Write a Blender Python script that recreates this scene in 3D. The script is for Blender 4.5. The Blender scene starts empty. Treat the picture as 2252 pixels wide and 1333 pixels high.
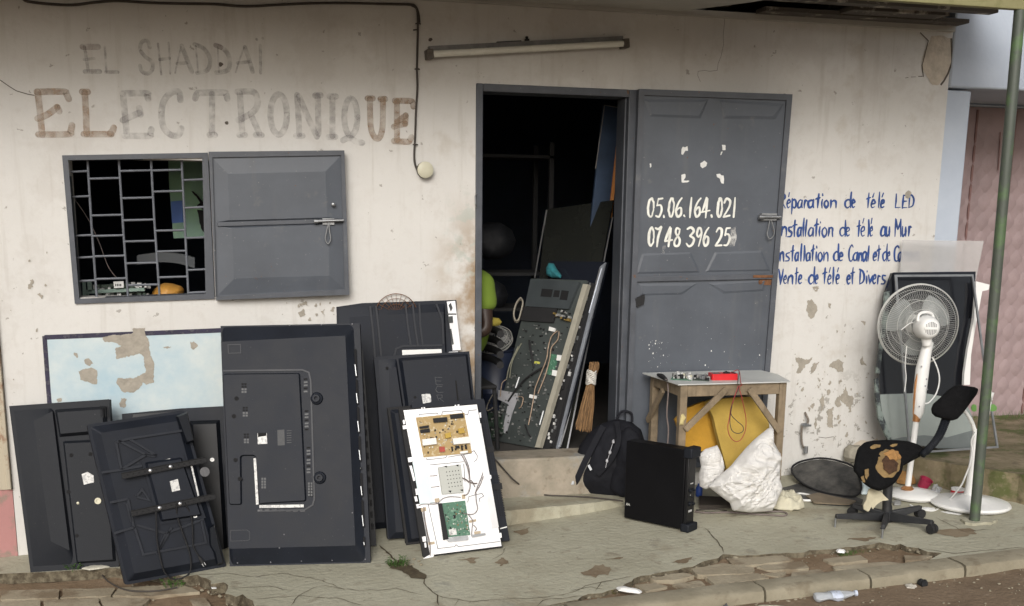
import bpy, math, random
from math import sin, cos, pi, radians, sqrt, atan2
from mathutils import Vector, Matrix, noise
from mathutils.geometry import tessellate_polygon

S = bpy.context.scene
COL = S.collection
# ------------------------------------------------------------------ camera
FPX, CX, CY = 2500.0, 1126.0, 1020.0            # focal length and principal point in photo pixels (photo 2252 x 1333)
YAW, PITCH, ROLL = radians(15), radians(12.4), radians(0.7)
fw = Vector((sin(YAW)*cos(PITCH), cos(YAW)*cos(PITCH), -sin(PITCH)))
r0 = Vector((cos(YAW), -sin(YAW), 0)); u0 = r0.cross(fw)
RT = r0*cos(ROLL)+u0*sin(ROLL); UP = u0*cos(ROLL)-r0*sin(ROLL)
CAM = Vector((0, -6.150338, 1.55))
cd = bpy.data.cameras.new('camera'); co = bpy.data.objects.new('camera', cd); COL.objects.link(co)
cd.sensor_fit = 'HORIZONTAL'; cd.sensor_width = 36; cd.lens = FPX/2252*36
cd.shift_y = (CY-666.5)/2252; cd.clip_end = 2000; cd.clip_start = .05
m = Matrix((RT, UP, -fw)).transposed().to_4x4(); m.translation = CAM; co.matrix_world = m
S.camera = co
# ------------------------------------------------------------------ sky and sun (overcast)
SUN_EL, SUN_AZ = radians(27), radians(-18)      # azimuth measured from straight out of the shop front, to the left
w = bpy.data.worlds.new('World'); S.world = w; w.use_nodes = True
nt = w.node_tree; bg = nt.nodes['Background']
sky = nt.nodes.new('ShaderNodeTexSky'); sky.sky_type = 'NISHITA'; sky.sun_disc = False
sky.sun_elevation = SUN_EL; sky.air_density = 1.0; sky.dust_density = 4.0; sky.ozone_density = 1.0
hs = nt.nodes.new('ShaderNodeHueSaturation'); hs.inputs['Saturation'].default_value = .45
nt.links.new(sky.outputs[0], hs.inputs['Color']); nt.links.new(hs.outputs[0], bg.inputs[0])
bg.inputs[1].default_value = 0.112
sd = Vector((sin(SUN_AZ)*cos(SUN_EL), -cos(SUN_AZ)*cos(SUN_EL), sin(SUN_EL)))   # towards the sun
sky.sun_rotation = atan2(sd.x, sd.y)
ld = bpy.data.lights.new('sun', 'SUN'); ld.energy = 1.55; ld.angle = radians(26); ld.color = (1, .985, .965)
lo = bpy.data.objects.new('sun', ld); COL.objects.link(lo); lo.location = (0, -5, 8)
lo.rotation_euler = (-sd).to_track_quat('-Z', 'Y').to_euler()
S.view_settings.view_transform = 'Standard'; S.view_settings.look = 'None'
S.view_settings.exposure = 0.15; S.view_settings.gamma = 1
S.render.resolution_x = 1024; S.render.resolution_y = 606

# ------------------------------------------------------------------ photo pixel -> place
def ray(px, py): return fw + RT*((px-CX)/FPX) - UP*((py-CY)/FPX)
def W(px, py, y=0.0):
    d = ray(px, py); return CAM + d*((y-CAM.y)/d.y)
GA, GB, GC = -.1699, .05, .05                   # the pavement: z = GA + GB x + GC y
def G(x, y): return GA + GB*x + GC*y
def F(px, py, dz=0.0):
    d = ray(px, py); n = Vector((-GB, -GC, 1)); t = (GA+dz-n.dot(CAM))/n.dot(d); return CAM + d*t
def Z(px, py, z):
    d = ray(px, py); return CAM + d*((z-CAM.z)/d.z)
def crop(ox, oy, s):
    return lambda *pts: [(ox+x/s, oy+y/s) for x, y in pts]
C1 = crop(0, 0, 2.7775); C2 = crop(700, 0, 2.7775); C3 = crop(1450, 0, 2.777); C4 = crop(0, 640, 1.9232)
C5 = crop(460, 640, 1.9229); W1 = crop(120, 320, 3.3118); D1 = crop(1360, 180, 2.8976); T3 = crop(1680, 400, 4.3308)
R4 = crop(1800, 780, 3.1748); JC = crop(860, 860, 3.507); KC = crop(1380, 780, 3.174); R8 = crop(1680, 560, 1.9895)
NC = crop(1040, 540, 2.897); M6 = crop(1020, 420, 1.904); G7 = crop(1100, 1050, 1.955); L6 = crop(0, 1130, 1.993)
class Frame:
    def __init__(s, O, u, v):
        s.O = Vector(O); s.u = Vector(u).normalized(); s.n = s.u.cross(Vector(v)).normalized(); s.v = s.n.cross(s.u)
        m = Matrix((s.u, s.v, s.n)).transposed().to_4x4(); m.translation = s.O; s.M = m; s.I = m.inverted()
    def px(s, pts, h=0.0):
        out = []
        for p in pts:
            d = ray(*p); o = s.O + s.n*h
            P = CAM + d*((o-CAM).dot(s.n)/d.dot(s.n)); q = s.I @ P; out.append((q.x, q.y))
        return out
    def loc(s, P): return s.I @ Vector(P)
WALL = Frame((0, 0, 0), (1, 0, 0), (0, 0, 1))
def lean(bl, br, tilt, yb=None, dz=0.0):
    """frame of a panel standing on the pavement between two photo points, leaned back by tilt degrees"""
    if yb is None: A, B = F(*bl, dz), F(*br, dz)
    else:
        A, B = W(*bl, yb[0]), W(*br, yb[1]); A.z = G(A.x, A.y); B.z = G(B.x, B.y)
    u = (B-A).normalized(); back = Vector((-u.y, u.x, 0)).normalized()
    t = radians(tilt); v = Vector((0, 0, 1))*cos(t) + back*sin(t)
    return Frame(A, u, v - u*v.dot(u))

# ------------------------------------------------------------------ materials
MATS = {}
def mat(name, col, rough=.6, metal=0.0, var=.15, scale=6.0, bump=0.0, bscale=80.0, col2=None, thr=None, spec=.5, coat=0.0, world=False):
    if name in MATS: return MATS[name]
    m = bpy.data.materials.new(name); m.use_nodes = True; nt = m.node_tree; N = nt.nodes; L = nt.links
    b = N['Principled BSDF']; b.inputs['Roughness'].default_value = rough; b.inputs['Metallic'].default_value = metal
    b.inputs['Specular IOR Level'].default_value = spec; b.inputs['Coat Weight'].default_value = coat
    tc = N.new('ShaderNodeTexCoord')
    src = tc.outputs['Object']
    if world:
        g = N.new('ShaderNodeNewGeometry'); src = g.outputs['Position']
    n = N.new('ShaderNodeTexNoise'); n.inputs['Scale'].default_value = scale; n.inputs['Detail'].default_value = 8; n.inputs['Roughness'].default_value = .65
    L.new(src, n.inputs['Vector'])
    r = N.new('ShaderNodeValToRGB'); L.new(n.outputs['Fac'], r.inputs[0])
    c = Vector(col)
    if col2 is None:
        r.color_ramp.elements[0].color = (*(c*(1-var)), 1); r.color_ramp.elements[1].color = (*(c*(1+var)), 1)
        r.color_ramp.elements[0].position = .3; r.color_ramp.elements[1].position = .7
    else:
        t = thr or (.45, .7)
        r.color_ramp.elements[0].color = (*c, 1); r.color_ramp.elements[1].color = (*col2, 1)
        r.color_ramp.elements[0].position = t[0]; r.color_ramp.elements[1].position = t[1]
    L.new(r.outputs[0], b.inputs['Base Color'])
    rr = N.new('ShaderNodeMapRange'); rr.inputs['To Min'].default_value = max(.03, rough-.12); rr.inputs['To Max'].default_value = min(1, rough+.12)
    L.new(n.outputs['Fac'], rr.inputs['Value']); L.new(rr.outputs[0], b.inputs['Roughness'])
    if bump:
        n2 = N.new('ShaderNodeTexNoise'); n2.inputs['Scale'].default_value = bscale; n2.inputs['Detail'].default_value = 6
        L.new(src, n2.inputs['Vector'])
        bp = N.new('ShaderNodeBump'); bp.inputs['Strength'].default_value = bump; bp.inputs['Distance'].default_value = .01
        L.new(n2.outputs['Fac'], bp.inputs['Height']); L.new(bp.outputs[0], b.inputs['Normal'])
    MATS[name] = m; return m
def nodes_of(m): return m.node_tree.nodes, m.node_tree.links, m.node_tree.nodes['Principled BSDF']
def seethrough(m, alpha):
    m.node_tree.nodes['Principled BSDF'].inputs['Alpha'].default_value = alpha; return m
def worn(m, lo, hi, scale=30):
    """paint worn thin: alpha follows a noise"""
    N, L, b = nodes_of(m); tc = N.new('ShaderNodeTexCoord'); n = N.new('ShaderNodeTexNoise'); n.inputs['Scale'].default_value = scale; n.inputs['Detail'].default_value = 8
    L.new(tc.outputs['Object'], n.inputs['Vector']); mr = N.new('ShaderNodeMapRange')
    mr.inputs['From Min'].default_value = .35; mr.inputs['From Max'].default_value = .65
    mr.inputs['To Min'].default_value = lo; mr.inputs['To Max'].default_value = hi
    L.new(n.outputs['Fac'], mr.inputs['Value']); L.new(mr.outputs[0], b.inputs['Alpha']); return m

# wall paint: cream, grubby, chips of grey plaster, brown streaks beside the door jamb
def wall_material():
    m = mat('cream_wall_paint', (.60, .587, .56), .85, 0, .05, 1.4, .22, 45)
    N, L, b = nodes_of(m)
    base = b.inputs['Base Color'].links[0].from_socket
    tc = N.new('ShaderNodeTexCoord'); sp = N.new('ShaderNodeSeparateXYZ'); L.new(tc.outputs['Object'], sp.inputs[0])
    def noise_(scale, detail=8, vec=None, rough=.6):
        n = N.new('ShaderNodeTexNoise'); n.inputs['Scale'].default_value = scale; n.inputs['Detail'].default_value = detail; n.inputs['Roughness'].default_value = rough
        L.new(vec or tc.outputs['Object'], n.inputs['Vector']); return n.outputs['Fac']
    def rng(s, a, b_, c=0, d=1):
        r = N.new('ShaderNodeMapRange'); r.interpolation_type = 'SMOOTHSTEP'
        for k, v in zip(('From Min', 'From Max', 'To Min', 'To Max'), (a, b_, c, d)): r.inputs[k].default_value = v
        L.new(s, r.inputs['Value']); return r.outputs[0]
    def mul(*ss):
        o = ss[0]
        for s in ss[1:]:
            q = N.new('ShaderNodeMath'); q.operation = 'MULTIPLY'; L.new(o, q.inputs[0])
            if isinstance(s, (int, float)): q.inputs[1].default_value = s
            else: L.new(s, q.inputs[1])
            o = q.outputs[0]
        return o
    def mix(a, fac, col):
        q = N.new('ShaderNodeMix'); q.data_type = 'RGBA'; L.new(a, q.inputs['A']); L.new(fac, q.inputs['Factor']); q.inputs['B'].default_value = (*col, 1); return q.outputs['Result']
    x, z = sp.outputs['X'], sp.outputs['Z']
    mp = N.new('ShaderNodeMapping'); mp.inputs['Scale'].default_value = (9, 9, .7); L.new(tc.outputs['Object'], mp.inputs['Vector'])
    streak = noise_(1.6, 6, mp.outputs[0])
    c = mix(base, mul(rng(streak, .54, .70), .32), (.41, .38, .335))
    c = mix(c, mul(rng(noise_(3.5, 12, None, .75), .56, .62), .20), (.45, .41, .37))
    # brown grime where hands and rain mark the jamb
    c = mix(c, mul(rng(x, 1.12, 1.42), rng(x, 1.6, 1.44), rng(z, .05, .5), rng(z, 1.75, 1.2), rng(noise_(5, 8), .34, .58), .92), (.27, .18, .095))
    c = mix(c, mul(rng(x, 1.2, 1.40), rng(x, 1.6, 1.44), rng(z, 1.1, 1.3), rng(z, 1.75, 1.5), rng(noise_(14, 8), .5, .58), .5), (.36, .42, .38))
    # brown water stains with edges of their own
    c = mix(c, mul(rng(noise_(1.1, 10, None, .7), .54, .60), .22), (.42, .385, .345))
    c = mix(c, mul(rng(noise_(4.5, 8), .56, .70), rng(x, .5, 1.5), .4), (.42, .37, .30))
    c = mix(c, mul(rng(noise_(140, 4), .55, .75), .22), (.40, .37, .33))
    c = mix(c, mul(rng(noise_(11, 7), .52, .70), .22), (.47, .44, .40))
    mp2 = N.new('ShaderNodeMapping'); mp2.inputs['Scale'].default_value = (26, 26, 1.1); L.new(tc.outputs['Object'], mp2.inputs['Vector'])
    c = mix(c, mul(rng(noise_(1.2, 5, mp2.outputs[0]), .60, .80), .38), (.36, .32, .26))
    # chips
    chip = mul(rng(noise_(17, 5), .665, .672), .8)
    c = mix(c, chip, (.30, .28, .25))
    low = mul(rng(x, 3.0, 3.4), rng(z, .75, .35), rng(noise_(9, 9, None, .7), .565, .572))
    c = mix(c, low, (.30, .285, .255))
    L.new(c, b.inputs['Base Color'])
    return m
M_WALL = wall_material()
M_PLAST = mat('bare_plaster', (.33, .30, .25), .95, 0, .18, 22, .5, 60)
M_PLAST2 = mat('pale_bare_plaster', (.50, .44, .36), .95, 0, .22, 14, .6, 40)
M_CRACK = mat('crack_dark', (.10, .085, .07), 1, 0, .3, 20)
M_GREY = mat('grey_blue_gloss_paint', (.072, .082, .099), .47, 0, .16, 3.0, .16, 9, spec=.45)
M_GREYD = mat('grey_blue_frame_paint', (.064, .071, .085), .5, 0, .22, 9, .1, 30)
M_BLK = mat('black_tv_plastic', (.0085, .0110, .0175), .55, 0, .25, 5, .06, 260, spec=.26)
M_BLKD = mat('dusty_black_plastic', (.0085, .0105, .015), .6, 0, .3, 3, .08, 200, col2=(.018, .020, .023), thr=(.45, .8), spec=.26)
M_BLKG = mat('gloss_black_plastic', (.006, .0075, .011), .35, 0, .2, 6, spec=.25)
M_BLKM = mat('matte_black', (.010, .010, .011), .8, 0, .3, 12, .2, 200)
M_HOLE = mat('dark_hole', (.004, .004, .005), .9, 0, .1)
M_WHITE = mat('white_plastic', (.74, .74, .72), .38, 0, .04, 6)
M_OFFW = mat('yellowed_white_plastic', (.52, .50, .38), .45, 0, .08, 12)
M_SILV = mat('bare_zinc_steel', (.62, .62, .63), .32, .85, .08, 5, .04, 40)
M_STEEL = mat('dull_steel', (.30, .31, .32), .4, .8, .2, 15)
M_TAG = mat('white_sticker', (.62, .62, .60), .5, 0, .15, 60, col2=(.40, .40, .40), thr=(.5, .56))
M_WOOD = mat('weathered_wood', (.21, .162, .105), .85, 0, .35, 9, .4, 60)
M_YELLOW = mat('ochre_foam', (.42, .285, .06), .95, 0, .14, 7, .25, 90)
M_CLOTH = mat('white_rag', (.60, .59, .57), .95, 0, .10, 12, .25, 120)
M_BEIGE = mat('cream_rag', (.55, .52, .40), .95, 0, .12, 12, .25, 120)
M_RED = mat('red_plastic', (.55, .015, .02), .4, 0, .1, 10)
M_COP = mat('copper_trim', (.42, .20, .08), .4, .5, .15, 12)
M_GREENB = mat('green_circuit_board', (.055, .15, .095), .5, 0, .3, 60, col2=(.16, .28, .2), thr=(.55, .62))
M_TANB = mat('tan_circuit_board', (.36, .25, .10), .55, 0, .3, 55, col2=(.50, .42, .27), thr=(.55, .62))
M_CABLE = mat('dusty_cable', (.05, .042, .036), .7, 0, .3, 30)
M_WIRE = mat('grey_wire', (.16, .13, .12), .6, 0, .2, 30)
M_BLUE = worn(mat('blue_letter_paint', (.018, .06, .23), .6, 0, .3, 20), .72, 1.0, 24)
M_WLET = worn(mat('white_letter_paint', (.78, .78, .72), .6, 0, .08, 30), .78, 1.0, 20)
M_GHOST = worn(mat('faded_grey_letter', (.36, .345, .34), .85, 0, .12, 9), .05, .42, 26)
M_GHOST2 = worn(mat('faded_brown_letter', (.36, .255, .175), .85, 0, .12, 9), .22, .60, 22)
M_GHOST3 = worn(mat('faded_red_letter', (.30, .21, .19), .85, 0, .12, 9), .10, .46, 22)
M_LEAF = mat('weed_leaf', (.055, .12, .022), .6, 0, .35, 40)
M_RUST = mat('rusty_iron', (.16, .07, .03), .85, .1, .4, 22, .3, 60)

def layer(m, scale, t0, t1, amt, col, detail=8, vec=None, rough=None):
    """wear on top of a material: a noise (stretched by vec) past a threshold shows another colour"""
    N, L, b = nodes_of(m); src = b.inputs['Base Color'].links[0].from_socket; tc = N.new('ShaderNodeTexCoord'); v = tc.outputs['Object']
    if vec:
        mp = N.new('ShaderNodeMapping'); mp.inputs['Scale'].default_value = vec; L.new(v, mp.inputs['Vector']); v = mp.outputs[0]
    n = N.new('ShaderNodeTexNoise'); n.inputs['Scale'].default_value = scale; n.inputs['Detail'].default_value = detail; n.inputs['Roughness'].default_value = .65; L.new(v, n.inputs['Vector'])
    r = N.new('ShaderNodeMapRange'); r.interpolation_type = 'SMOOTHSTEP'; r.inputs['From Min'].default_value = t0; r.inputs['From Max'].default_value = t1; r.inputs['To Max'].default_value = amt; L.new(n.outputs['Fac'], r.inputs['Value'])
    q = N.new('ShaderNodeMix'); q.data_type = 'RGBA'; L.new(src, q.inputs['A']); L.new(r.outputs[0], q.inputs['Factor']); q.inputs['B'].default_value = (*col, 1); L.new(q.outputs['Result'], b.inputs['Base Color'])
    if rough is not None:
        s0 = b.inputs['Roughness'].links[0].from_socket; mr = N.new('ShaderNodeMix'); L.new(r.outputs[0], mr.inputs['Factor']); L.new(s0, mr.inputs['A']); mr.inputs['B'].default_value = rough; L.new(mr.outputs['Result'], b.inputs['Roughness'])
    return m
for m_ in (M_GREY, M_GREYD):
    layer(m_, 1.3, .52, .75, .5, (.11, .115, .12), 6, (7, .6, 7), .65)
    layer(m_, 9, .60, .72, .55, (.13, .132, .132), 8, None, .75)
    layer(m_, 26, .685, .70, .9, (.14, .065, .03), 6, None, .9)
    layer(m_, 70, .70, .72, .8, (.26, .26, .25), 3)
for m_ in (M_BLK, M_BLKD):
    layer(m_, 2.2, .50, .78, .5, (.022, .024, .028), 8, None, .7)
    layer(m_, 1.0, .60, .8, .5, (.026, .027, .029), 6, (60, 1.5, 60), .7)
    layer(m_, 90, .70, .73, .7, (.075, .075, .075), 3)
layer(M_WHITE, 6, .55, .75, .35, (.48, .45, .37)); layer(M_WHITE, 40, .64, .72, .4, (.36, .33, .27))
layer(M_WOOD, 1.5, .5, .7, .5, (.13, .10, .065), 6, (40, 40, 2)); layer(M_YELLOW, 5, .52, .7, .45, (.34, .20, .05)); layer(M_CLOTH, 9, .54, .7, .35, (.40, .37, .31)); layer(M_BEIGE, 9, .52, .7, .4, (.34, .29, .2))
# ------------------------------------------------------------------ mesh builder
class MB:
    def __init__(s): s.v = []; s.f = []; s.m = []
    def add(s, vs, fs, mi=0):
        o = len(s.v); s.v += [Vector(p) for p in vs]
        for f in fs: s.f.append([o+i for i in f]); s.m.append(mi)
    def box(s, a, b, mi=0, M=None):
        (x0, y0, z0), (x1, y1, z1) = a, b
        vs = [Vector(p) for p in ((x0,y0,z0),(x1,y0,z0),(x1,y1,z0),(x0,y1,z0),(x0,y0,z1),(x1,y0,z1),(x1,y1,z1),(x0,y1,z1))]
        if M: vs = [M @ p for p in vs]
        s.add(vs, [(0,3,2,1),(4,5,6,7),(0,1,5,4),(1,2,6,5),(2,3,7,6),(3,0,4,7)], mi)
    def bar(s, A, B, w, h=None, mi=0, up=(0, 0, 1)):
        A, B = Vector(A), Vector(B); d = (B-A); L = d.length; d.normalize(); h = h or w
        x = d.cross(Vector(up))
        if x.length < 1e-4: x = d.cross(Vector((1, 0, 0)))
        x.normalize(); y = x.cross(d); M = Matrix((x, d, y)).transposed().to_4x4(); M.translation = A
        s.box((-w/2, 0, -h/2), (w/2, L, h/2), mi, M)
    def poly(s, pts, mi=0):
        pts = [Vector(p) for p in pts]
        tris = tessellate_polygon([pts]); s.add(pts, [tuple(t) for t in tris], mi)
    def flat(s, poly, z=0.0, mi=0):
        s.prism(poly, z, z, mi, top_only=True)
    def prism(s, poly, z0, z1, mi=0, inner=None, bottom=True, top_only=False):
        """outline at z0, the same (or the inner outline) at z1, closed"""
        p0 = [(p[0], p[1], z0) for p in poly]; q = inner or poly; p1 = [(p[0], p[1], z1) for p in q]
        ar = sum(poly[i-1][0]*poly[i][1]-poly[i][0]*poly[i-1][1] for i in range(len(poly)))
        if ar < 0: p0.reverse(); p1.reverse()
        n = len(p0)
        def cap(P, flip):
            t = tessellate_polygon([[Vector(p) for p in P]]); fs = []
            for a, b, c in t:
                A, B, C = P[a], P[b], P[c]
                cr = (B[0]-A[0])*(C[1]-A[1])-(B[1]-A[1])*(C[0]-A[0])
                f = (a, b, c) if cr > 0 else (a, c, b)
                fs.append(f[::-1] if flip else f)
            s.add(P, fs, mi)
        if n == 4 : s.add(p1, [(0, 1, 2, 3)], mi)
        else: cap(p1, False)
        if top_only: return
        s.add(p0+p1, [(i, (i+1) % n, n+(i+1) % n, n+i) for i in range(n)], mi)
        if bottom: cap(p0, True)
    def ribbon(s, pts, w, z0, z1, mi=0, caps=True, closed=False):
        """a stroke of given width in the xy plane, top at z1, sides down to z0"""
        pts = [Vector((p[0], p[1])) for p in pts]
        n = len(pts); ws = w if isinstance(w, (list, tuple)) else [w]*n
        Lf, Rt = [], []
        for i in range(n):
            a = pts[(i-1) % n] if (i or closed) else pts[0]; b = pts[(i+1) % n] if (i < n-1 or closed) else pts[-1]
            d1 = (pts[i]-a); d2 = (b-pts[i])
            d1 = d1.normalized() if d1.length > 1e-9 else d2.normalized(); d2 = d2.normalized() if d2.length > 1e-9 else d1
            t = (d1+d2); t = t.normalized() if t.length > 1e-6 else d1
            k = 1/max(.5, t.dot(d1)); nn = Vector((-t.y, t.x))*ws[i]*.5*k
            Lf.append(pts[i]+nn); Rt.append(pts[i]-nn)
        out = Rt + Lf[::-1]
        if closed:
            vs = [(*p, z1) for p in Lf]+[(*p, z1) for p in Rt]; fs = [(i, n+i, n+(i+1) % n, (i+1) % n) for i in range(n)]
            s.add(vs, fs, mi)
            if z0 < z1:
                for P in (Lf, Rt):
                    s.add([(*p, z1) for p in P]+[(*p, z0) for p in P], [(i, (i+1) % n, n+(i+1) % n, n+i) for i in range(n)], mi)
            return
        vs = [(*p, z1) for p in Lf]+[(*p, z1) for p in Rt]
        s.add(vs, [(i, n+i, n+i+1, i+1) for i in range(n-1)], mi)
        if z0 < z1:
            P = out; k = len(P)
            s.add([(*p, z1) for p in P]+[(*p, z0) for p in P], [(i, k+i, k+(i+1) % k, (i+1) % k) for i in range(k)], mi)
        if caps:
            for e in (0, -1):
                c = pts[e]; r = ws[e]*.5
                d = (pts[0]-pts[1]) if e == 0 else (pts[-1]-pts[-2]); a0 = atan2(d.y, d.x)-pi/2
                s.add([(*c, z1)]+[(c.x+r*cos(a0+pi*k/6), c.y+r*sin(a0+pi*k/6), z1) for k in range(7)], [(0, k+1, k+2) for k in range(6)], mi)
    def tube(s, pts, r, seg=8, mi=0, caps=True):
        pts = [Vector(p) for p in pts]; n = len(pts); rs = r if isinstance(r, (list, tuple)) else [r]*n
        t = (pts[1]-pts[0]).normalized(); a = Vector((0, 0, 1)) if abs(t.z) < .9 else Vector((1, 0, 0)); x = t.cross(a).normalized()
        vs = []
        for i in range(n):
            t = (pts[min(i+1, n-1)]-pts[max(i-1, 0)])
            t = t.normalized() if t.length > 1e-9 else Vector((0, 0, 1))
            x = (x-t*x.dot(t)); x = x.normalized() if x.length > 1e-6 else t.orthogonal().normalized(); y = t.cross(x)
            for k in range(seg): vs.append(pts[i]+(x*cos(2*pi*k/seg)+y*sin(2*pi*k/seg))*rs[i])
        fs = [(i*seg+k, i*seg+(k+1) % seg, (i+1)*seg+(k+1) % seg, (i+1)*seg+k) for i in range(n-1) for k in range(seg)]
        if caps: fs += [tuple(range(seg))[::-1], tuple((n-1)*seg+k for k in range(seg))]
        s.add(vs, fs, mi)
    def lathe(s, prof, seg=32, mi=0, M=None, caps=True):
        vs = []; n = len(prof)
        for r, z in prof:
            for k in range(seg): vs.append(Vector((r*cos(2*pi*k/seg), r*sin(2*pi*k/seg), z)))
        if M: vs = [M @ p for p in vs]
        fs = [(i*seg+k, i*seg+(k+1) % seg, (i+1)*seg+(k+1) % seg, (i+1)*seg+k) for i in range(n-1) for k in range(seg)]
        if caps: fs += [tuple(range(seg))[::-1], tuple((n-1)*seg+k for k in range(seg))]
        s.add(vs, fs, mi)
    def puff(s, poly, depth, rings=10, mi=0, wr=0.0, ws=12.0, seed=0, back=.3, power=.5, z0=0.0, n=64, ridged=False, centre=None, fold=None):
        """a soft body: outline in the xy plane swelling to depth along +z, with wrinkles"""
        P = resample(poly, n); c = Vector(centre) if centre else sum((Vector(p) for p in P), Vector((0, 0)))/len(P)
        def hh(p, t, dep):
            e = max(0, 1-t*t)**power
            q = Vector((p.x*ws, p.y*ws, seed*7.3))
            if fold:
                dx, dy, fr = fold; wq_ = noise.noise_vector(Vector((p.x*6, p.y*6, seed)))*.05
                u_ = (p.x+wq_.x)*dx+(p.y+wq_.y)*dy; f = 0
                for th, am, sa, sb in ((.5, .55, 4, 17), (1.5, .5, 5, 19), (2.5, .5, 4, 18), (.95, .5, 9, 38), (2.1, .5, 9, 36), (.2, .3, 14, 60)):
                    ca, sa_ = cos(th+wq_.x*9), sin(th+wq_.x*9); X = (p.x+wq_.y)*ca+(p.y+wq_.x)*sa_; Y = -p.x*sa_+p.y*ca
                    wt = max(0, .55+1.3*noise.noise(Vector((p.x*5+th*9, p.y*5, seed)))); f += am*wt*(1-2.4*abs(noise.noise(Vector((X*sa, Y*sb, seed+th*5)))))
                f += .35*noise.noise(Vector((p.x*4, p.y*4, seed*2.1)))
            elif ridged: f = (1-abs(noise.noise(q))*2.2)+.5*(1-abs(noise.noise(q*2.1))*2.2)
            else: f = noise.fractal(q, 1, 2, 4)
            return dep*e + wr*f*min(1, (1-t)*5+.15)
        for sgn, dep in ((1, depth), (-1, depth*back)):
            vs = [(c.x, c.y, z0+sgn*hh(c, 0, dep))]
            for k in range(1, rings+1):
                t = k/rings; t = sin(t*pi/2)
                for p in P:
                    q = c+(Vector(p)-c)*t
                    vs.append((q.x, q.y, z0+(sgn*hh(q, t, dep) if k < rings else 0)))
            N = len(P); fs = [(0, 1+i, 1+(i+1) % N) for i in range(N)]
            for k in range(rings-1):
                for i in range(N): fs.append((1+k*N+i, 1+(k+1)*N+i, 1+(k+1)*N+(i+1) % N, 1+k*N+(i+1) % N))
            if sgn < 0: fs = [f[::-1] for f in fs]
            s.add(vs, fs, mi)
    def build(s, name, mats, parent=None, M=None, smooth=35, bevel=0.0, sub=0, merge=False, label=None, kind=None, segs=2):
        me = bpy.data.meshes.new(name); me.from_pydata([tuple(v) for v in s.v], [], s.f)
        mats = mats if isinstance(mats, (list, tuple)) else [mats]
        for q in mats: me.materials.append(q)
        for p, i in zip(me.polygons, s.m): p.material_index = min(i, len(mats)-1)
        if merge:
            import bmesh
            b = bmesh.new(); b.from_mesh(me); bmesh.ops.remove_doubles(b, verts=b.verts, dist=1e-5); bmesh.ops.recalc_face_normals(b, faces=b.faces); b.to_mesh(me); b.free()
        if smooth:
            me.polygons.foreach_set('use_smooth', [True]*len(me.polygons)); me.set_sharp_from_angle(angle=radians(smooth))
        o = bpy.data.objects.new(name, me); COL.objects.link(o)
        if parent: o.parent = parent
        if M is not None: o.matrix_local = M
        if bevel:
            bm = o.modifiers.new('bevel', 'BEVEL'); bm.width = bevel; bm.segments = segs; bm.limit_method = 'ANGLE'; bm.angle_limit = radians(40)
            bm.harden_normals = False
        if sub:
            sm = o.modifiers.new('sub', 'SUBSURF'); sm.levels = sub; sm.render_levels = sub
        if label: o['label'] = label
        if kind: o['kind'] = kind
        return o
def resample(poly, n):
    P = [Vector((p[0], p[1])) for p in poly]; L = [(P[(i+1) % len(P)]-P[i]).length for i in range(len(P))]; T = sum(L); out = []; i = 0; acc = 0
    for k in range(n):
        d = T*k/n
        while i < len(P)-1 and acc+L[i] < d: acc += L[i]; i += 1
        out.append(P[i].lerp(P[(i+1) % len(P)], min(1, (d-acc)/max(L[i], 1e-9))))
    return out
def rough(poly, amp, n, seed=0, sc=9.0):
    out = []
    for p in resample(poly, n):
        q = Vector((p.x*sc, p.y*sc, seed*3.7)); out.append((p.x+amp*noise.fractal(q, .9, 2, 4), p.y+amp*noise.fractal(q+Vector((31, 7, 3)), .9, 2, 4)))
    return out
def smooth(pts, k=6, closed=False):
    P = [Vector(p) for p in pts]; n = len(P); out = []
    R = range(n if closed else n-1)
    for i in R:
        a = P[(i-1) % n] if (closed or i) else P[0]; b = P[i]; c = P[(i+1) % n]; d = P[(i+2) % n] if (closed or i < n-2) else P[-1]
        for j in range(k):
            t = j/k; out.append(.5*((2*b)+(c-a)*t+(2*a-5*b+4*c-d)*t*t+(3*b-a-3*c+d)*t**3))
    if not closed: out.append(P[-1])
    return out
def inset(poly, d):
    P = [Vector((p[0], p[1])) for p in poly]; n = len(P)
    ar = sum(P[i-1].x*P[i].y-P[i].x*P[i-1].y for i in range(n)); s = 1 if ar > 0 else -1; out = []
    for i in range(n):
        e1 = (P[i]-P[i-1]).normalized(); e2 = (P[(i+1) % n]-P[i]).normalized()
        n1 = Vector((-e1.y, e1.x))*s; n2 = Vector((-e2.y, e2.x))*s; b = (n1+n2); b = b/max(.3, b.length_squared/2) if b.length > 1e-6 else n1
        out.append(tuple(P[i]+b*d))
    return out
def rounded(poly, r, k=5):
    P = [Vector((p[0], p[1])) for p in poly]; n = len(P); out = []
    for i in range(n):
        a, b, c = P[i-1], P[i], P[(i+1) % n]; q = min(r, (a-b).length*.45, (c-b).length*.45)
        p0 = b+(a-b).normalized()*q; p1 = b+(c-b).normalized()*q
        for j in range(k+1):
            t = j/k; out.append(tuple(p0*(1-t)**2+b*2*t*(1-t)+p1*t*t))
    return out
def lerpq(poly, a, b):
    """bilinear point of a quad given as TL, TR, BR, BL; a across, b down"""
    tl, tr, br, bl = (Vector((p[0], p[1])) for p in poly)
    return tuple(tl.lerp(tr, a).lerp(bl.lerp(br, a), b))
def subq(poly, a0, b0, a1, b1): return [lerpq(poly, a0, b0), lerpq(poly, a1, b0), lerpq(poly, a1, b1), lerpq(poly, a0, b1)]
def thing(name, label, cat, M=None, group=None):
    o = bpy.data.objects.new(name, None); COL.objects.link(o); o.empty_display_size = .1
    if M is not None: o.matrix_world = M
    o['label'] = label; o['category'] = cat
    if group: o['group'] = group
    return o
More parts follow.
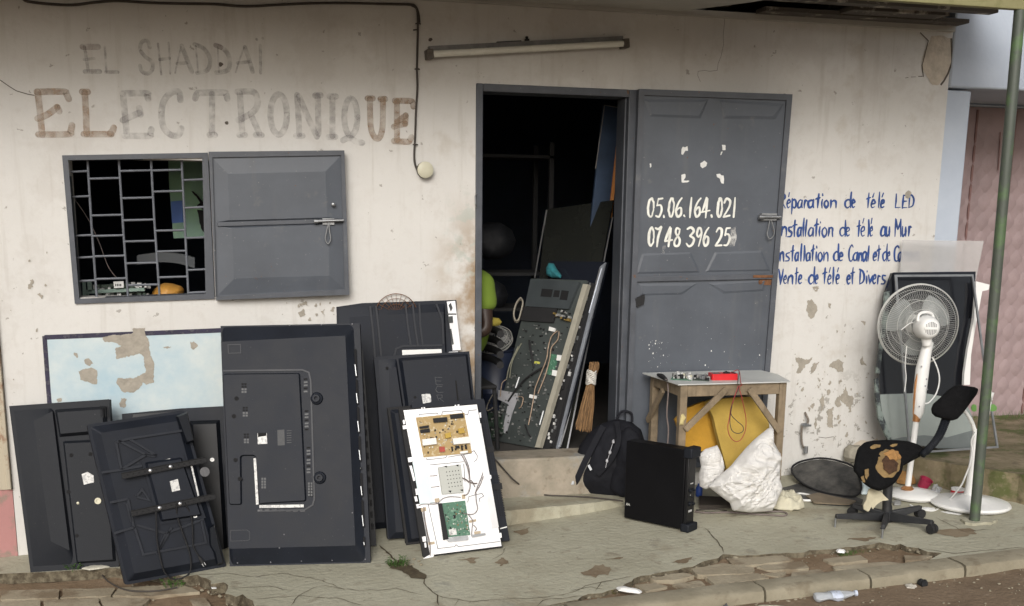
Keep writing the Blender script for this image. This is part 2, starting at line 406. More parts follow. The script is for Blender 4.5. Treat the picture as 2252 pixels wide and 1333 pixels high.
def tag(o, label, cat, group=None):
    o['label'] = label; o['category'] = cat
    if group: o['group'] = group
    return o
def T(x, y=None, z=None):
    return Matrix.Translation(Vector((x, y, z)) if y is not None else Vector(x))
def axisM(P, d, up=(0, 0, 1)):
    """matrix whose z axis is d"""
    z = Vector(d).normalized(); x = Vector(up).cross(z)
    if x.length < 1e-4: x = Vector((1, 0, 0))
    x.normalize(); y = z.cross(x); m = Matrix((x, y, z)).transposed().to_4x4(); m.translation = Vector(P); return m
# ================================================================== SETTING: ground, road, kerb
def gmat(name, col, col2, thr, scale, rough=.9, bump=.4, bscale=30, extra=None):
    m = mat(name, col, rough, 0, .1, scale, bump, bscale, col2=col2, thr=thr, world=True, spec=.3)
    if extra:
        N, L, b = nodes_of(m); src = b.inputs['Base Color'].links[0].from_socket
        g = N.new('ShaderNodeNewGeometry')
        for sc, t0, t1, amt, colr in extra:
            n = N.new('ShaderNodeTexNoise'); n.inputs['Scale'].default_value = sc; n.inputs['Detail'].default_value = 9; n.inputs['Roughness'].default_value = .62
            L.new(g.outputs['Position'], n.inputs['Vector'])
            r = N.new('ShaderNodeMapRange'); r.interpolation_type = 'SMOOTHSTEP'; r.inputs['From Min'].default_value = t0; r.inputs['From Max'].default_value = t1; r.inputs['To Max'].default_value = amt
            L.new(n.outputs['Fac'], r.inputs['Value']); q = N.new('ShaderNodeMix'); q.data_type = 'RGBA'
            L.new(src, q.inputs['A']); L.new(r.outputs[0], q.inputs['Factor']); q.inputs['B'].default_value = (*colr, 1); src = q.outputs['Result']
        L.new(src, b.inputs['Base Color'])
    return m
M_SLAB = gmat('worn_concrete', (.335, .318, .24), (.43, .415, .325), (.35, .7), 2.2, .82, .6, 34,
              [(1.7, .55, .68, .5, (.19, .15, .095)), (9, .58, .68, .45, (.18, .145, .10)), (60, .56, .72, .4, (.44, .42, .34)), (4.5, .60, .70, .5, (.27, .275, .235)), (130, .58, .72, .5, (.15, .135, .10)), (28, .62, .68, .5, (.20, .175, .13))])
M_DIRT = gmat('damp_brown_dirt', (.16, .11, .066), (.24, .175, .115), (.35, .7), 5, .9, .7, 40, [(25, .55, .7, .5, (.09, .055, .032)), (3, .6, .7, .4, (.24, .18, .115))])
M_ROAD = gmat('brown_mud_road', (.165, .118, .076), (.225, .165, .11), (.35, .7), 1.6, .88, .7, 45, [(14, .54, .7, .5, (.26, .20, .14)), (4, .56, .66, .5, (.12, .082, .052)), (70, .58, .72, .5, (.11, .08, .055))])
M_PAVER = gmat('dirty_stone_paver', (.26, .22, .155), (.36, .315, .23), (.35, .68), 6, .88, .5, 50, [(3.5, .5, .62, .6, (.14, .095, .055))])
M_KERB = gmat('dirty_kerb_concrete', (.215, .19, .135), (.30, .27, .20), (.35, .7), 5, .9, .5, 45, [(7, .56, .68, .5, (.13, .10, .065))])
M_MOSS = gmat('mossy_concrete', (.12, .105, .055), (.26, .21, .14), (.38, .6), 3.0, .92, .6, 40, [(4, .5, .62, .8, (.065, .085, .02)), (22, .58, .7, .5, (.28, .24, .17)), (7, .56, .66, .6, (.07, .055, .035))])
M_CRK = gmat('earth_in_crack', (.06, .045, .028), (.10, .08, .05), (.4, .6), 20)
def struct(name, mb, m, **k):
    o = mb.build(name, m, **k); o['kind'] = 'structure'; return o
clampx = lambda x: max(-3.5, min(7.5, x))
def grid_sheet(xs, ys, zf):
    mb = MB(); vs = [(x, y, zf(x, y)) for y in ys for x in xs]; n = len(xs)
    mb.add(vs, [(j*n+i, j*n+i+1, (j+1)*n+i+1, (j+1)*n+i) for j in range(len(ys)-1) for i in range(n-1)]); return mb
fine = lambda a, b, s: [a+(b-a)*i/s for i in range(s+1)]
# road out to the horizon (street side), and ground behind everything
rz = lambda x, y: G(clampx(x), -1.65) - .046 + .010*noise.fractal(Vector((x*1.5, y*1.5, 0)), 1, 2, 4)*(1 if abs(x) < 8 and y > -6 else 0) + (-.02*min(1, (-1.6-y)/3) if y < -1.6 else 0)
xs = [-300, -40, -8] + fine(-3.5, 7.5, 110) + [12, 40, 300]
struct('road', grid_sheet(xs, [-300, -60, -15, -8] + fine(-5, -1.45, 60), rz), M_ROAD)
struct('ground', grid_sheet([-300, -8, -3.5, 0, 3, 7.5, 12, 300], [-.2, 8, 300], lambda x, y: G(clampx(x), 0)-.09), M_DIRT)
# dirt bed under the pavement
def dep(x): return .058-.032*max(0, min(1, (x-.4)/.9))
gz = lambda x, y: G(clampx(x), y) - dep(x) + .014*noise.fractal(Vector((x*5, y*5, 2)), 1, 2, 4)
struct('dirt', grid_sheet([-8] + fine(-3.5, 7.5, 220) + [12], fine(-1.6, .3, 38), gz), M_DIRT)
def gpoly(pts, dz=0): return [(p.x, p.y) for p in (F(x, y, dz) for x, y in pts)]
def gprism(mb, poly, top, thick, mi=0, side=None):
    """a slab piece lying on the sloping pavement"""
    n0 = len(mb.v); m0 = len(mb.m); mb.prism(poly, -thick, 0, mi)
    if side is not None:
        for k in range(m0, len(mb.m)):
            if len(mb.f[k]) == 4: mb.m[k] = side
    for v in mb.v[n0:]: v.z += G(v.x, v.y) + top
# concrete slab with its broken front edge
edge = [(0, 1262), (120, 1257), (250, 1249), (330, 1256), (405, 1268), (432, 1264), (455, 1272), (470, 1284), (492, 1280), (500, 1296), (496, 1306), (520, 1312), (536, 1308), (552, 1322), (560, 1332), (600, 1334)]
edge2 = [(1270, 1318), (1294, 1304), (1318, 1306), (1340, 1297), (1361, 1295), (1376, 1284), (1407, 1268), (1428, 1265), (1458, 1258), (1490, 1254), (1524, 1245), (1535, 1239), (1560, 1233), (1578, 1226), (1591, 1219), (1625, 1222), (1663, 1219),
         (1715, 1218), (1765, 1214), (1800, 1211), (1842, 1206), (1880, 1203), (1918, 1198), (1940, 1194), (1962, 1199), (1980, 1196), (1996, 1203), (2015, 1205), (2040, 1213), (2072, 1216)]
e1 = gpoly(edge); e2 = gpoly(edge2)
yk = lambda x: -1.50 - .02*(x-2)                                 # back edge of the kerb
front = [(e1[-1][0]+.15*i, yk(e1[-1][0]+.15*i)) for i in range(1, 9)]
front = [p for p in front if p[0] < e2[0][0]-.05]
right = [(3.36, yk(3.36)), (4.2, yk(4.2)), (7.5, yk(7.5)), (7.5, .25), (4.4, .25), (4.3, -.001)]
def jag(P, amp, seed):
    out = []
    for a, b in zip(P[:-1], P[1:]):
        k = max(1, int((Vector(a)-Vector(b)).length/.035))
        for i in range(k):
            t = i/k; x = a[0]+(b[0]-a[0])*t; y = a[1]+(b[1]-a[1])*t
            out.append((x+amp*noise.fractal(Vector((x*14, y*14, seed)), 1, 2, 4), y+amp*noise.fractal(Vector((x*14, y*14, seed+9)), 1, 2, 4)))
    return out+[P[-1]]
slab_poly = [(-3.5, -.001)] + [(-3.5, e1[0][1])] + e1[:3] + jag(e1[3:], .018, 1) + front + jag(e2, .02, 4) + right
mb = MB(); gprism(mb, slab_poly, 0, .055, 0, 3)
# cracks (thin sunk-looking seams filled with earth), a few millimetres wide
def crack(mb, pts, w, seed, mi=1, top=.0035):
    P = jag(gpoly(pts), .014, seed); n = len(P)
    n0 = len(mb.v); mb.ribbon(P, [w*(.35+.65*abs(sin(i*1.7+seed)))*(1 if 0 < i < n-1 else .2) for i in range(n)], 0, 0, mi, caps=False)
    for v in mb.v[n0:]: v.z += G(v.x, v.y)+top
for i, (pts, w) in enumerate([
    ([(833, 1200), (850, 1212), (862, 1228), (880, 1240)], .012), ([(930, 1268), (938, 1290), (960, 1310), (965, 1333)], .007),
    ([(700, 1290), (790, 1300), (870, 1296), (930, 1310)], .004), ([(560, 1318), (650, 1312), (740, 1318), (800, 1333)], .004), ([(640, 1333), (655, 1312), (700, 1290)], .004),
    ([(500, 1296), (590, 1290), (640, 1300)], .004), ([(1550, 1160), (1565, 1180), (1580, 1195), (1591, 1217)], .006), ([(1180, 1333), (1195, 1322), (1280, 1312)], .005),
    ([(1250, 1302), (1300, 1292), (1330, 1298)], .004), ([(1100, 1320), (1180, 1316), (1240, 1310), (1300, 1285), (1345, 1278)], .004), ([(1310, 1300), (1322, 1282), (1395, 1268)], .004),
    ([(2015, 1206), (2060, 1212), (2095, 1218), (2150, 1213), (2252, 1205)], .005), ([(960, 1310), (1040, 1325), (1100, 1320)], .005), ([(1000, 1333), (1010, 1318)], .004),
    ([(430, 1266), (500, 1262), (560, 1270)], .004), ([(1080, 1232), (1100, 1222), (1112, 1205)], .003), ([(2060, 1140), (2120, 1170), (2190, 1165)], .004), ([(560, 1270), (620, 1262), (700, 1275), (760, 1300)], .0035)]):
    crack(mb, pts, w, i*1.3)
# old brown patches where the skim coat has gone
for i, pts in enumerate([[(1085, 1235), (1110, 1228), (1122, 1240), (1100, 1246)], [(1330, 1230), (1372, 1226), (1366, 1232)], [(1125, 1170), (1165, 1160), (1170, 1172), (1140, 1178)], [(1275, 1262), (1330, 1240), (1350, 1256), (1310, 1272)],
                         [(1865, 1188), (1925, 1182), (1915, 1192)], [(2050, 1170), (2130, 1160), (2150, 1176), (2090, 1182)], [(1010, 1232), (1050, 1228), (1040, 1240)], [(1470, 1237), (1520, 1226), (1505, 1240)]]):
    n0 = len(mb.v); mb.flat(rough(gpoly(pts), .03, 40, i, 14), 0, 2)
    for v in mb.v[n0:]: v.z += G(v.x, v.y)+.002
# hole in the slab with earth and rubble in it
hole = rough(gpoly([(852, 1240), (880, 1233), (900, 1246), (922, 1258), (940, 1268), (935, 1276), (905, 1272), (885, 1258), (860, 1252)]), .012, 40, 3, 20)
n0 = len(mb.v); mb.flat(hole, 0, 1)
for v in mb.v[n0:]: v.z += G(v.x, v.y)+.005
struct('pavement', mb, [M_SLAB, M_CRK, gmat('earth_stain', (.17, .125, .08), (.23, .185, .125), (.4, .6), 14), gmat('broken_edge_dirt_shade', (.07, .056, .037), (.19, .165, .115), (.4, .66), 26, .95, .8, 50)], smooth=0)  # last material: dirt and gap shadow painted onto the slab's broken sides
# lifted slab flakes along the broken edge + stone pavers showing below
mb = MB(); rnd = random.Random(5)
pav = [[(0, 1300), (130, 1297), (128, 1316), (0, 1320)], [(138, 1297), (255, 1294), (240, 1312), (136, 1316)], [(262, 1294), (400, 1286), (440, 1302), (330, 1314), (250, 1311)], [(0, 1325), (90, 1322), (88, 1345), (0, 1345)], [(98, 1321), (215, 1316), (225, 1345), (96, 1345)],
       [(222, 1316), (330, 1318), (300, 1345), (232, 1345)], [(418, 1318), (452, 1314), (470, 1345), (440, 1345)],
       [(1600, 1228), (1720, 1221), (1745, 1233), (1630, 1245), (1604, 1238)], [(1520, 1252), (1590, 1240), (1660, 1250), (1655, 1262), (1535, 1266)], [(1430, 1272), (1505, 1260), (1525, 1266), (1485, 1277), (1440, 1276)], [(1550, 1270), (1670, 1262), (1690, 1272), (1575, 1288)],
       [(1665, 1246), (1765, 1234), (1780, 1250), (1690, 1254)], [(1675, 1262), (1730, 1257), (1712, 1270)], [(1740, 1260), (1800, 1252), (1815, 1260), (1740, 1272)], [(1808, 1229), (1890, 1222), (1908, 1232), (1830, 1241)], [(1830, 1246), (1950, 1236), (1990, 1240), (1900, 1252), (1836, 1254)],
       [(1480, 1284), (1540, 1276), (1550, 1286), (1500, 1296)], [(1395, 1286), (1440, 1282), (1470, 1290), (1420, 1300)], [(1990, 1222), (2050, 1222), (2030, 1232), (1992, 1232)], [(1570, 1217), (1580, 1224), (1562, 1228), (1556, 1222)]]
for i, P in enumerate(pav):
    xm = F(*P[0]).x; gprism(mb, rough(gpoly(P, -.045 if xm < .4 else -.012), .008, 30, i, 16), -dep(xm)+.013+.005*rnd.random(), .03)
struct('pavers', mb, M_PAVER, smooth=0)
# rubble crumbs along the broken edges and in the gutter
mb = MB()
def crumb(mb, x, y, r, dz, mi=0):
    z = (G(x, y) if y > -1.6 else rz(x, y))+dz; n0 = len(mb.v)
    mb.lathe([(r*.5, -r*.4), (r, 0), (r*.8, r*.45), (r*.3, r*.65)], 6, mi)
    a = rnd.random()*6
    for v in mb.v[n0:]:
        px_, py_ = v.x*cos(a)-v.y*sin(a)*.7, v.x*sin(a)+v.y*cos(a)*.7
        k = 1+.35*noise.noise(Vector((px_*90+x*31, py_*90, v.z*90))); v.x, v.y, v.z = x+px_*k, y+py_*k, z+v.z*k
for P in (e1[4:], e2):
    for a, b in zip(P[:-1], P[1:]):
        for k in range(3 if a[0] < .5 else 1):
            t = rnd.random(); crumb(mb, a[0]+(b[0]-a[0])*t+rnd.uniform(-.02, .03), a[1]+(b[1]-a[1])*t-rnd.random()*.06, rnd.uniform(.004, .014), -dep(a[0])+.012)
for k in range(260): crumb(mb, rnd.uniform(1.2, 4.6), -1.66-.5*rnd.random()**2, rnd.uniform(.003, .010), .0)
for k in range(120): crumb(mb, rnd.uniform(2.0, 3.6), rnd.uniform(-1.5, -1.15), rnd.uniform(.002, .006), -.020)
for k in range(14): crumb(mb, hole[0][0]+rnd.uniform(0, .16), hole[0][1]+rnd.uniform(-.09, .02), rnd.uniform(.005, .016), .004)
for k in range(90): crumb(mb, rnd.uniform(-1.2, .1), rnd.uniform(-.75, -.5), rnd.uniform(.003, .009), -.05)
o = mb.build('rubble', M_KERB, smooth=30); tag(o, 'small grey crumbs of broken concrete along the slab edge and gutter', 'rubble'); o['kind'] = 'stuff'
# kerb: stones end to end along the street
mb = MB(); joints = [-3.4, -2.6, -1.8, -1.0, -.2, .6, 1.5, 2.42, 2.96, 3.46, 4.1, 4.9, 5.7, 6.6, 7.5]
for a, b in zip(joints[:-1], joints[1:]):
    a += .006; b -= .006; h = .006*rnd.random(); k = 12
    prof = [(0.0, -.10), (-.001, -.002), (-.11, .001), (-.132, -.010), (-.140, -.03), (-.144, -.12)]
    vs = []
    for i in range(k+1):
        x = a+(b-a)*i/k
        for j, (dy, dz) in enumerate(prof):
            q = Vector((x*9, dy*30, 1)); e = noise.fractal(q, 1, 2, 4)
            vs.append((x+(.01*e if i in (0, k) else 0), yk(x)+dy+.006*e, G(x, yk(x))+dz+h+(.004*e if j > 1 else 0)))
    n = len(prof); fs = [(i*n+j, i*n+j+1, (i+1)*n+j+1, (i+1)*n+j) for i in range(k) for j in range(n-1)]+[tuple(range(n)), tuple(k*n+j for j in range(n))[::-1]]
    mb.add(vs, fs)
struct('kerb', mb, M_KERB, smooth=40, merge=True)
# left ledge kerb face in front of the far-left televisions: edge of the slab already stands there

# raised mossy terrace in front of the neighbour's gate
fz = lambda p, z: Z(*p, z)
A = fz((1990, 1003), .165); B = fz((2252, 1045), .165)
d = (B-A); Cc = B+d*1.2
tp = [(A.x, A.y), (B.x, B.y), (Cc.x, Cc.y), (9, Cc.y), (9, 1.6), (4.30, 1.6), (4.30, .0), (A.x-.1, .0)]
mb = MB(); P = jag(tp[:3], .02, 6)+tp[3:]
mb.prism(P, -.25, .165)
struct('terrace', mb, M_MOSS, smooth=0, bevel=.018)

# ================================================================== THE SHOP
shop = thing('shop_building', 'cream electronics repair shop with faded hand painted lettering and grey metal openings', 'building')
X0, X1 = -1.01, 4.29; ZT = 2.64; YB = .16
HW = (-.63, .04, 1.11, 1.795)              # window hole x0,x1,z0,z1
HD = (1.45, 2.32, .19, 2.205)              # doorway
mb = MB()
xs = sorted({X0, HW[0], HW[1], HD[0], HD[1], X1}); zs = sorted({-.4, HW[2], HW[3], HD[2], HD[3], ZT})
def in_hole(x, z): return any(a < x < b and c < z < d for a, b, c, d in (HW, HD))
for y, fl in ((0, 0), (YB, 1)):
    for i in range(len(xs)-1):
        for j in range(len(zs)-1):
            if in_hole((xs[i]+xs[i+1])/2, (zs[j]+zs[j+1])/2): continue
            q = [(xs[i], y, zs[j]), (xs[i+1], y, zs[j]), (xs[i+1], y, zs[j+1]), (xs[i], y, zs[j+1])]
            mb.add(q, [(3, 2, 1, 0) if fl else (0, 1, 2, 3)])
for a, b, c, d in (HW, HD):
    mb.add([(a, 0, c), (a, 0, d), (a, YB, d), (a, YB, c)], [(0, 1, 2, 3)]); mb.add([(b, 0, c), (b, YB, c), (b, YB, d), (b, 0, d)], [(0, 1, 2, 3)])
    mb.add([(a, 0, c), (a, YB, c), (b, YB, c), (b, 0, c)], [(0, 1, 2, 3)]); mb.add([(a, 0, d), (b, 0, d), (b, YB, d), (a, YB, d)], [(0, 1, 2, 3)])
mb.add([(X1, 0, -.4), (X1, 4, -.4), (X1, 4, ZT), (X1, 0, ZT)], [(0, 1, 2, 3)]); mb.add([(X0, 0, -.4), (X0, 0, ZT), (X0, 4, ZT), (X0, 4, -.4)], [(0, 1, 2, 3)])
def onwall(mb, pts, z, mi):                 # outline given in wall coordinates, a hair proud of the wall
    n0 = len(mb.v); mb.flat(pts, 0, mi)
    for v in mb.v[n0:]: v.x, v.y, v.z = v.x, -z, v.y
def wline(mb, pts, w, z, mi):
    P = WALL.px(pts); n0 = len(mb.v); mb.ribbon(P, w, 0, 0, mi, caps=False)
    for v in mb.v[n0:]: v.x, v.y, v.z = v.x, -z, v.y
chips = [R8((188, 200), (205, 190), (235, 230), (225, 270), (200, 285), (188, 250)), R8((275, 215), (290, 220), (285, 235), (276, 230)), R8((215, 150), (240, 145), (235, 158), (218, 162)), R8((425, 295), (445, 290), (440, 308)),
         R8((135, 450), (175, 455), (215, 450), (200, 475), (180, 480), (165, 515), (140, 515), (150, 480)), R8((215, 475), (240, 465), (225, 510), (205, 525)), R8((285, 475), (330, 460), (352, 470), (345, 510), (325, 515), (310, 495), (288, 490)), R8((420, 465), (435, 450), (440, 490), (425, 478)),
         R8((355, 575), (370, 610), (395, 630), (375, 685), (350, 650), (330, 640), (345, 610)), R8((265, 590), (275, 585), (275, 600)), R8((310, 640), (330, 610), (340, 660), (315, 665)), R8((270, 690), (300, 670), (305, 750), (275, 755)), R8((430, 620), (440, 618), (440, 632)), R8((245, 400), (255, 398), (252, 412)),
         R8((245, 640), (255, 610), (265, 660), (250, 690)), R8((215, 740), (225, 700), (232, 765)), [(60, 625), (72, 612), (78, 622), (64, 634)], [(655, 688), (668, 680), (672, 692), (660, 696)], [(658, 668), (672, 664), (676, 672), (662, 674)], [(706, 684), (714, 680), (712, 696)], T3((1350, 160), (1345, 110), (1370, 80), (1400, 95), (1395, 140), (1375, 170)), T3((470, 1020), (520, 1000), (525, 1015), (480, 1035))]
for i, pts in enumerate(chips): onwall(mb, rough(rough(WALL.px(pts), .012, 40, i, 26), .004, 110, i, 110), .0018+.00005*i, 1)
rnd = random.Random(11)
for i in range(90):                         # scatter of small flakes lost low on the right and here and there
    if i < 62: px_, py_ = rnd.gauss(1835, 45), rnd.gauss(880, 50)
    else: px_, py_ = rnd.choice([(rnd.uniform(1720, 1930), rnd.uniform(660, 1000)), (rnd.uniform(20, 130), rnd.uniform(480, 860)), (rnd.uniform(620, 740), rnd.uniform(665, 720))])
    p = W(px_, py_); r = .004+.014*rnd.random()**2
    onwall(mb, rough([(p.x+r*cos(k)*.7, p.z+r*sin(k)) for k in (0, 1.2, 2.4, 3.6, 4.9)], r*.7, 14, i, 60), .0016+.00003*i, 1)
onwall(mb, rough(WALL.px(C3((1660, 225), (1720, 215), (1785, 235), (1785, 380), (1770, 440), (1735, 490), (1700, 520), (1660, 515), (1625, 460), (1605, 400), (1610, 340), (1635, 280))), .008, 60, 2, 20), .004, 2)
onwall(mb, rough(WALL.px([(1868, 985), (1885, 970), (1930, 965), (1935, 1000), (1890, 1010)]), .012, 40, 5, 20), .004, 2)
wline(mb, C3((1590, 200), (1640, 250), (1620, 330), (1602, 400), (1610, 470)), .006, .0045, 3)
wline(mb, C3((1780, 235), (1785, 380), (1760, 450), (1735, 495), (1715, 520)), .012, .0048, 3)
wline(mb, [(1592, 28), (1593, 50), (1590, 78), (1591, 98), (1585, 125), (1579, 140), (1577, 155), (1560, 157), (1550, 155), (1535, 157), (1534, 166), (1540, 180)], .0018, .0021, 3)
wline(mb, C3((1500, 477), (1520, 474)), .003, .0021, 3); wline(mb, C3((1535, 471), (1565, 470)), .003, .0021, 3); wline(mb, C3((1580, 468), (1606, 467)), .004, .0021, 3)
wline(mb, R4((0, 575), (50, 582), (105, 572)), .003, .0021, 3)
wline(mb, [(0, 176), (20, 190), (36, 200), (60, 207), (76, 210)], .004, .0021, 3)
for q in ((486, 142), (498, 271), (946, 88), (1725, 210)):
    p = W(*q); onwall(mb, rough([(p.x+.011*cos(k), p.z+.011*sin(k)) for k in range(6)], .004, 16, q[0], 40), .0024, 3)
# thin uneven plaster so edges read: wall
mb.build('wall', [M_WALL, M_PLAST, M_PLAST2, M_CRACK], shop, smooth=0)
# inside of the room, its gloom put into the dark surface colours
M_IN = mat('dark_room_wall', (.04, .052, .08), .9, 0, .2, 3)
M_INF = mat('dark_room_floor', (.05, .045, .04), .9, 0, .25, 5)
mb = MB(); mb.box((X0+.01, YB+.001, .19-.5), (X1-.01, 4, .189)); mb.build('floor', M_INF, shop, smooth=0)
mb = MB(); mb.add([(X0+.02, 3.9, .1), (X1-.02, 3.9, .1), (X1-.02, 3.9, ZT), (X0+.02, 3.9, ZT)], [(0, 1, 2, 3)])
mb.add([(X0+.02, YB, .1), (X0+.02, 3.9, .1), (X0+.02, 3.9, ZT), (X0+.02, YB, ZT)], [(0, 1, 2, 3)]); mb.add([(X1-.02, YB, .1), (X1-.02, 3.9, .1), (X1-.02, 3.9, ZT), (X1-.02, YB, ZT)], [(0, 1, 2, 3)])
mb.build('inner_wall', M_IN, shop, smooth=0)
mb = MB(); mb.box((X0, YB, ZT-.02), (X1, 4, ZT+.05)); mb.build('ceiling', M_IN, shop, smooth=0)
# doorstep: threshold and lower step
M_STEP = gmat('chipped_step_plaster', (.25, .225, .175), (.37, .32, .255), (.35, .65), 7, .9, .5, 40, [(4, .52, .62, .7, (.30, .31, .30)), (9, .56, .66, .6, (.17, .135, .095))])
mb = MB(); mb.box((HD[0]-.02, -.085, -.35), (2.32, .159, .195)); mb.build('doorstep', M_STEP, shop, bevel=.012, smooth=30)
mb = MB(); P = gpoly([(1090, 1156), (1135, 1154), (1240, 1138), (1378, 1112), (1420, 1100)])
top = [(1.25, -.001), (1.25, -.37)] + jag([(1.44, -.365), (1.62, -.355), (1.95, -.31), (2.26, -.25), (2.36, -.22)], .01, 3) + [(2.40, -.001)]
mb.prism(top, -.35, -.028)
mb.build('lower_step', M_SLAB, shop, bevel=.016, smooth=0)
# eave: soffit boards, batten, rafters, front beam, roof sheet
M_SOFF = mat('grey_white_soffit', (.42, .41, .38), .85, 0, .12, 3, .15, 40)
M_BEAM = mat('mossy_fascia_board', (.22, .205, .10), .85, 0, .25, 7, .4, 40, col2=(.12, .12, .04), thr=(.5, .75))
M_RAFT = mat('sooty_timber', (.07, .06, .05), .9, 0, .4, 8, .3, 60, col2=(.33, .30, .25), thr=(.56, .66))
mb = MB(); mb.box((X0-1.5, -.03, ZT-.022), (X1-.005, -.001, ZT+.012)); mb.build('eave_batten', M_SOFF, shop, bevel=.003)
mb = MB()
so = [(-2.5, -.031), (2.55, -.031), (2.66, -.2), (2.80, -.42), (2.86, -.60), (2.95, -.80), (2.9, -.98), (-2.5, -.98)]
mb.prism(so[:2]+smooth(so[1:7], 4)[1:]+so[7:], ZT-.004, ZT+.006); mb.build('soffit', M_SOFF, shop, smooth=0)
mb = MB(); mb.box((X0-1.5, -1.13, 2.545), (6.2, -1.09, 2.72)); mb.build('fascia_board', M_BEAM, shop, bevel=.004)
mb = MB()
for i in range(8): mb.box((-2.0+.8*i, -1.088, 2.68), (-1.95+.8*i, 4, 2.78))
mb.box((2.5, -.45, 2.655), (4.25, -.37, 2.678)); mb.box((3.45, -.30, 2.652), (4.05, -.16, 2.676)); mb.box((3.0, -.16, 2.645), (4.28, -.04, 2.668))
mb.build('rafter', M_RAFT, shop, bevel=.003)
mb = MB()
xs = fine(-2.6, 4.36, 279)
vs = []
for i, x in enumerate(xs):
    z = 2.83+.018*sin(x*2*pi/.15); vs += [(x, -1.2, z), (x, 4.2, z+.12)]
mb.add(vs, [(2*i, 2*i+2, 2*i+3, 2*i+1) for i in range(len(xs)-1)]); mb.build('roof_sheet', mat('rusted_roof_sheet', (.14, .10, .075), .7, .3, .4, 5), shop, smooth=60)
# painted pale blue panel with dark border (an old wall sign, flaking)
panel_px = [(94, 738), (497, 722), (497, 960), (112, 960)]
mbp = MB(); pw = WALL.px(panel_px)
M_SIGNB = mat('washed_blue_sign_paint', (.36, .49, .56), .8, 0, .1, 2.2, .2, 50, col2=(.57, .62, .61), thr=(.34, .61))
def flatwall(mb, poly, h, mi=0): mb.flat(poly, h, mi)
inn = WALL.px([(103, 747), (497, 731), (497, 960), (118, 960)])
mbp.flat(inn, 0, 0)
pan = mbp.build('painted_sign', M_SIGNB, shop, M=WALL.M @ T(0, 0, .0026), smooth=0)
mb = MB(); mb.ribbon(WALL.px([(497, 726), (300, 734), (98, 742)]), .024, 0, 0, 0, caps=False); mb.ribbon(WALL.px([(98, 739), (106, 850), (115, 960)]), .022, 0, .0002, 0, caps=False)
mb.build('border', worn(mat('dark_violet_border', (.032, .028, .055), .8, 0, .25, 14), .75, 1, 30), pan, M=T(0, 0, .0006), smooth=0)
mb = MB()
for i, pts in enumerate([C4((435, 195), (480, 188), (560, 180), (565, 160), (610, 155), (612, 185), (632, 215), (635, 270), (650, 300), (650, 385), (620, 398), (603, 385), (595, 410), (560, 430), (515, 428), (488, 385), (500, 370), (560, 368), (605, 350), (618, 345), (608, 280), (590, 262), (540, 278), (490, 290), (488, 240), (515, 232), (490, 215), (440, 215)),
                         C4((332, 340), (385, 320), (412, 335), (410, 395), (395, 395), (345, 375)), C4((358, 292), (372, 288), (395, 305), (375, 318), (362, 312)), C4((310, 262), (325, 260), (330, 278), (316, 278)), C4((805, 215), (822, 210), (835, 230), (820, 250), (808, 240)), C4((688, 240), (705, 232), (728, 238), (710, 245)), C4((512, 455), (535, 455), (530, 490), (505, 488)), C4((240, 455), (255, 448), (262, 468), (246, 470))]):
    mb = MB(); mb.flat(rough(rough(WALL.px(pts), .006, 130 if i == 0 else 36, i, 30), .003, 300 if i == 0 else 90, i, 120), .00004*i, 0)
    mb.build('flaked_patch', M_PLAST, pan, M=T(0, 0, .0012), smooth=0)

# ------------------------------------------------------------------ hand painted lettering on the wall
letter_h = [0.0]
def strokes(mb, conv, segs, mi, frame=WALL, scale=None):
    for pts, wd in segs:
        P = frame.px(conv(*pts)); letter_h[0] += .00006
        P = [tuple(p) for p in (smooth(P, 5) if len(P) > 2 else P)]
        if isinstance(wd, tuple):           # tapering brush stroke: start, middle, end
            n = len(P); ws = [wd[0]+(wd[1]-wd[0])*min(1, 2*i/(n-1)) if i <= (n-1)/2 else wd[1]+(wd[2]-wd[1])*(2*i/(n-1)-1) for i in range(n)]
        else: ws = wd
        mb.ribbon(P, ws, 0, letter_h[0], mi)
def ell(cx, cy, rx, ry, a0=0, a1=360, n=20): return [(cx+rx*cos(radians(a0+(a1-a0)*i/n)), cy+ry*sin(radians(a0+(a1-a0)*i/n))) for i in range(n+1)]
big = .034
mb = MB(); letter_h[0] = 0
def L1(segs, mi): strokes(mb, C1, [(s, big*.9) for s in segs], mi)
def L2(segs, mi): strokes(mb, C2, [(s, big*.9) for s in segs], mi)
L1([[(230, 560), (245, 690), (258, 825)], [(225, 562), (385, 560), (405, 575), (420, 605)], [(230, 725), (290, 700), (350, 655)], [(350, 655), (362, 680)], [(235, 822), (415, 820), (432, 800), (440, 765)]], 1)
L1([[(518, 565), (525, 690), (530, 820)], [(502, 562), (536, 562)], [(512, 820), (680, 820)], [(672, 815), (688, 800), (695, 780)]], 1)
L1([[(752, 575), (763, 700), (775, 825)], [(748, 572), (890, 570), (900, 585), (905, 605)], [(750, 735), (800, 712), (850, 690)], [(850, 662), (858, 700)], [(760, 830), (905, 830), (918, 815), (925, 790)]], 0)
L1([[(1102, 612), (1092, 562), (1045, 568), (1000, 620), (986, 700), (1000, 780), (1045, 825), (1090, 825), (1108, 785)]], 0)
L1([[(1192, 602), (1205, 572), (1230, 568), (1365, 566), (1382, 580), (1388, 604)], [(1295, 575), (1295, 820)], [(1280, 825), (1312, 825)]], 0)
L1([[(1465, 570), (1473, 700), (1480, 820)], [(1450, 562), (1545, 562), (1572, 605), (1568, 655), (1530, 695), (1456, 735)], [(1530, 695), (1558, 760), (1585, 818)], [(1462, 825), (1495, 825)], [(1562, 825), (1598, 825)]], 0)
L1([ell(1702, 700, 50, 122)], 0)
L1([[(1815, 582), (1822, 700), (1828, 822)], [(1826, 590), (1880, 715), (1935, 835)], [(1940, 585), (1943, 700), (1945, 818)], [(1924, 585), (1958, 582)], [(1808, 830), (1848, 830)]], 0)
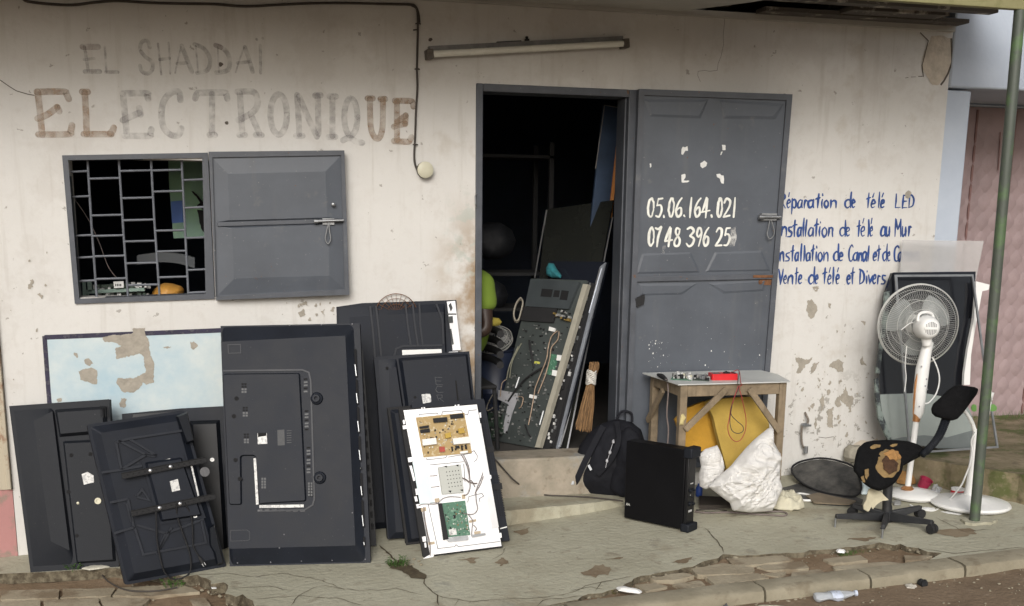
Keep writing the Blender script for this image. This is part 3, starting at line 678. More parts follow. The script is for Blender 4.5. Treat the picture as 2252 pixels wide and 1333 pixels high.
L1([[(2030, 592), (2030, 832)], [(2012, 590), (2052, 590)], [(2006, 838), (2048, 836)]], 0)
L2([ell(198, 715, 40, 112), [(150, 858), (190, 842), (235, 868), (268, 872)]], 0)
L2([[(315, 605), (316, 700), (322, 790), (345, 840), (372, 842), (390, 790), (394, 700), (394, 608)], [(300, 602), (333, 602)], [(378, 606), (408, 606)]], 1)
L2([[(480, 618), (480, 740), (480, 858)], [(466, 616), (560, 618), (575, 630), (580, 652)], [(460, 775), (530, 755)], [(480, 745), (535, 705)], [(533, 705), (530, 760)], [(460, 862), (545, 866), (560, 855), (568, 838)]], 1)
mb.build('lettering', [M_GHOST, M_GHOST2], shop, M=WALL.M @ T(0, 0, .0020), smooth=0)
mb = MB(); letter_h[0] = 0; k = .00093
for segs, mi in [([([(515, 285), (528, 360), (540, 440)], 16), ([(515, 365), (575, 358)], 15), ([(520, 438), (610, 438)], 24)], 0), ([([(505, 287), (598, 287)], 30)], 2),
                 ([([(640, 285), (645, 360), (650, 440)], 11), ([(645, 441), (720, 441)], 17)], 0), ([([(915, 290), (900, 252), (868, 256), (856, 300), (885, 345), (928, 378), (932, 420), (905, 450), (868, 438), (855, 402)], 20)], 0),
                 ([([(965, 268), (975, 360), (985, 455)], 11), ([(1030, 262), (1036, 350), (1040, 450)], 11), ([(975, 365), (1035, 356)], 16)], 0), ([([(1106, 285), (1088, 360), (1070, 446)], 9), ([(1110, 282), (1140, 360), (1172, 440)], 24), ([(1082, 390), (1140, 384)], 18)], 0),
                 ([([(1195, 280), (1203, 360), (1210, 442)], 10), ([(1188, 272), (1245, 298), (1282, 360), (1268, 428), (1205, 446)], 22)], 0), ([([(1330, 290), (1333, 370), (1337, 442)], 10), ([(1318, 278), (1372, 305), (1402, 362), (1392, 428), (1322, 444)], 24)], 0), ([([(1318, 278), (1350, 290)], 26)], 2),
                 ([([(1490, 290), (1465, 360), (1440, 442)], 9), ([(1495, 290), (1520, 360), (1543, 440)], 23), ([(1450, 386), (1528, 378)], 17)], 0), ([([(1590, 278), (1591, 360), (1592, 446)], 17), ([(1567, 240), (1569, 243)], 13), ([(1604, 234), (1606, 237)], 13)], 0)]:
    if segs[0][0][0] == (915, 290): mb.build('lettering', [M_GHOST, M_GHOST2, M_GHOST3], shop, M=WALL.M @ T(0, 0, .0020), smooth=0); mb = MB()
    strokes(mb, C1, [(p, q*k) for p, q in segs], mi)
mb.build('lettering', [M_GHOST, M_GHOST2, M_GHOST3], shop, M=WALL.M @ T(0, 0, .0020), smooth=0)

# stroke alphabet, unit box: x 0..1 across the letter, y 0 baseline, 1 x-height, ascender 1.85
ST = {
 'a': [[(.9, .85), (.55, 1), (.15, .8), (.05, .35), (.3, .02), (.7, .2), (.9, .8)], [(.92, 1), (.88, .4), (.98, 0)]],
 'e': [[(.1, .5), (.85, .65), (.75, .95), (.45, 1), (.12, .7), (.1, .3), (.4, .02), (.9, .15)]],
 'p': [[(.1, 1.05), (.12, .2), (.1, -.75)], [(.12, .85), (.55, 1), (.92, .7), (.85, .25), (.5, .02), (.12, .25)]],
 'r': [[(.2, 1), (.22, .5), (.2, 0)], [(.22, .6), (.5, .95), (.95, .9)]],
 't': [[(.55, 1.8), (.5, .9), (.48, 0)], [(.02, 1.12), (.5, 1.25), (.98, 1.3)]],
 'i': [[(.5, 1), (.5, .5), (.5, 0)], [(.6, 1.45), (.55, 1.62)]],
 'o': [[(.5, 1), (.12, .75), (.1, .3), (.45, 0), (.88, .25), (.9, .7), (.5, 1)]],
 'n': [[(.1, 1), (.12, .5), (.1, 0)], [(.12, .65), (.5, 1), (.85, .85), (.9, .4), (.95, -.02)]],
 'd': [[(.9, .85), (.5, 1), (.1, .7), (.1, .25), (.45, .02), (.9, .3)], [(.92, 1.85), (.9, .9), (.95, 0)]],
 'l': [[(.5, 1.85), (.52, .9), (.5, 0)]],
 's': [[(.9, .95), (.3, .9), (.3, .6), (.9, .35), (.75, .05), (.05, 0)]],
 'u': [[(.1, 1), (.1, .3), (.4, 0), (.85, .35)], [(.9, 1), (.88, .5), (.92, -.02)]],
 'v': [[(.05, 1), (.3, .5), (.45, 0)], [(.45, 0), (.75, .5), (.95, 1)]],
 'm': [[(.05, 1), (.07, 0)], [(.07, .7), (.3, 1), (.48, .7), (.5, 0)], [(.5, .7), (.75, 1), (.93, .7), (.95, 0)]],
 'L': [[(.2, 1.8), (.18, .9), (.1, .02)], [(.1, .02), (.9, .08)]],
 'E': [[(.2, 1.6), (.18, .8), (.12, .02)], [(.2, 1.6), (.9, 1.65)], [(.18, .8), (.75, .85)], [(.12, .02), (.9, .05)]],
 'D': [[(.15, 1.7), (.15, .9), (.12, 0)], [(.05, 1.75), (.6, 1.5), (.95, .9), (.75, .25), (.05, 0)]],
 'M': [[(.05, 0), (.08, .9), (.12, 1.75)], [(.12, 1.75), (.3, 1.1), (.45, .7)], [(.45, .7), (.7, 1.2), (.85, 1.75)], [(.85, 1.75), (.9, .9), (.95, 0)]],
 'C': [[(.9, 1.5), (.6, 1.75), (.2, 1.4), (.1, .7), (.3, .1), (.7, .02), (.95, .3)]],
 'V': [[(.02, 1.75), (.3, .9), (.5, 0)], [(.5, 0), (.75, .9), (.98, 1.75)]],
 'R': [[(.2, 1.7), (.2, .9), (.2, 0)], [(.1, 1.7), (.7, 1.6), (.8, 1.15), (.2, .8)], [(.4, .85), (.95, 0)]],
 'I': [[(.5, 1.75), (.5, .9), (.5, 0)]], '.': [[(.4, .05), (.6, .12)]],
 "'": [[(.35, 1.35), (.6, 1.85)]],
}
lines = [(248, 172, [('R', 140, 206), ('e', 216, 250, 1), ('p', 262, 310), ('a', 318, 366), ('r', 376, 412), ('a', 416, 474), ('t', 488, 536), ('i', 542, 562), ('o', 570, 616), ('n', 630, 690), ('d', 770, 830), ('e', 834, 866), ('t', 970, 1012), ('e', 1018, 1060, 1), ('l', 1082, 1104), ('e', 1110, 1146, 1), ('L', 1245, 1306), ('E', 1312, 1370), ('D', 1376, 1426)]),
         (518, 432, [('I', 130, 158), ('n', 165, 216), ('s', 222, 268), ('t', 268, 312), ('a', 316, 356), ('l', 364, 384), ('l', 390, 410), ('a', 420, 472), ('t', 478, 516), ('i', 520, 540), ('o', 550, 600), ('n', 610, 656), ('d', 722, 776), ('e', 780, 816), ('t', 884, 920), ('e', 924, 958, 1), ('l', 984, 1002), ('e', 1006, 1036, 1), ('a', 1110, 1158), ('u', 1164, 1196), ('M', 1244, 1306), ('u', 1314, 1352), ('r', 1368, 1406)]),
         (754, 672, [('I', 112, 138), ('n', 146, 190), ('s', 198, 246), ('t', 252, 290), ('a', 294, 328), ('l', 342, 360), ('l', 370, 390), ('a', 400, 440), ('t', 446, 482), ('i', 486, 506), ('o', 514, 556), ('n', 566, 612), ('d', 664, 710), ('e', 714, 750), ('C', 800, 850), ('a', 850, 890), ('n', 900, 932), ('a', 938, 976), ('l', 984, 1000), ('e', 1040, 1072), ('t', 1074, 1108), ('d', 1130, 1170), ('e', 1174, 1200), ('C', 1235, 1285), ('a', 1280, 1310), ('m', 1316, 1372), ('e', 1380, 1410), ('r', 1418, 1446), ('a', 1450, 1482)]),
         (972, 892, [('V', 135, 182), ('e', 186, 216), ('n', 226, 276), ('t', 290, 322), ('e', 326, 360), ('d', 424, 480), ('e', 484, 514), ('t', 558, 596), ('e', 606, 640, 1), ('l', 648, 666), ('e', 684, 716, 1), ('e', 790, 822), ('t', 824, 860), ('D', 906, 956), ('i', 964, 988), ('v', 990, 1030), ('e', 1034, 1066), ('r', 1076, 1106), ('s', 1116, 1156), ('.', 1180, 1200)])]
JR = random.Random(77)
for base, xh, chars in lines:
    mb = MB(); letter_h[0] = 0; last = None
    for c in chars:
        ch, x0, x1 = c[0], c[1], c[2]
        if last and x0-last > 26:
            mb.build('lettering', [M_BLUE], shop, M=WALL.M @ T(0, 0, .0020), smooth=0); mb = MB(); letter_h[0] = 0
        last = x1
        jh = JR.uniform(.93, 1.08); gl = list(ST[ch])+([ST["'"][0]] if len(c) > 3 else [])
        for g in gl:
            pts = [(x0+(x1-x0)*x+(y-.5)*4+JR.gauss(0, 1.6), base-(base-xh)*y*jh+JR.gauss(0, 2.2)) for x, y in g]
            k_ = JR.uniform(.8, 1.2); strokes(mb, T3, [(pts, (.0085*k_*JR.uniform(.7, 1.3), .0140*k_, .0060*JR.uniform(.7, 1.4)))], 0)
    mb.build('lettering', [M_BLUE], shop, M=WALL.M @ T(0, 0, .0020), smooth=0)

# ------------------------------------------------------------------ window: frame, grille, shutter
WF = WALL
fo = WF.px([(137, 342), (457, 336), (472, 657), (165, 668)]); fi = WF.px(W1((100, 108), (1075, 92), (1100, 1080), (182, 1115)))
mb = MB()
n = 4
for i in range(4):
    j = (i+1) % 4; mb.prism([fo[i], fo[j], fi[j], fi[i]], -.10, .014)
win = mb.build('window_frame', M_GREYD, shop, M=WALL.M, smooth=0, bevel=.003)
mb = MB(); gz0 = -.05
def wpx(*pts): return WALL.px(W1(*pts), gz0)
vert = [[(240, 100), (270, 590), (308, 1110)], [(468, 98), (500, 600), (535, 1105)], [(702, 96), (728, 560), (765, 1098)], [(925, 94), (950, 600), (975, 1092)]]
vp = [[(-1, -1)]]
for v in vert:
    P = [Vector((*q, gz0)) for q in wpx(*v)]; mb.tube(P, .0062, 8)
def vx(i, y):                               # x of bar i at crop height y
    if i == 0: return 112+(y-108)*.078
    if i == 5: return 1080+(y-95)*.026
    (x0, y0), (x1, y1), (x2, y2) = vert[i-1]
    return x0+(x1-x0)*(y-y0)/(y1-y0) if y < y1 else x1+(x2-x1)*(y-y1)/(y2-y1)
for col, ys in ((0, [190, 372, 655, 815, 985]), (1, [240, 508, 657, 805, 970]), (2, [184, 382, 543, 697, 856, 1015]), (3, [180, 334, 619, 770, 958]), (4, [250, 452, 672, 905, 1070])):
    for y in ys:
        P = [Vector((*q, gz0)) for q in wpx((vx(col, y), y+3), (vx(col+1, y), y-3))]; mb.tube(P, .0058, 8)
mb.build('grille', mat('grille_grey_paint', (.12, .13, .15), .5, .1, .2, 14), win, smooth=40)
# shutter leaf, swung open flat against the wall
A = W(476, 500, -.035); 
SF = Frame((0, -.034, 0), (1, -.035, 0), (0, 0, 1))
so_ = SF.px([(459, 334), (757, 331), (768, 648), (475, 660)])
SM = SF.M
mb = MB(); mb.prism(so_, -.026, .0)
shut = mb.build('shutter', M_GREY, shop, M=SM, smooth=0, bevel=.003)
mb = MB(); q = SF.px(W1((1150, 88), (2085, 72), (2112, 1050), (1180, 1100)))
for i in range(4):
    j = (i+1) % 4; mb.prism([so_[i], so_[j], q[j], q[i]], .0004, .012)
mb.bar((*SF.px(W1((1185, 575)))[0], .006), (*SF.px(W1((2095, 548)))[0], .006), .022, .012)
mb.build('shutter_frame', M_GREYD, shut, smooth=0, bevel=.003)
mb = MB()
for out, inn_ in ((W1((1153, 94), (2083, 76), (2095, 535), (1180, 560)), W1((1262, 208), (1972, 190), (1985, 524), (1275, 545))), (W1((1182, 592), (2097, 562), (2110, 1046), (1190, 1090)), W1((1290, 602), (1995, 575), (2000, 948), (1310, 968)))):
    mb = MB(); mb.prism(SF.px(out), .0003, .011, 0, inner=SF.px(inn_)); mb.build('shutter_panel', M_GREY, shut, smooth=0, bevel=.0015)
mb = MB(); P = SF.px(W1((1890, 553), (2105, 545)), .03); mb.tube([(*P[0], .03), (*P[1], .03)], .0075, 10); mb.tube([(P[0][0], P[0][1], .03), (P[0][0]+.02, P[0][1], .03)], .012, 10)
P = SF.px(W1((1995, 560), (1982, 620), (1972, 680), (1992, 716), (2010, 680), (2002, 620), (1996, 562)), .03); mb.tube([(*p, .03) for p in smooth(P, 5)], .003, 6)
mb.box((P[0][0]-.03, P[0][1]-.012, .014), (P[0][0]+.03, P[0][1]+.02, .022))
P = SF.px(W1((2030, 430)), .02)[0]; mb.lathe([(.011, 0), (.011, .012), (.006, .016)], 12, 0, T(*P, .016))
mb.build('bolt', M_STEEL, shut, smooth=40)

# ------------------------------------------------------------------ door: frame, leaf
mb = MB()
a = W(1050, 185); b = W(1393, 196)
mb.box((1.425, -.012, .196), (1.462, .15, 2.222)); mb.box((2.285, -.012, .196), (2.335, .15, 2.222)); mb.box((1.4625, -.012, 2.182), (2.2845, .15, 2.222))
mb.box((2.274, .02, .197), (2.2845, .15, 2.18))
dfr = mb.build('door_frame', M_GREYD, shop, smooth=0, bevel=.004)
mb = MB()
for z in (2.0, 1.15, .45): mb.tube([(2.340, -.034, z-.07), (2.340, -.034, z+.07)], .012, 10)
mb.build('hinge', M_GREYD, dfr, smooth=40)
mb = MB(); mb.tube([(1.428, -.012, 1.58), (1.418, -.035, 1.60), (1.416, -.035, 1.64), (1.428, -.012, 1.655)], .0035, 6); mb.build('hasp', M_STEEL, dfr, smooth=40)
mb = MB(); mb.box((2.3362, -.02, .2), (2.352, -.001, 1.88)); mb.build('jamb_strip', mat('worn_cream_edge', (.30, .27, .20), .7, 0, .3, 30), dfr, smooth=0)
LF = Frame((2.36, -.05, 0), (1, -.10, 0), (0, 0, 1))
# leaf outline from its corners; its foot is hidden behind the table and ends just above the step
tl, tr = LF.px([(1404, 196), (1741, 208)]); ml, mr = LF.px([(1375, 930), (1690, 835)])
sx = (mr[0]-tr[0])/(mr[1]-tr[1]); bl = (tl[0]+(ml[0]-tl[0])*1.0, .10); br = (tr[0]+sx*(.10-tr[1]), .10)
lo_ = [tl, tr, br, bl]
mb = MB(); mb.prism(lo_, -.03, 0)
leaf = mb.build('door', M_GREY, shop, M=LF.M, smooth=0, bevel=.003)
mb = MB()
li = LF.px(D1((135, 80), (1080, 110), (978, 1240), (110, 1255)))
bt, bb = LF.px(D1((108, 1235), (108, 1275))), None
wdt = .032
li = inset(lo_, wdt)
for i in range(4):
    j = (i+1) % 4; mb.prism([lo_[i], lo_[j], li[j], li[i]], .0004, .014)
r0_, r1_ = LF.px(D1((112, 1258), (985, 1240)))
mb.bar((*r0_, .007), (*r1_, .007), .03, .014)
mb.build('door_frame', M_GREYD, leaf, smooth=0, bevel=.003)
mb = MB()
# pressed star-and-diamond relief: two raised trapezoids top and bottom of each half
for P, I in ((D1((160, 112), (575, 112), (522, 235), (200, 222)), D1((190, 130), (555, 128), (512, 215), (215, 206))), (D1((640, 112), (1055, 140), (1000, 240), (670, 235)), D1((650, 130), (1030, 158), (985, 220), (682, 216))),
             (D1((150, 1095), (462, 1085), (520, 1215), (110, 1225)), D1((160, 1108), (455, 1098), (500, 1205), (130, 1212))), (D1((615, 1085), (912, 1075), (970, 1205), (552, 1212)), D1((625, 1098), (905, 1090), (950, 1195), (572, 1202)))):
    mb = MB(); mb.prism(LF.px(P), .0003, .004, 0, inner=LF.px(I)); mb.build('door_panel', M_GREY, leaf, smooth=0, bevel=.0012)
for P, I in (([(1408, 650), (1500, 648), (1535, 622), (1404, 624)], [(1412, 646), (1496, 644), (1522, 628), (1409, 629)]), ([(1555, 622), (1590, 646), (1680, 640), (1688, 614)], [(1567, 627), (1594, 641), (1674, 636), (1680, 619)])):
    mb = MB(); mb.prism(LF.px(P), .0003, .004, 0, inner=LF.px(I)); mb.build('door_panel', M_GREY, leaf, smooth=0, bevel=.0012)
mb = MB(); P = LF.px(D1((895, 862), (1035, 862)), .03); mb.tube([(*P[0], .03), (*P[1], .03)], .0095, 10); mb.tube([(*P[0], .03), (P[0][0]+.03, P[0][1], .03)], .014, 10)
mb.box((P[0][0]+.02, P[0][1]-.018, .0005), (P[1][0]-.02, P[1][1]+.02, .02))
P = LF.px(D1((965, 880), (955, 930), (948, 970), (962, 1000), (985, 985), (992, 950), (975, 885)), .03); mb.tube([(*p, .03) for p in smooth(P, 5)], .0035, 6)
mb.build('bolt', M_STEEL, leaf, smooth=40)
mb = MB(); letter_h[0] = 0
def pc(*pts): return LF.px(D1(*pts))
for i, pts in enumerate([[(402, 430), (410, 412), (425, 420), (440, 410), (444, 440), (428, 440), (410, 466), (400, 462)], [(660, 402), (680, 402), (682, 438), (662, 436)], [(655, 446), (664, 445), (656, 466), (650, 466)], [(522, 520), (548, 503), (566, 516), (560, 535), (535, 552), (524, 540)],
                         [(400, 592), (425, 586), (428, 610), (415, 628), (455, 632), (440, 642), (402, 642)], [(625, 590), (645, 585), (655, 596), (672, 598), (672, 650), (655, 648), (645, 615), (628, 606)], [(198, 522), (206, 520), (210, 540), (202, 550)]]):
    mb.flat(rough(pc(*pts), .002, 40, i, 60), .0002*i, 0)
for i in range(60):
    x, y = random.Random(i).uniform(1410, 1680), random.Random(i+99).gauss(780, 40)
    if i > 34: x, y = random.Random(i).uniform(1425, 1470), random.Random(i+50).uniform(745, 800)
    p = LF.px([(x, y)])[0]; r = .0008+.003*random.Random(i+5).random()**3
    if p[1] > .2: mb.flat(rough([(p[0]+r*cos(k), p[1]+r*1.5*sin(k)) for k in range(6)], r*.6, 12, i, 90), .00002*i, 0)
mb.build('paper_remnant', mat('torn_paper', (.66, .66, .64), .8, 0, .1, 30), leaf, M=T(0, 0, .0125*0+.0008), smooth=0)
DIG = {'0': [ell(.5, .5, .38, .47)], '1': [[(.55, 0), (.5, .5), (.45, 1)]], '2': [[(.1, .25), (.35, .03), (.8, .15), (.7, .5), (.1, .97)], [(.1, .97), (.9, .93)]],
       '3': [[(.1, .1), (.55, .0), (.85, .2), (.45, .45)], [(.45, .45), (.9, .6), (.8, .9), (.4, 1), (.05, .85)]], '4': [[(.6, 0), (.3, .4), (.05, .72)], [(.05, .72), (.95, .66)], [(.68, .05), (.62, .5), (.55, 1)]],
       '5': [[(.9, .03), (.35, .05)], [(.35, .05), (.22, .4)], [(.22, .4), (.7, .38), (.88, .65), (.6, .95), (.1, .95)]], '6': [[(.8, .02), (.4, .25), (.12, .65), (.35, .97), (.8, .85), (.78, .55), (.45, .5), (.18, .68)]],
       '7': [[(.05, .05), (.5, .08), (.95, .0)], [(.95, .0), (.6, .5), (.4, 1)]], '8': [[(.75, .1), (.35, .05), (.25, .3), (.8, .65), (.65, .95), (.25, .95), (.2, .7), (.7, .35), (.75, .1)]],
       '9': [[(.8, .3), (.5, .5), (.2, .35), (.35, .05), (.75, .08), (.82, .4), (.5, 1)]], '.': [[(.4, .92), (.6, .98)]]}
mb = MB(); letter_h[0] = 0
rows = [(740, 862, [('0', 184, 230), ('5', 236, 282), ('.', 284, 298), ('0', 316, 358), ('6', 362, 410), ('.', 414, 432), ('1', 450, 470), ('6', 484, 528), ('4', 530, 582), ('.', 588, 606), ('0', 628, 664), ('2', 668, 718), ('1', 726, 750)]),
        (928, 1048, [('0', 188, 230), ('7', 232, 272), ('4', 296, 346), ('8', 350, 400), ('3', 432, 486), ('9', 490, 534), ('6', 538, 580), ('2', 618, 664), ('5', 668, 714)])]
for y0, y1, chars in rows:
    for ch, x0, x1 in chars:
        for g in DIG[ch]:
            strokes(mb, D1, [([(x0+(x1-x0)*x+(.5-y)*7+JR.gauss(0, 1.2), y0+(y1-y0)*y+JR.gauss(0, 1.6)) for x, y in g], (.0095*JR.uniform(.7, 1.3), .0145*JR.uniform(.85, 1.15), .0085*JR.uniform(.7, 1.4)))], 0, LF)
lt = mb.build('lettering', [M_WLET], leaf, M=T(0, 0, .0010), smooth=0)
mb = MB(); mb.flat(rough(pc((712, 940), (745, 925), (755, 1000), (740, 1045), (705, 1050), (715, 1000)), .004, 50, 2, 40), 0)
for k in range(3): mb.ribbon(pc((300-k*8, 1045), (292-k*6, 1080), (288-k*8, 1120)), .0022, 0, .0001*k)
mb.build('paint_smear', worn(mat('white_smear', (.6, .6, .58), .7, 0, .1, 20), .1, .75, 40), leaf, M=T(0, 0, .0009), smooth=0)
mb = MB(); P = LF.px(D1((860, 1240), (985, 1240)), .02); mb.bar((*P[0], .017), (*P[1], .017), .014, .004); q = LF.px(D1((910, 1278)), .016)[0]; mb.lathe([(.014, 0), (.012, .006), (.004, .009)], 12, 0, T(*q, .0005))
mb.box((P[0][0]+.05, P[0][1]-.05, .0006), (P[1][0], P[1][1]-.012, .003))
mb.build('rusty_lock_plate', M_RUST, leaf, smooth=30)
mb = MB()
P = M6((715, 450), (755, 432), (750, 475), (722, 486)); mb.prism(rough(LF.px(P), .004, 20, 1, 50), .0005, .018)
mb.build('door_handle', M_BLKM, leaf, smooth=30)
# ================================================================== NEIGHBOURS
M_PALEB = mat('pale_blue_wall_paint', (.40, .45, .53), .85, 0, .07, 4, .2, 30, col2=(.46, .51, .58), thr=(.3, .7))
M_PINK = mat('dusty_pink_gate_paint', (.30, .225, .225), .6, .0, .14, 5, .1, 40)
nb = thing('neighbour_gateway', 'pale blue masonry gateway with thick lintel beside the shop corner', 'gateway')
yP = .02
mb = MB()
P = WALL.px([(2063, 170), (2132, 170)])
xp0, xp1 = 4.292, W(2128, 300, yP).x
mb.box((xp0, yP, -.3), (xp1, .9, 2.30)); mb.build('pillar', M_PALEB, nb, bevel=.012)
mb = MB(); z0 = W(2180, 182, yP-.02).z
mb.box((xp0, yP-.03, 2.31), (9.5, .95, 3.3)); mb.build('lintel', M_PALEB, nb, bevel=.012)
yG = .78
mb = MB(); zt = W(2180, 236, yG).z
mb.box((xp1-.05, yG-.03, zt), (9.5, yG+.1, 2.309)); mb.build('gate_head', M_PALEB, nb, bevel=.01)
mb = MB(); mb.box((9.5, yP, -.3), (9.9, .9, 3.3)); mb.build('pillar', M_PALEB, nb, bevel=.012)
gate = thing('metal_gate', 'dusty pink metal gate embossed with rows of diamond bosses', 'gate')
gx0, gx1, gz0_, gz1_ = xp1-.05, 9.4, .167, zt
mb = MB(); mb.box((gx0, yG, gz0_), (gx1, yG+.03, gz1_-.003))
mb.build('leaf_sheet', M_PINK, gate, smooth=0)
mb = MB(); px_, pz_ = .098, .128
nx = 24
for i in range(nx):
    for j in range(int((gz1_-gz0_-.1)/pz_)):
        cx, cz = gx0+.07+px_*i+.012*(i//3), gz0_+.09+pz_*j
        o = len(mb.v); k = 4; vs = []
        for r, h in ((.064, 0), (.030, .012), (.012, .009), (.0, .013)):
            for a in range(k): vs.append((cx+r*cos(2*pi*a/k)*.95, yG-.0005-h, cz+r*1.15*sin(2*pi*a/k)))
        mb.add(vs, [(q*k+a, q*k+(a+1) % k, (q+1)*k+(a+1) % k, (q+1)*k+a) for q in range(3) for a in range(k)])
mb.build('embossed_bosses', M_PINK, gate, smooth=50)
mb = MB()
for i in range(8):
    x = gx0+.045+.306*i*1.0+(.012*0); mb.box((x-.007+.9*i*0, yG-.012, gz0_+.01), (x+.007, yG-.0005, gz1_-.02))
mb.bar((W(2200, 290, yG-.02).x, yG-.02, W(2200, 290, yG-.02).z), (W(2195, 375, yG-.02).x, yG-.02, W(2195, 375, yG-.02).z), .008, .006)
mb.build('gate_stile', mat('dark_pink_edge', (.20, .11, .10), .7, 0, .2, 12), gate, bevel=.002)
# left neighbour: cream rusty shutter over a pink wall foot
mb = MB(); mb.box((-2.6, -.012, .135), (-1.012, .05, 3.2))
for i in range(8): mb.box((-2.5+.19*i, -.022, .16), (-2.42+.19*i, -.0125, 3.18))
mb.box((-1.035, -.03, .14), (-1.013, -.0125, 3.19))
o = mb.build('metal_shutter', mat('rust_streaked_cream_paint', (.42, .37, .28), .7, 0, .1, 9, .1, 30, col2=(.22, .10, .05), thr=(.5, .62)), smooth=0, bevel=.003)
tag(o, 'cream metal shutter with rusty lower edge at the far left', 'shutter')
mb = MB(); mb.box((-2.8, -.004, -.5), (-1.012, .3, .133)); 
o = mb.build('wall_foot', mat('flaking_pink_paint', (.40, .20, .19), .9, 0, .1, 8, .3, 40, col2=(.24, .20, .16), thr=(.5, .62)), smooth=0)
tag(o, 'low flaking pink wall under the cream metal shutter', 'wall')

# ================================================================== POST, CABLE, LAMP, BOX
M_POST = mat('grey_green_post_paint', (.070, .082, .066), .55, .1, .2, 7, .15, 60, col2=(.09, .17, .055), thr=(.5, .70))
p = F(2143, 1149); pt = W(2241, 40, -1.11)
mb = MB(); mb.tube([(p.x, p.y, p.z-.05), (p.x*.5+pt.x*.5, (p.y-1.11)/2, (p.z+2.55)/2), (pt.x, -1.11, 2.544)], .027, 20)
post = mb.build('steel_post', M_POST, smooth=40); tag(post, 'thin rusty green steel post holding up the eave at the right', 'post')
mb = MB(); P = rough([(p.x+.10*cos(a)+.03, p.y+.06*sin(a)) for a in (0, .8, 1.6, 2.4, 3.2, 4, 4.8, 5.6)], .02, 40, 2, 14); gprism(mb, P, .014, .03); mb.build('concrete_collar', M_SLAB, post, smooth=0)
# cable along the eave and down to the round box
yC = -.012
def wallpts(px, y=yC): return [W(x, yy, y) for x, yy in px]
mb = MB()
pts = wallpts([(-40, -14), (40, -6), (60, 3), (110, 9), (160, 11), (210, 5), (260, 2), (330, 6), (400, 8), (470, 9), (540, 14), (620, 10), (700, 7), (780, 7), (850, 9), (900, 10), (913, 14), (920, 30), (922, 50)])
mb.tube(smooth(pts, 4), .0065, 8)
pts2 = wallpts([(905, 12), (917, 22), (919, 60), (918, 110), (917, 150), (918, 190), (915, 240), (913, 300), (911, 340), (913, 362), (920, 378), (926, 385)])
mb.tube(smooth(pts2, 5), .0055, 8)
o = mb.build('electric_cable', M_CABLE, smooth=60)
tag(o, 'dusty black electric cable running under the eave and down to the round box', 'cable')
mb = MB()
for q in ((920, 52), (915, 66), (918, 152), (914, 318), (560, 14), (280, 4)):
    P = W(*q, yC); mb.tube([P+Vector((-.012, .008, 0)), P+Vector((0, -.009, 0)), P+Vector((.012, .008, 0))], .0035, 6)
mb.build('cable_clip', M_CABLE, o, smooth=40)
p = W(934, 374, -.02)
Mx = axisM((p.x, -.001, p.z), (0, -1, 0))
jb = thing('junction_box', 'round cream junction box on the wall left of the doorway', 'junction box', Mx)
mb = MB(); mb.lathe([(.040, 0), (.042, .004), (.042, .034), (.040, .036)], 36); mb.build('box_body', mat('grimy_box', (.10, .09, .07), .7, 0, .3, 30), jb, smooth=40)
mb = MB(); mb.lathe([(.0425, .0362), (.0425, .042), (.039, .045), (.012, .046), (.0, .0455)], 36, caps=False); mb.build('lid', M_OFFW, jb, smooth=40)
# fluorescent tube fitting, tilted
A, B = W(935, 116, -.03), W(1378, 92, -.03)
d = (B-A); L = d.length; ux = d.normalized(); Mf = Matrix((ux, Vector((0, 0, 1)).cross(ux)*1.0, ux.cross(Vector((0, 0, 1)).cross(ux)))).transposed().to_4x4()
Mf = Matrix((ux, Vector((0, 1, 0)), ux.cross(Vector((0, 1, 0))))).transposed().to_4x4(); Mf.translation = (A.x, 0, A.z)
lamp = thing('fluorescent_lamp', 'unlit white tube lamp tilted on the wall above the doorway', 'lamp', Mf)
mb = MB(); mb.prism([(0.02, -.001), (L-.02, -.001), (L-.02, -.042), (0.02, -.042)], -.004, .030); mb.build('batten', mat('grimy_batten', (.16, .155, .15), .6, .1, .35, 14), lamp, bevel=.006, smooth=40)
mb = MB(); mb.tube([(.035, -.062, -.012), (L-.03, -.062, -.012)], .0165, 16); mb.build('tube', mat('old_lamp_glass', (.66, .65, .58), .25, 0, .04, 5), lamp, smooth=50)
for x0, x1 in ((0, .036), (L-.034, L)):
    mb = MB(); mb.box((x0, -.080, -.035), (x1, -.0015, .012)); mb.tube([((x0+x1)/2-.012, -.062, -.012), ((x0+x1)/2+.012, -.062, -.012)], .022, 14); mb.build('end_cap', mat('brown_bakelite', (.09, .075, .06), .5, 0, .3, 30), lamp, bevel=.004, smooth=40)
mb = MB(); mb.box((L*.49, -.03, .0305), (L*.51, -.01, .042)); mb.lathe([(.008, 0), (.008, .012), (.003, .014)], 10, 0, T(L*.5, -.02, .042)); mb.box((L*.35, -.03, .0303), (L*.47, -.012, .036)); mb.build('starter', M_BLKM, lamp, smooth=30)

# ================================================================== THE TELEVISIONS
def q4(fr, *pts): return fr.px(list(pts))
def obj_panel(name, label, fr, group=None, cat='television'): return thing(name, label, cat, fr.M, group)
def grooves(mb, fr, conv, lst, w=.006, h=.003, z=0.0, mi=0):
    for l in lst: mb.ribbon(fr.px(conv(*l), z), w, z, z+h, mi, caps=False)
GRP = 'old televisions leaning at the shop front'

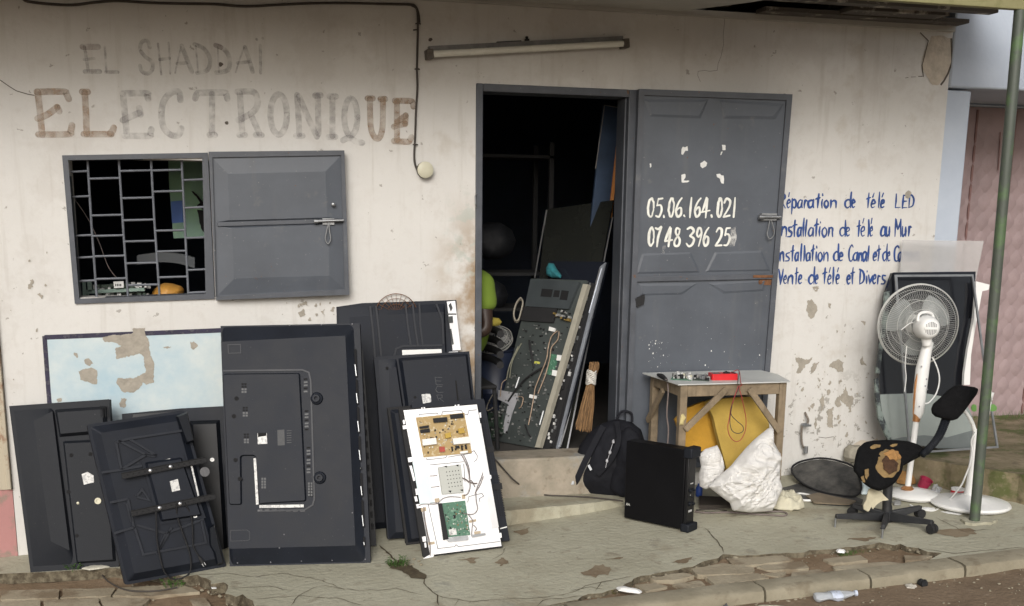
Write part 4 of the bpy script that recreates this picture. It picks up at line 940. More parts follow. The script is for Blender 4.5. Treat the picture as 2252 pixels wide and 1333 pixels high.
# --- far left: dusty back cover standing on its side
fa = lean((67, 1259), (255, 1247), 11)
a_ = fa.px([(20, 893), (240, 878), (262, 1247), (67, 1259)])
tv = obj_panel('old_television', 'dusty black television back at the far left end of the row', fa, GRP)
mb = MB(); mb.prism(a_, -.045, 0); mb.build('bezel', M_BLKD, tv, bevel=.004, smooth=40)
mb = MB()
bx = lambda u, v: lerpq(a_, u, v)
secL = [bx(.04, .03), bx(.44, .03), bx(.50, .965), bx(.04, .965)]
top = [bx(.24, .10), bx(.435, .05), bx(.475, .88), bx(.28, .82)]
mb.prism(secL, .0003, .024, 0, inner=top)
mb.build('back_cover', M_BLKD, tv, bevel=.022, segs=5, smooth=80)
mb = MB()
secR = [bx(.50, .23), bx(.97, .235), bx(.97, .965), bx(.525, .965)]
mb.prism(secR, .0003, .020, 0, inner=inset(secR, .012))
mb.prism([bx(.45, .04), bx(.97, .04), bx(.97, .20), bx(.47, .205)], .0003, .030, 0, inner=inset([bx(.45, .04), bx(.97, .04), bx(.97, .20), bx(.47, .205)], .016))
mb.build('connector_panel', M_BLKD, tv, bevel=.004, smooth=40)
mb = MB()
q = fa.px(C4((345, 775), (370, 765), (395, 780), (398, 808), (355, 820)), .021); mb.flat(q, .0212); q = fa.px(C4((383, 780), (396, 780), (397, 810), (386, 812)), .021); mb.flat(q, .0216)
mb.build('sticker', M_TAG, tv, smooth=0)
mb = MB(); q = fa.px(C4((415, 888)), .02)[0]; mb.lathe([(.016, 0), (.016, .006), (.009, .006), (.009, .001)], 20, 0, T(*q, .0203)); q = fa.px(C4((330, 897)), .02)[0]; mb.lathe([(.008, 0), (.006, .005), (0, .006)], 12, 0, T(*q, .0203))
mb.build('screw_boss', mat('pale_brass', (.45, .43, .33), .5, .3, .2, 20), tv, smooth=40)
mb = MB()
for c in ((302, 695), (383, 690), (325, 1035), (290, 850)):
    q = fa.px(C4(c), .02)[0]; mb.lathe([(.010, 0), (.008, .0004), (0, .0004)], 12, 0, T(*q, .0204))
for k in range(4): mb.flat(fa.px(C4((424+k*9, 485), (428+k*9, 485), (430+k*9, 535), (426+k*9, 535)), .03), .0306)
mb.build('vent_slot', M_HOLE, tv, smooth=0)

# --- back cover with two steel mounting rails, leaning askew
fb = lean((275, 1287), (498, 1246), 13)
b_ = fb.px([(191, 934), (404, 902), (498, 1246), (275, 1287)])
tv = obj_panel('old_television', 'black television with wall mount rails and hanging cord, leaning askew', fb, GRP)
mb = MB(); mb.prism(rounded(b_, .012), -.035, 0); mb.build('bezel', M_BLK, tv, bevel=.004, smooth=40)
o_ = inset(b_, .014); i_ = inset(b_, .05)
mb = MB(); mb.prism(o_, .0004, .03, 0, inner=i_); mb.build('back_cover', M_BLK, tv, bevel=.006, segs=3, smooth=50)
H = .03
mb = MB()
grooves(mb, fb, C4, [[(490, 640), (545, 625), (775, 590)], [(490, 640), (512, 755)], [(512, 755), (620, 690), (660, 695)], [(500, 632), (610, 690), (655, 700)], [(550, 628), (660, 695)], [(430, 768), (510, 757), (600, 740)],
                     [(465, 895), (540, 880)], [(540, 880), (565, 1000)], [(480, 1025), (565, 1000)], [(575, 870), (600, 840), (630, 885), (575, 870)], [(570, 1005), (605, 1115), (870, 1065), (850, 970)], [(580, 990), (700, 1025)], [(700, 1025), (665, 1110)], [(725, 1000), (660, 1112)], [(700, 1025), (860, 965)], [(535, 900), (555, 975)]], .011, .010, H)
mb.build('stiffening_rib', mat('ridge_highlight_black', (.013, .0155, .022), .42, 0, .2, 6, spec=.32), tv, smooth=30, bevel=.0015)  # ribs in a glossier black, highlights also lifted into its colour
mb = MB(); q = fb.px(C4((595, 715), (775, 690), (870, 960), (670, 990)), H); q2 = fb.px(C4((655, 735), (835, 700), (890, 905), (690, 945)), H+.02)
mb.prism(q, H+.0002, H+.006); mb.prism(rounded(inset(q, .014), .01), H+.0062, H+.028, 0, inner=inset(rounded(inset(q, .014), .01), .010)); mb.build('electronics_cover', M_BLK, tv, bevel=.002, smooth=40)
mb = MB(); q = fb.px(C4((755, 510), (790, 500), (955, 1155), (900, 1165), (885, 1075), (860, 960)), H); q = fb.px(C4((742, 530), (792, 510), (822, 635), (785, 648)), H); mb.prism(q, H+.0002, H+.022, 0, inner=inset(q, .008)); mb.build('speaker_bulge', M_BLKG, tv, bevel=.002, smooth=40); mb = MB()
q = fb.px(C4((880, 1000), (905, 985), (945, 1150), (915, 1160), (905, 1110), (885, 1075)), H); mb.prism(q, H+.0002, H+.018, 0, inner=inset(q, .006)); mb.build('speaker_bulge', M_BLKG, tv, bevel=.002, smooth=40)
for (x0, y0), (x1, y1) in (((515, 783), (872, 714)), ((555, 942), (912, 868))):
    mb = MB(); P = fb.px([C4((x0, y0))[0], C4((x1, y1))[0]], H+.036); A = Vector((*P[0], H+.036)); B = Vector((*P[1], H+.036)); mb.bar(A, B, .024, .004, 0); 
    dd = (B-A).normalized(); s_ = Vector((-dd.y, dd.x, 0)); mb.bar(A+s_*.0135, B+s_*.0135, .003, .014); mb.bar(A-s_*.0135, B-s_*.0135, .003, .014)
    r = mb.build('mount_rail', M_BLKM, tv, bevel=.001, smooth=30)
    mb = MB()
    for k in range(1, 15):
        c = A.lerp(B, k/15); mb.lathe([(.0045, 0), (0, 0)], 10, 0, T(c.x, c.y, c.z+.0024), caps=False)
    mb.build('rail_hole', M_HOLE, r, smooth=0)
    mb = MB()
    for t in (.33, .57): c = A.lerp(B, t); mb.lathe([(.009, 0), (.009, .004), (.006, .007), (0, .008)], 14, 0, T(c.x, c.y, c.z+.0022))
    mb.build('screw', M_SILV, r, smooth=40)
mb = MB(); h = H+.0286
mb.flat(fb.px(C4((718, 805), (752, 795), (762, 842), (728, 850)), h), h+.0004); mb.build('sticker', M_TAG, tv, smooth=0)
mb = MB(); mb.flat(fb.px(C4((805, 735), (812, 733), (843, 865), (836, 868)), h), h+.0004); mb.flat(fb.px(C4((690, 715), (720, 708), (721, 712), (691, 719)), H+.006), H+.0066); mb.build('steel_strip', M_TAG, tv, smooth=0)
mb = MB(); q = fb.px(C4((866, 765)), H)[0]; mb.lathe([(.024, 0), (.024, .001), (.0, .0012)], 26, 0, T(*q, H+.0002)); mb.build('round_label', mat('grey_label', (.10, .10, .105), .5, 0, .3, 80), tv, smooth=0)
mb = MB(); 
for c in ((824, 951), (896, 714)): q = fb.px(C4(c), H)[0]; mb.lathe([(.010, 0), (.010, .010), (.004, .010), (.004, .002)], 16, 0, T(*q, H+.001))
mb.build('screw_boss', M_WHITE, tv, smooth=40)
# its cord and plug hang over the rail
def cordpts(fr, conv, pts, h): return [Vector((*fr.px([c], hh)[0], hh)) for c, hh in zip(conv(*pts), h if isinstance(h, list) else [h]*len(pts))]
mb = MB()
P = cordpts(fb, C4, [(745, 900), (752, 960), (775, 1030), (800, 1100), (808, 1160), (795, 1200), (740, 1220), (700, 1195), (680, 1140), (665, 1060), (662, 1000), (660, 935)], [.075, .05, .045, .042, .04, .035, .02, .03, .045, .05, .06, .075]); mb.tube(smooth(P, 5), .0038, 7)
P = cordpts(fb, C4, [(780, 895), (808, 950), (815, 1020), (818, 1080), (845, 1130)], [.075, .05, .045, .043, .045]); mb.tube(smooth(P, 5), .0032, 7)
cb = mb.build('power_cord', M_BLKM, tv, smooth=60)
mb = MB(); P = cordpts(fb, C4, [(842, 1125), (858, 1150)], .046); mb.tube(P, [.006, .011], 8); A = P[1]; dd = (P[1]-P[0]).normalized(); s_ = Vector((-dd.y, dd.x, 0))
for k in (-1, 1): mb.tube([A+s_*.006*k, A+s_*.006*k+dd*.017], .0025, 6, 1)
mb.build('plug', [M_BLKM, M_SILV], cb, smooth=40)

# --- black set standing behind it
fc = lean((300, 1215), (500, 1195), 12, yb=(-.22, -.23))
c_ = fc.px(C4((515, 520), (760, 497), (945, 487), (985, 1140), (560, 1160)))
tv = obj_panel('old_television', 'plain black television mostly hidden behind the one with mount rails', fc, GRP)
mb = MB(); mb.prism(c_, -.05, 0); mb.build('bezel', M_BLK, tv, bevel=.004, smooth=40)
mb = MB(); q = fc.px(C4((800, 550), (930, 545), (965, 1110), (830, 1120))); mb.prism(q, .0003, .02, 0, inner=inset(q, .02)); q = fc.px(C4((560, 520), (770, 505), (760, 525), (560, 540))); mb.prism(q, .0003, .015, 0, inner=inset(q, .003)); mb.build('back_cover', M_BLKG, tv, bevel=.003, smooth=40)

# --- the big one in the middle
fd = lean((503, 1246), (815, 1238), 13.5)
d_ = fd.px([(485, 717), (791, 711), (815, 1238), (505, 1246)])
tv = obj_panel('big_television', 'largest black television back, standing on its end in front of the painted sign', fd, GRP)
o_ = list(d_)
mb = MB(); mb.prism(o_, -.035, 0); mb.build('bezel', M_BLK, tv, bevel=.003, smooth=40)
R_ = .038
mb = MB(); dl = lambda u, v: lerpq(d_, u, v)
outer = [dl(.006, .006), dl(.955, .006), dl(.965, .994), dl(.006, .994)]
inner = [dl(.012, .07), dl(.90, .055), dl(.905, .925), dl(.012, .925)]
mb.prism(outer, .0003, R_, 0, inner=inner); mb.build('back_cover', M_BLK, tv, bevel=.02, segs=4, smooth=60)
mb = MB(); pl = fd.px(C5((58, 350), (385, 347), (398, 600), (412, 890), (235, 900), (213, 905), (196, 698), (137, 698), (140, 905), (85, 905)), R_)
plr = rounded(pl, .014); mb.prism(plr, R_+.0003, R_+.014, 0, inner=inset(plr, .006)); mb.build('electronics_cover', M_BLK, tv, bevel=.0025, smooth=40)
mb = MB(); q = fd.px(C5((425, 345), (428, 360), (400, 350), (395, 335), (60, 335), (60, 342), (390, 345)), R_)
grooves(mb, fd, C5, [[(58, 338), (395, 334), (422, 345), (430, 380), (445, 880), (438, 905), (405, 925), (215, 932)]], .008, .004, R_)
mb.build('cover_ridge', mat('ridge_highlight_black', (.018, .021, .028)), tv, bevel=.0015, smooth=40)
h = R_+.014
mb = MB()
for (x, y) in ((148, 410), (153, 510), (158, 623)):
    for i in range(2):
        for j in range(4): mb.flat(fd.px(C5((x-11+12*i, y-20+11*j), (x-2+12*i, y-20+11*j), (x-2+12*i, y-12+11*j), (x-11+12*i, y-12+11*j)), h), h+.0003, 0 if j < 2 else 1)
for (x, y, nn) in ((230, 815, 4), (427, 835, 5)):
    for i in range(2):
        for j in range(nn): mb.flat(fd.px(C5((x-9+11*i, y-25+12*j), (x-1+11*i, y-25+12*j), (x-1+11*i, y-16+12*j), (x-9+11*i, y-16+12*j)), h), h+.0003, 1)
for (x, y, nn) in ((408, 410, 5), (412, 545, 7), (420, 700, 9)):
    for j in range(nn): mb.flat(fd.px(C5((x-8, y-40+13*j), (x+8, y-41+13*j), (x+8, y-34+13*j), (x-8, y-33+13*j)), R_), R_+.0003, 1 if j % 3 else 0)
for c in ((116, 455), (105, 530), (112, 715), (130, 795)): q = fd.px(C5(c), R_+.014)[0]; mb.lathe([(.011, 0), (0, 0)], 14, 0, T(*q, R_+.0144), caps=False)
mb.build('vent_slot', [M_HOLE, mat('grey_vent', (.055, .058, .062), .5, 0, .2, 30)], tv, smooth=0)
for c in ((455, 455), (468, 790)):
    q = fd.px(C5(c), R_)[0]; mb = MB(); mb.lathe([(.032, 0), (.028, .010), (.020, .014), (.018, .026), (.009, .026), (.009, .012)], 26, 0, T(*q, R_+.0003)); mb.build('stand_boss', M_BLK, tv, smooth=40)
mb = MB()
for l in (C5((80, 228), (132, 226), (134, 262), (82, 264)), C5((90, 1013), (160, 1011), (172, 1020), (172, 1050), (162, 1056), (92, 1058))):
    P = fd.px(l, R_); mb.ribbon(P, .0035, R_, R_+.0025, 0, closed=True)
mb.build('mount_plate', mat('ridge_highlight_black', (.018, .021, .028)), tv, smooth=30)
mb = MB(); mb.flat(fd.px(C5((204, 602), (243, 600), (246, 646), (206, 648)), h), h+.0004); mb.build('sticker', M_TAG, tv, smooth=0)
mb = MB(); mb.flat(fd.px(C5((206, 601), (242, 600), (242, 612), (207, 618)), h), h+.0008)
mb.build('socket_hole', M_HOLE, tv, smooth=0)
mb = MB(); mb.flat(fd.px(C5((288, 588), (318, 586), (320, 652), (290, 654)), h), h+.0004); 
for k in range(6): mb.flat(fd.px(C5((328, 590+k*10), (348, 589+k*10), (348, 592+k*10), (328, 593+k*10)), h), h+.0004)
mb.build('rating_label', mat('dark_grey_label', (.045, .047, .05), .6, 0, .3, 60), tv, smooth=0)
mb = MB(); rl = R_+.002
mb.prism(fd.px(C5((188, 708), (199, 706), (210, 902), (199, 904)), rl), R_+.0003, R_+.006); mb.prism(fd.px(C5((212, 906), (400, 903), (400, 915), (213, 918)), rl), R_+.0003, R_+.005); mb.build('steel_strip', M_TAG, tv, smooth=0)
mb = MB()
for k in range(7): mb.flat(fd.px(C5((205+k*30, 925), (225+k*30, 924), (225+k*30, 932), (205+k*30, 933)), R_), R_+.0005)
mb.build('socket_legend', mat('grey_print', (.09, .09, .095), .6, 0, .2, 100), tv, smooth=0)
# slotted side vents showing bright steel
mb = MB()
for y0, y1 in ((245, 365), (375, 480), (490, 600), (615, 720), (745, 755), (770, 870), (885, 1000), (1040, 1080)):
    x = 613+(y0-245)*.047; x2 = 613+(y1-245)*.047
    mb.flat(fd.px(C5((x, y0), (x+9, y0), (x2+9, y1), (x2, y1)), .012), .0125, 0); mb.flat(fd.px(C5((x+2, y0+(y1-y0)*.55), (x+5, y0+(y1-y0)*.55), (x2+5, y1-6), (x2+2, y1-6)), .013), .0132, 1)
mb.build('side_vent', [M_HOLE, M_STEEL], tv, smooth=0)
mb = MB()
for c in ((130, 165), (340, 145), (475, 143), (605, 140), (120, 1150), (260, 1147), (390, 1142), (520, 1138), (660, 1135), (317, 1030), (297, 1087), (605, 938)):
    hh = R_ if 1000 < c[1] < 1100 or c[1] == 938 else .004; q = fd.px(C5(c), hh)[0]; mb.lathe([(.0042, 0), (.003, .0015), (0, .0017)], 10, 0, T(*q, hh+.0004))
mb.build('screw', mat('dull_screw', (.10, .10, .11), .5, .5), tv, smooth=40)

# --- thin set tucked behind the big one
fe = lean((700, 1216), (826, 1198), 11, yb=(-.47, -.48))
e_ = fe.px([(560, 772), (798, 770), (828, 1200), (590, 1215)])
tv = obj_panel('old_television', 'thin black television whose edge shows right behind the largest one', fe, GRP)
mb = MB(); mb.prism(e_, -.04, 0); mb.build('bezel', M_BLKG, tv, bevel=.004, smooth=40)
mb = MB()
for k in range(14):
    u, v = .975, .12+.06*k; q = lerpq(e_, u, v); mb.box((q[0]-.006, q[1]-.016, .0004), (q[0]+.006, q[1]+.016, .004))
mb.build('edge_clip', M_BLKM, tv, bevel=.001, smooth=30)

# --- tall ribbed set against the wall
ff = lean((760, 1190), (1050, 1170), 9, yb=(-.19, -.20))
f_ = ff.px(C5((537, 55), (1045, 38), (1085, 1010), (575, 1030)))
tv = obj_panel('old_television', 'tall black television with pressed ribs, leaning against the wall behind the others', ff, GRP)
mb = MB(); mb.prism(f_, -.04, 0); mb.build('bezel', M_BLK, tv, bevel=.004, smooth=40)
fi_ = [lerpq(f_, .02, .015), lerpq(f_, .90, .015), lerpq(f_, .90, .98), lerpq(f_, .02, .98)]
mb = MB(); mb.prism(fi_, .0003, .028, 0, inner=[lerpq(f_, .10, .06), lerpq(f_, .88, .05), lerpq(f_, .88, .95), lerpq(f_, .10, .95)]); mb.build('back_cover', M_BLK, tv, bevel=.005, segs=3, smooth=50)
mb = MB(); grooves(mb, ff, C5, [[(680, 65), (690, 150), (702, 285)], [(705, 63), (715, 150), (728, 285)], [(830, 55), (840, 150), (852, 230)], [(860, 53), (870, 150), (882, 228)], [(888, 52), (893, 150), (902, 226)], [(780, 285), (790, 245), (820, 233), (985, 230)], [(960, 55), (985, 120), (990, 225)]], .010, .006, .028); mb.build('pressed_rib', mat('ridge_highlight_black', (.018, .021, .028)), tv, bevel=.002, smooth=40)
mb = MB(); mb.prism(ff.px(C5((1005, 45), (1040, 42), (1064, 250), (1030, 252)), .01), .0004, .012); q = ff.px(C5((1015, 258), (1052, 255), (1058, 320), (1020, 322)), .01); mb.prism(q, .0004, .012); sp_ = mb.build('side_chassis', M_SILV, tv, bevel=.002, smooth=30)
mb = MB()
for l in (C5((1012, 60), (1022, 50), (1030, 72), (1022, 88)), C5((1010, 108), (1030, 106), (1032, 135), (1013, 137)), C5((1018, 160), (1024, 160), (1035, 225), (1028, 228)), C5((1005, 95), (1045, 95), (1045, 101), (1006, 101))):
    mb.flat(ff.px(l, .012), .0124)
mb.build('cut_out', mat('dark_cutout', (.03, .035, .035), .6, 0, .3, 30), sp_, smooth=0)
mb = MB(); mb.prism(ff.px(C5((815, 250), (982, 246), (984, 268), (817, 272)), .03), .0285, .034); mb.build('white_label', M_WHITE, tv, bevel=.001)

# wire fan guard sticking up behind it
p0, p1 = W(835, 668, -.02), W(908, 668, -.02); cxx = (p0.x+p1.x)/2; r = (p1.x-p0.x)/2
g = thing('wire_guard', 'rusty wire fan guard sticking up behind the tall ribbed television', 'fan guard', T(cxx, -.016, p0.z-.055))
mb = MB()
for rr in (1.25, .95, .6): mb.tube([(r*rr*cos(a*pi/20), .0, r*rr*sin(a*pi/20)*.95) for a in range(41)], .0022 if rr > 1 else .0014, 6, caps=False)
for k in range(24): a = 2*pi*k/24; mb.tube([(.2*r*cos(a), -.006, .2*r*sin(a)), (r*1.25*cos(a), 0, r*1.19*sin(a))], .0011, 5)
mb.build('guard_wires', M_RUST, g, smooth=60)

# --- curved back set
fg = lean((835, 1198), (1045, 1185), 10, yb=(-.42, -.44))
g_ = fg.px(C5((697, 287), (712, 277), (1100, 255), (1122, 460), (1170, 1010), (755, 1050), (728, 700), (712, 450)))
tv = obj_panel('old_television', 'black television with smooth curved back and white sticker, between ribbed and opened sets', fg, GRP)
mb = MB(); mb.prism(g_, -.05, 0); mb.build('bezel', M_BLK, tv, bevel=.006, smooth=40)
mb = MB(); q = fg.px(C5((716, 290), (792, 288), (820, 480), (845, 1045), (760, 1048), (735, 700)), .0); q2 = fg.px(C5((760, 330), (790, 320), (815, 490), (838, 1020), (790, 1020), (768, 700)), .02)
mb.prism(q, .0003, .022, 0, inner=q2); q = fg.px(C5((800, 285), (1092, 264), (1115, 460), (1150, 1010), (852, 1040), (828, 480))); mb.prism(q, .0003, .026, 0, inner=inset(q, .016)); mb.build('back_cover', M_BLK, tv, bevel=.006, segs=3, smooth=50)
mb = MB(); mb.flat(rough(fg.px(C5((898, 437), (935, 434), (940, 470), (905, 476)), .026), .002, 30, 1, 60), .0265); mb.build('sticker', M_TAG, tv, smooth=0)
mb = MB(); letter_h[0] = .0264
for segs in ([(955, 365), (960, 395)], [(955, 365), (985, 366)], [(958, 380), (980, 381)], [(960, 396), (988, 397)], [(985, 405), (965, 402), (958, 418), (968, 430), (990, 428)], [(962, 440), (970, 462)], [(962, 440), (985, 440), (985, 452), (968, 455)], [(975, 455), (992, 468)]):
    letter_h[0] += .0001; P = fg.px(C5(*segs), .026); mb.ribbon(P, .0016, 0, letter_h[0])
mb.build('scratched_lettering', mat('scratch_grey', (.07, .075, .08), .6, 0, .2, 50), tv, smooth=0)
mb = MB()
for c in ((752, 326), (870, 450)): q = fg.px(C5(c), .022)[0]; mb.lathe([(.008, 0), (0, 0)], 12, 0, T(*q, .0266), caps=False)
mb.flat(fg.px(C5((1040, 378), (1046, 378), (1058, 480), (1050, 480)), .026), .0266)
mb.build('hole', M_HOLE, tv, smooth=0)

# --- two thin black cabinets between it and the opened set
fh = lean((860, 1204), (985, 1195), 9, yb=(-.50, -.51))
h_ = fh.px([(852, 897), (985, 885), (1040, 1180), (893, 1199)])
tv = obj_panel('old_television', 'narrow black set wedged directly behind the opened white chassis', fh, GRP)
mb = MB(); mb.prism(h_, -.04, 0); mb.build('bezel', M_BLKM, tv, bevel=.008, smooth=40)
mb = MB(); q = inset(h_, .012); mb.prism(q, .0003, .02, 0, inner=inset(q, .02)); mb.build('back_cover', M_BLK, tv, bevel=.004, smooth=40)

# --- vented black back standing behind the opened set
fi2 = lean((955, 1206), (1120, 1190), 12.5, yb=(-.635, -.63))
i_ = fi2.px([(905, 890), (1064, 877), (1121, 1189), (955, 1206)])
tv = obj_panel('old_television', 'black television with vent grilles, its right side showing beside the opened chassis', fi2, GRP)
mb = MB(); mb.prism(rounded(i_, .006), -.035, .004); mb.build('bezel', M_BLK, tv, bevel=.004, smooth=40)
mb = MB()
for (x0, x1, y0, y1, sl) in ((1150, 1178, 548, 680, 1), (1180, 1205, 692, 765, 1), (1200, 1228, 780, 958, 1)):
    n = int((y1-y0)/7)
    for j in range(n):
        y = y0+7*j; dx = (y-y0)*.17
        for k in range(3): mb.flat(fi2.px(C5((x0+dx+k*10, y), (x0+dx+k*10+6, y), (x0+dx+k*10+7, y+4), (x0+dx+k*10+1, y+4)), .004), .0046)
mb.build('vent_slot', M_HOLE, tv, smooth=0)
for l in (C5((1168, 662), (1202, 658), (1206, 680), (1172, 684)), C5((1190, 818), (1236, 812), (1240, 838), (1196, 843))):
    mb = MB(); mb.prism(fi2.px(l, .008), .0044, .014); mb.build('bracket', M_BLKM, tv, bevel=.002, smooth=30)
mb = MB(); P = fi2.px(C5((1232, 1005), (1258, 998)), .006); mb.ribbon(P, .006, .0042, .006); mb.build('cable_stub', M_WHITE, tv)

# --- the opened set: white steel chassis with circuit boards
fj = lean((930, 1228), (1108, 1208), 14)
j_ = fj.px([(877, 899), (1049, 888), (1106, 1204), (931, 1226)])
tv = obj_panel('opened_television', 'opened flat screen with bare white chassis carrying tan and green circuit boards', fj, GRP)
mb = MB(); mb.prism(j_, -.03, -.004); mb.build('bezel', M_BLKM, tv, bevel=.003, smooth=40)
mb = MB(); w_ = fj.px(JC((95, 150), (660, 105), (850, 1195), (300, 1265))); 
M_CHAS = mat('white_coated_steel', (.80, .80, .81), .30, .35, .04, 5, .03, 30)
mb.prism(w_, -.0038, .006); ch = mb.build('chassis', M_CHAS, tv, bevel=.003, smooth=40)
mb = MB(); h = .006
for l in ([(215, 190), (220, 180), (350, 170), (365, 180)], [(390, 185), (395, 160), (540, 150), (552, 165), (555, 190)], [(560, 175), (590, 185), (600, 150), (660, 145)], [(270, 520), (280, 530), (420, 515), (430, 500)], [(300, 570), (560, 545)], [(440, 510), (620, 480)], [(285, 870), (360, 1215), (490, 1200), (500, 1185), (520, 1200), (840, 1160)], [(300, 865), (345, 860), (380, 875)],
          [(620, 470), (640, 460), (665, 500), (660, 530), (640, 545)], [(590, 860), (600, 815), (650, 800), (700, 790), (715, 810), (680, 830), (685, 855)], [(245, 930), (290, 1180)], [(560, 560), (570, 700)], [(640, 250), (700, 560)]):
    mb.ribbon(fj.px(JC(*l), h), .0035, h, h+.0035, 0, caps=False)
mb.build('pressed_seam', mat('seam_grey', (.16, .16, .165), .5, .3, .2, 20), ch, smooth=0)
mb = MB(); mb.prism(fj.px(JC((635, 255), (690, 250), (828, 1050), (775, 1062)), h), h+.0002, h+.008); mb.build('side_rail', M_SILV, ch, bevel=.002, smooth=30)
mb = MB(); mb.prism(fj.px(JC((165, 548), (270, 538), (330, 860), (222, 872)), h), h+.0002, h+.002); mb.build('pale_plate', mat('pale_blue_film', (.60, .70, .72), .35, .1, .08, 6), ch, smooth=0)
def board(name, label, mats, quad, h0, th, parts, conv=JC, fr=fj, seed=1, n=60, parent=None, uv0=(.04, .06), uv1=(.96, .94), smin=.0025, smax=.007):
    mb = MB(); q = fr.px(conv(*quad), h0); mb.prism(q, h0, h0+th)
    bd = mb.build(name, mats[0], parent, bevel=.0008, smooth=0)
    if label: bd['label'] = label
    rd = random.Random(seed); mb = MB()
    for k in range(n):
        c = lerpq(q, rd.uniform(uv0[0], uv1[0]), rd.uniform(uv0[1], uv1[1])); a = rd.uniform(smin, smax); b = a*rd.uniform(.4, 1.6); hh = rd.uniform(.002, .008); mi = rd.choice([0, 0, 1, 2, 3, 3])
        if rd.random() < .3: mb.lathe([(a*.6, 0), (a*.6, hh*1.6), (a*.3, hh*1.7)], 9, mi, T(c[0], c[1], h0+th+.0002))
        else: mb.box((c[0]-a*.6, c[1]-b*.6, h0+th+.0001), (c[0]+a*.6, c[1]+b*.6, h0+th+hh+.0001), mi)
    cpm = [M_BLKM, mat('component_grey', (.28, .28, .27), .5, .2, .2, 50), mat('component_brown', (.22, .12, .04), .6, 0, .3, 50), mat('solder_white', (.55, .55, .5), .4, .2, .2, 60)]
    e = mb.build('components', cpm, bd, smooth=30); e['kind'] = 'stuff'
    for nm, mm, l, z0, z1 in parts:
        mb = MB(); mb.prism(fr.px(conv(*l), h0+th), h0+th+.0003+z0, h0+th+z1); mb.build(nm, mm, bd, bevel=.0012, smooth=30)
    return bd, q
tanb, q = board('power_board', 'tan power circuit board', [M_TANB], [(190, 205), (562, 168), (622, 478), (250, 512)], h, .008,
      [('transformer', M_BLKM, [(322, 212), (428, 202), (432, 238), (328, 246)], 0, .014), ('transformer', M_BLKM, [(452, 184), (552, 174), (558, 206), (458, 216)], 0, .014),
       ('heat_sink', mat('white_heat_sink', (.66, .65, .62), .5, .2, .06, 20), [(236, 375), (342, 362), (348, 410), (242, 422)], 0, .02), ('heat_sink', mat('white_heat_sink', (.66, .65, .62)), [(470, 368), (598, 352), (608, 402), (478, 414)], 0, .02),
       ('capacitor', M_BLKM, [(216, 276), (288, 264), (290, 284), (220, 292)], 0, .012), ('capacitor', M_BLKM, [(222, 300), (294, 290), (298, 318), (226, 326)], 0, .012),
       ('coil', M_YELLOW, [(412, 332), (456, 318), (460, 358), (418, 366)], 0, .016), ('coil', M_YELLOW, [(514, 292), (560, 285), (566, 325), (520, 330)], 0, .016),
       ('coil', mat('red_coil', (.35, .05, .03), .6, 0, .2, 30), [(370, 432), (410, 428), (414, 468), (374, 472)], 0, .012),
       ('capacitor', M_BLKM, [(462, 430), (472, 428), (478, 462), (468, 464)], 0, .012), ('capacitor', M_BLKM, [(492, 426), (520, 422), (526, 440), (500, 446)], 0, .014), ('capacitor', M_BLKM, [(536, 420), (546, 418), (552, 456), (542, 458)], 0, .014), ('capacitor', M_BLKM, [(566, 415), (578, 413), (584, 448), (572, 450)], 0, .014),
       ('connector', M_WHITE, [(530, 468), (588, 460), (592, 476), (534, 484)], 0, .010)], parent=tv, seed=3, n=70)
mb = MB(); mb.box((0, 0, 0), (0.001, .001, .001))
greenb, q = board('main_board', 'green main circuit board', [M_GREENB], [(365, 868), (570, 845), (610, 1110), (425, 1130)], h, .006,
      [('socket_row', M_BLKM, [(362, 868), (388, 864), (440, 1140), (402, 1150)], 0, .014), ('chip', M_TAG, [(442, 1070), (500, 1060), (508, 1108), (450, 1114)], 0, .003), ('chip', M_BLKM, [(478, 958), (496, 955), (498, 982), (482, 985)], 0, .003), ('socket_row', M_STEEL, [(430, 1135), (590, 1116), (594, 1150), (440, 1165)], 0, .010), ('socket_row', M_STEEL, [(620, 1110), (725, 1095), (728, 1112), (624, 1130)], 0, .008)], parent=tv, seed=8, n=90, smin=.0015, smax=.005, uv0=(.15, .05))
mb = MB(); q = fj.px(JC((358, 588), (536, 565), (560, 785), (390, 800)), h); mb.prism(q, h+.0002, h+.016, 0, inner=inset(q, .002))
can = mb.build('tuner_cover', mat('grey_perforated_cover', (.40, .41, .38), .5, .2, .06, 10), tv, bevel=.002, smooth=30)
mb = MB()
for r in range(5):
    for k in range(5): q = fj.px(JC((428+23*k+r*5, 625+29*r-k*3)), h+.016)[0]; mb.lathe([(.0028, 0), (0, 0)], 8, 0, T(*q, h+.0165), caps=False)
for l in ([(408, 578), (432, 575), (428, 592)], [(496, 570), (522, 567), (518, 584)], [(440, 770), (466, 767), (460, 786)], [(530, 762), (556, 758), (552, 775)]): mb.flat(fj.px(JC(*l), h+.016), h+.0166)
mb.build('cover_hole', M_HOLE, can, smooth=0)
mb = MB()
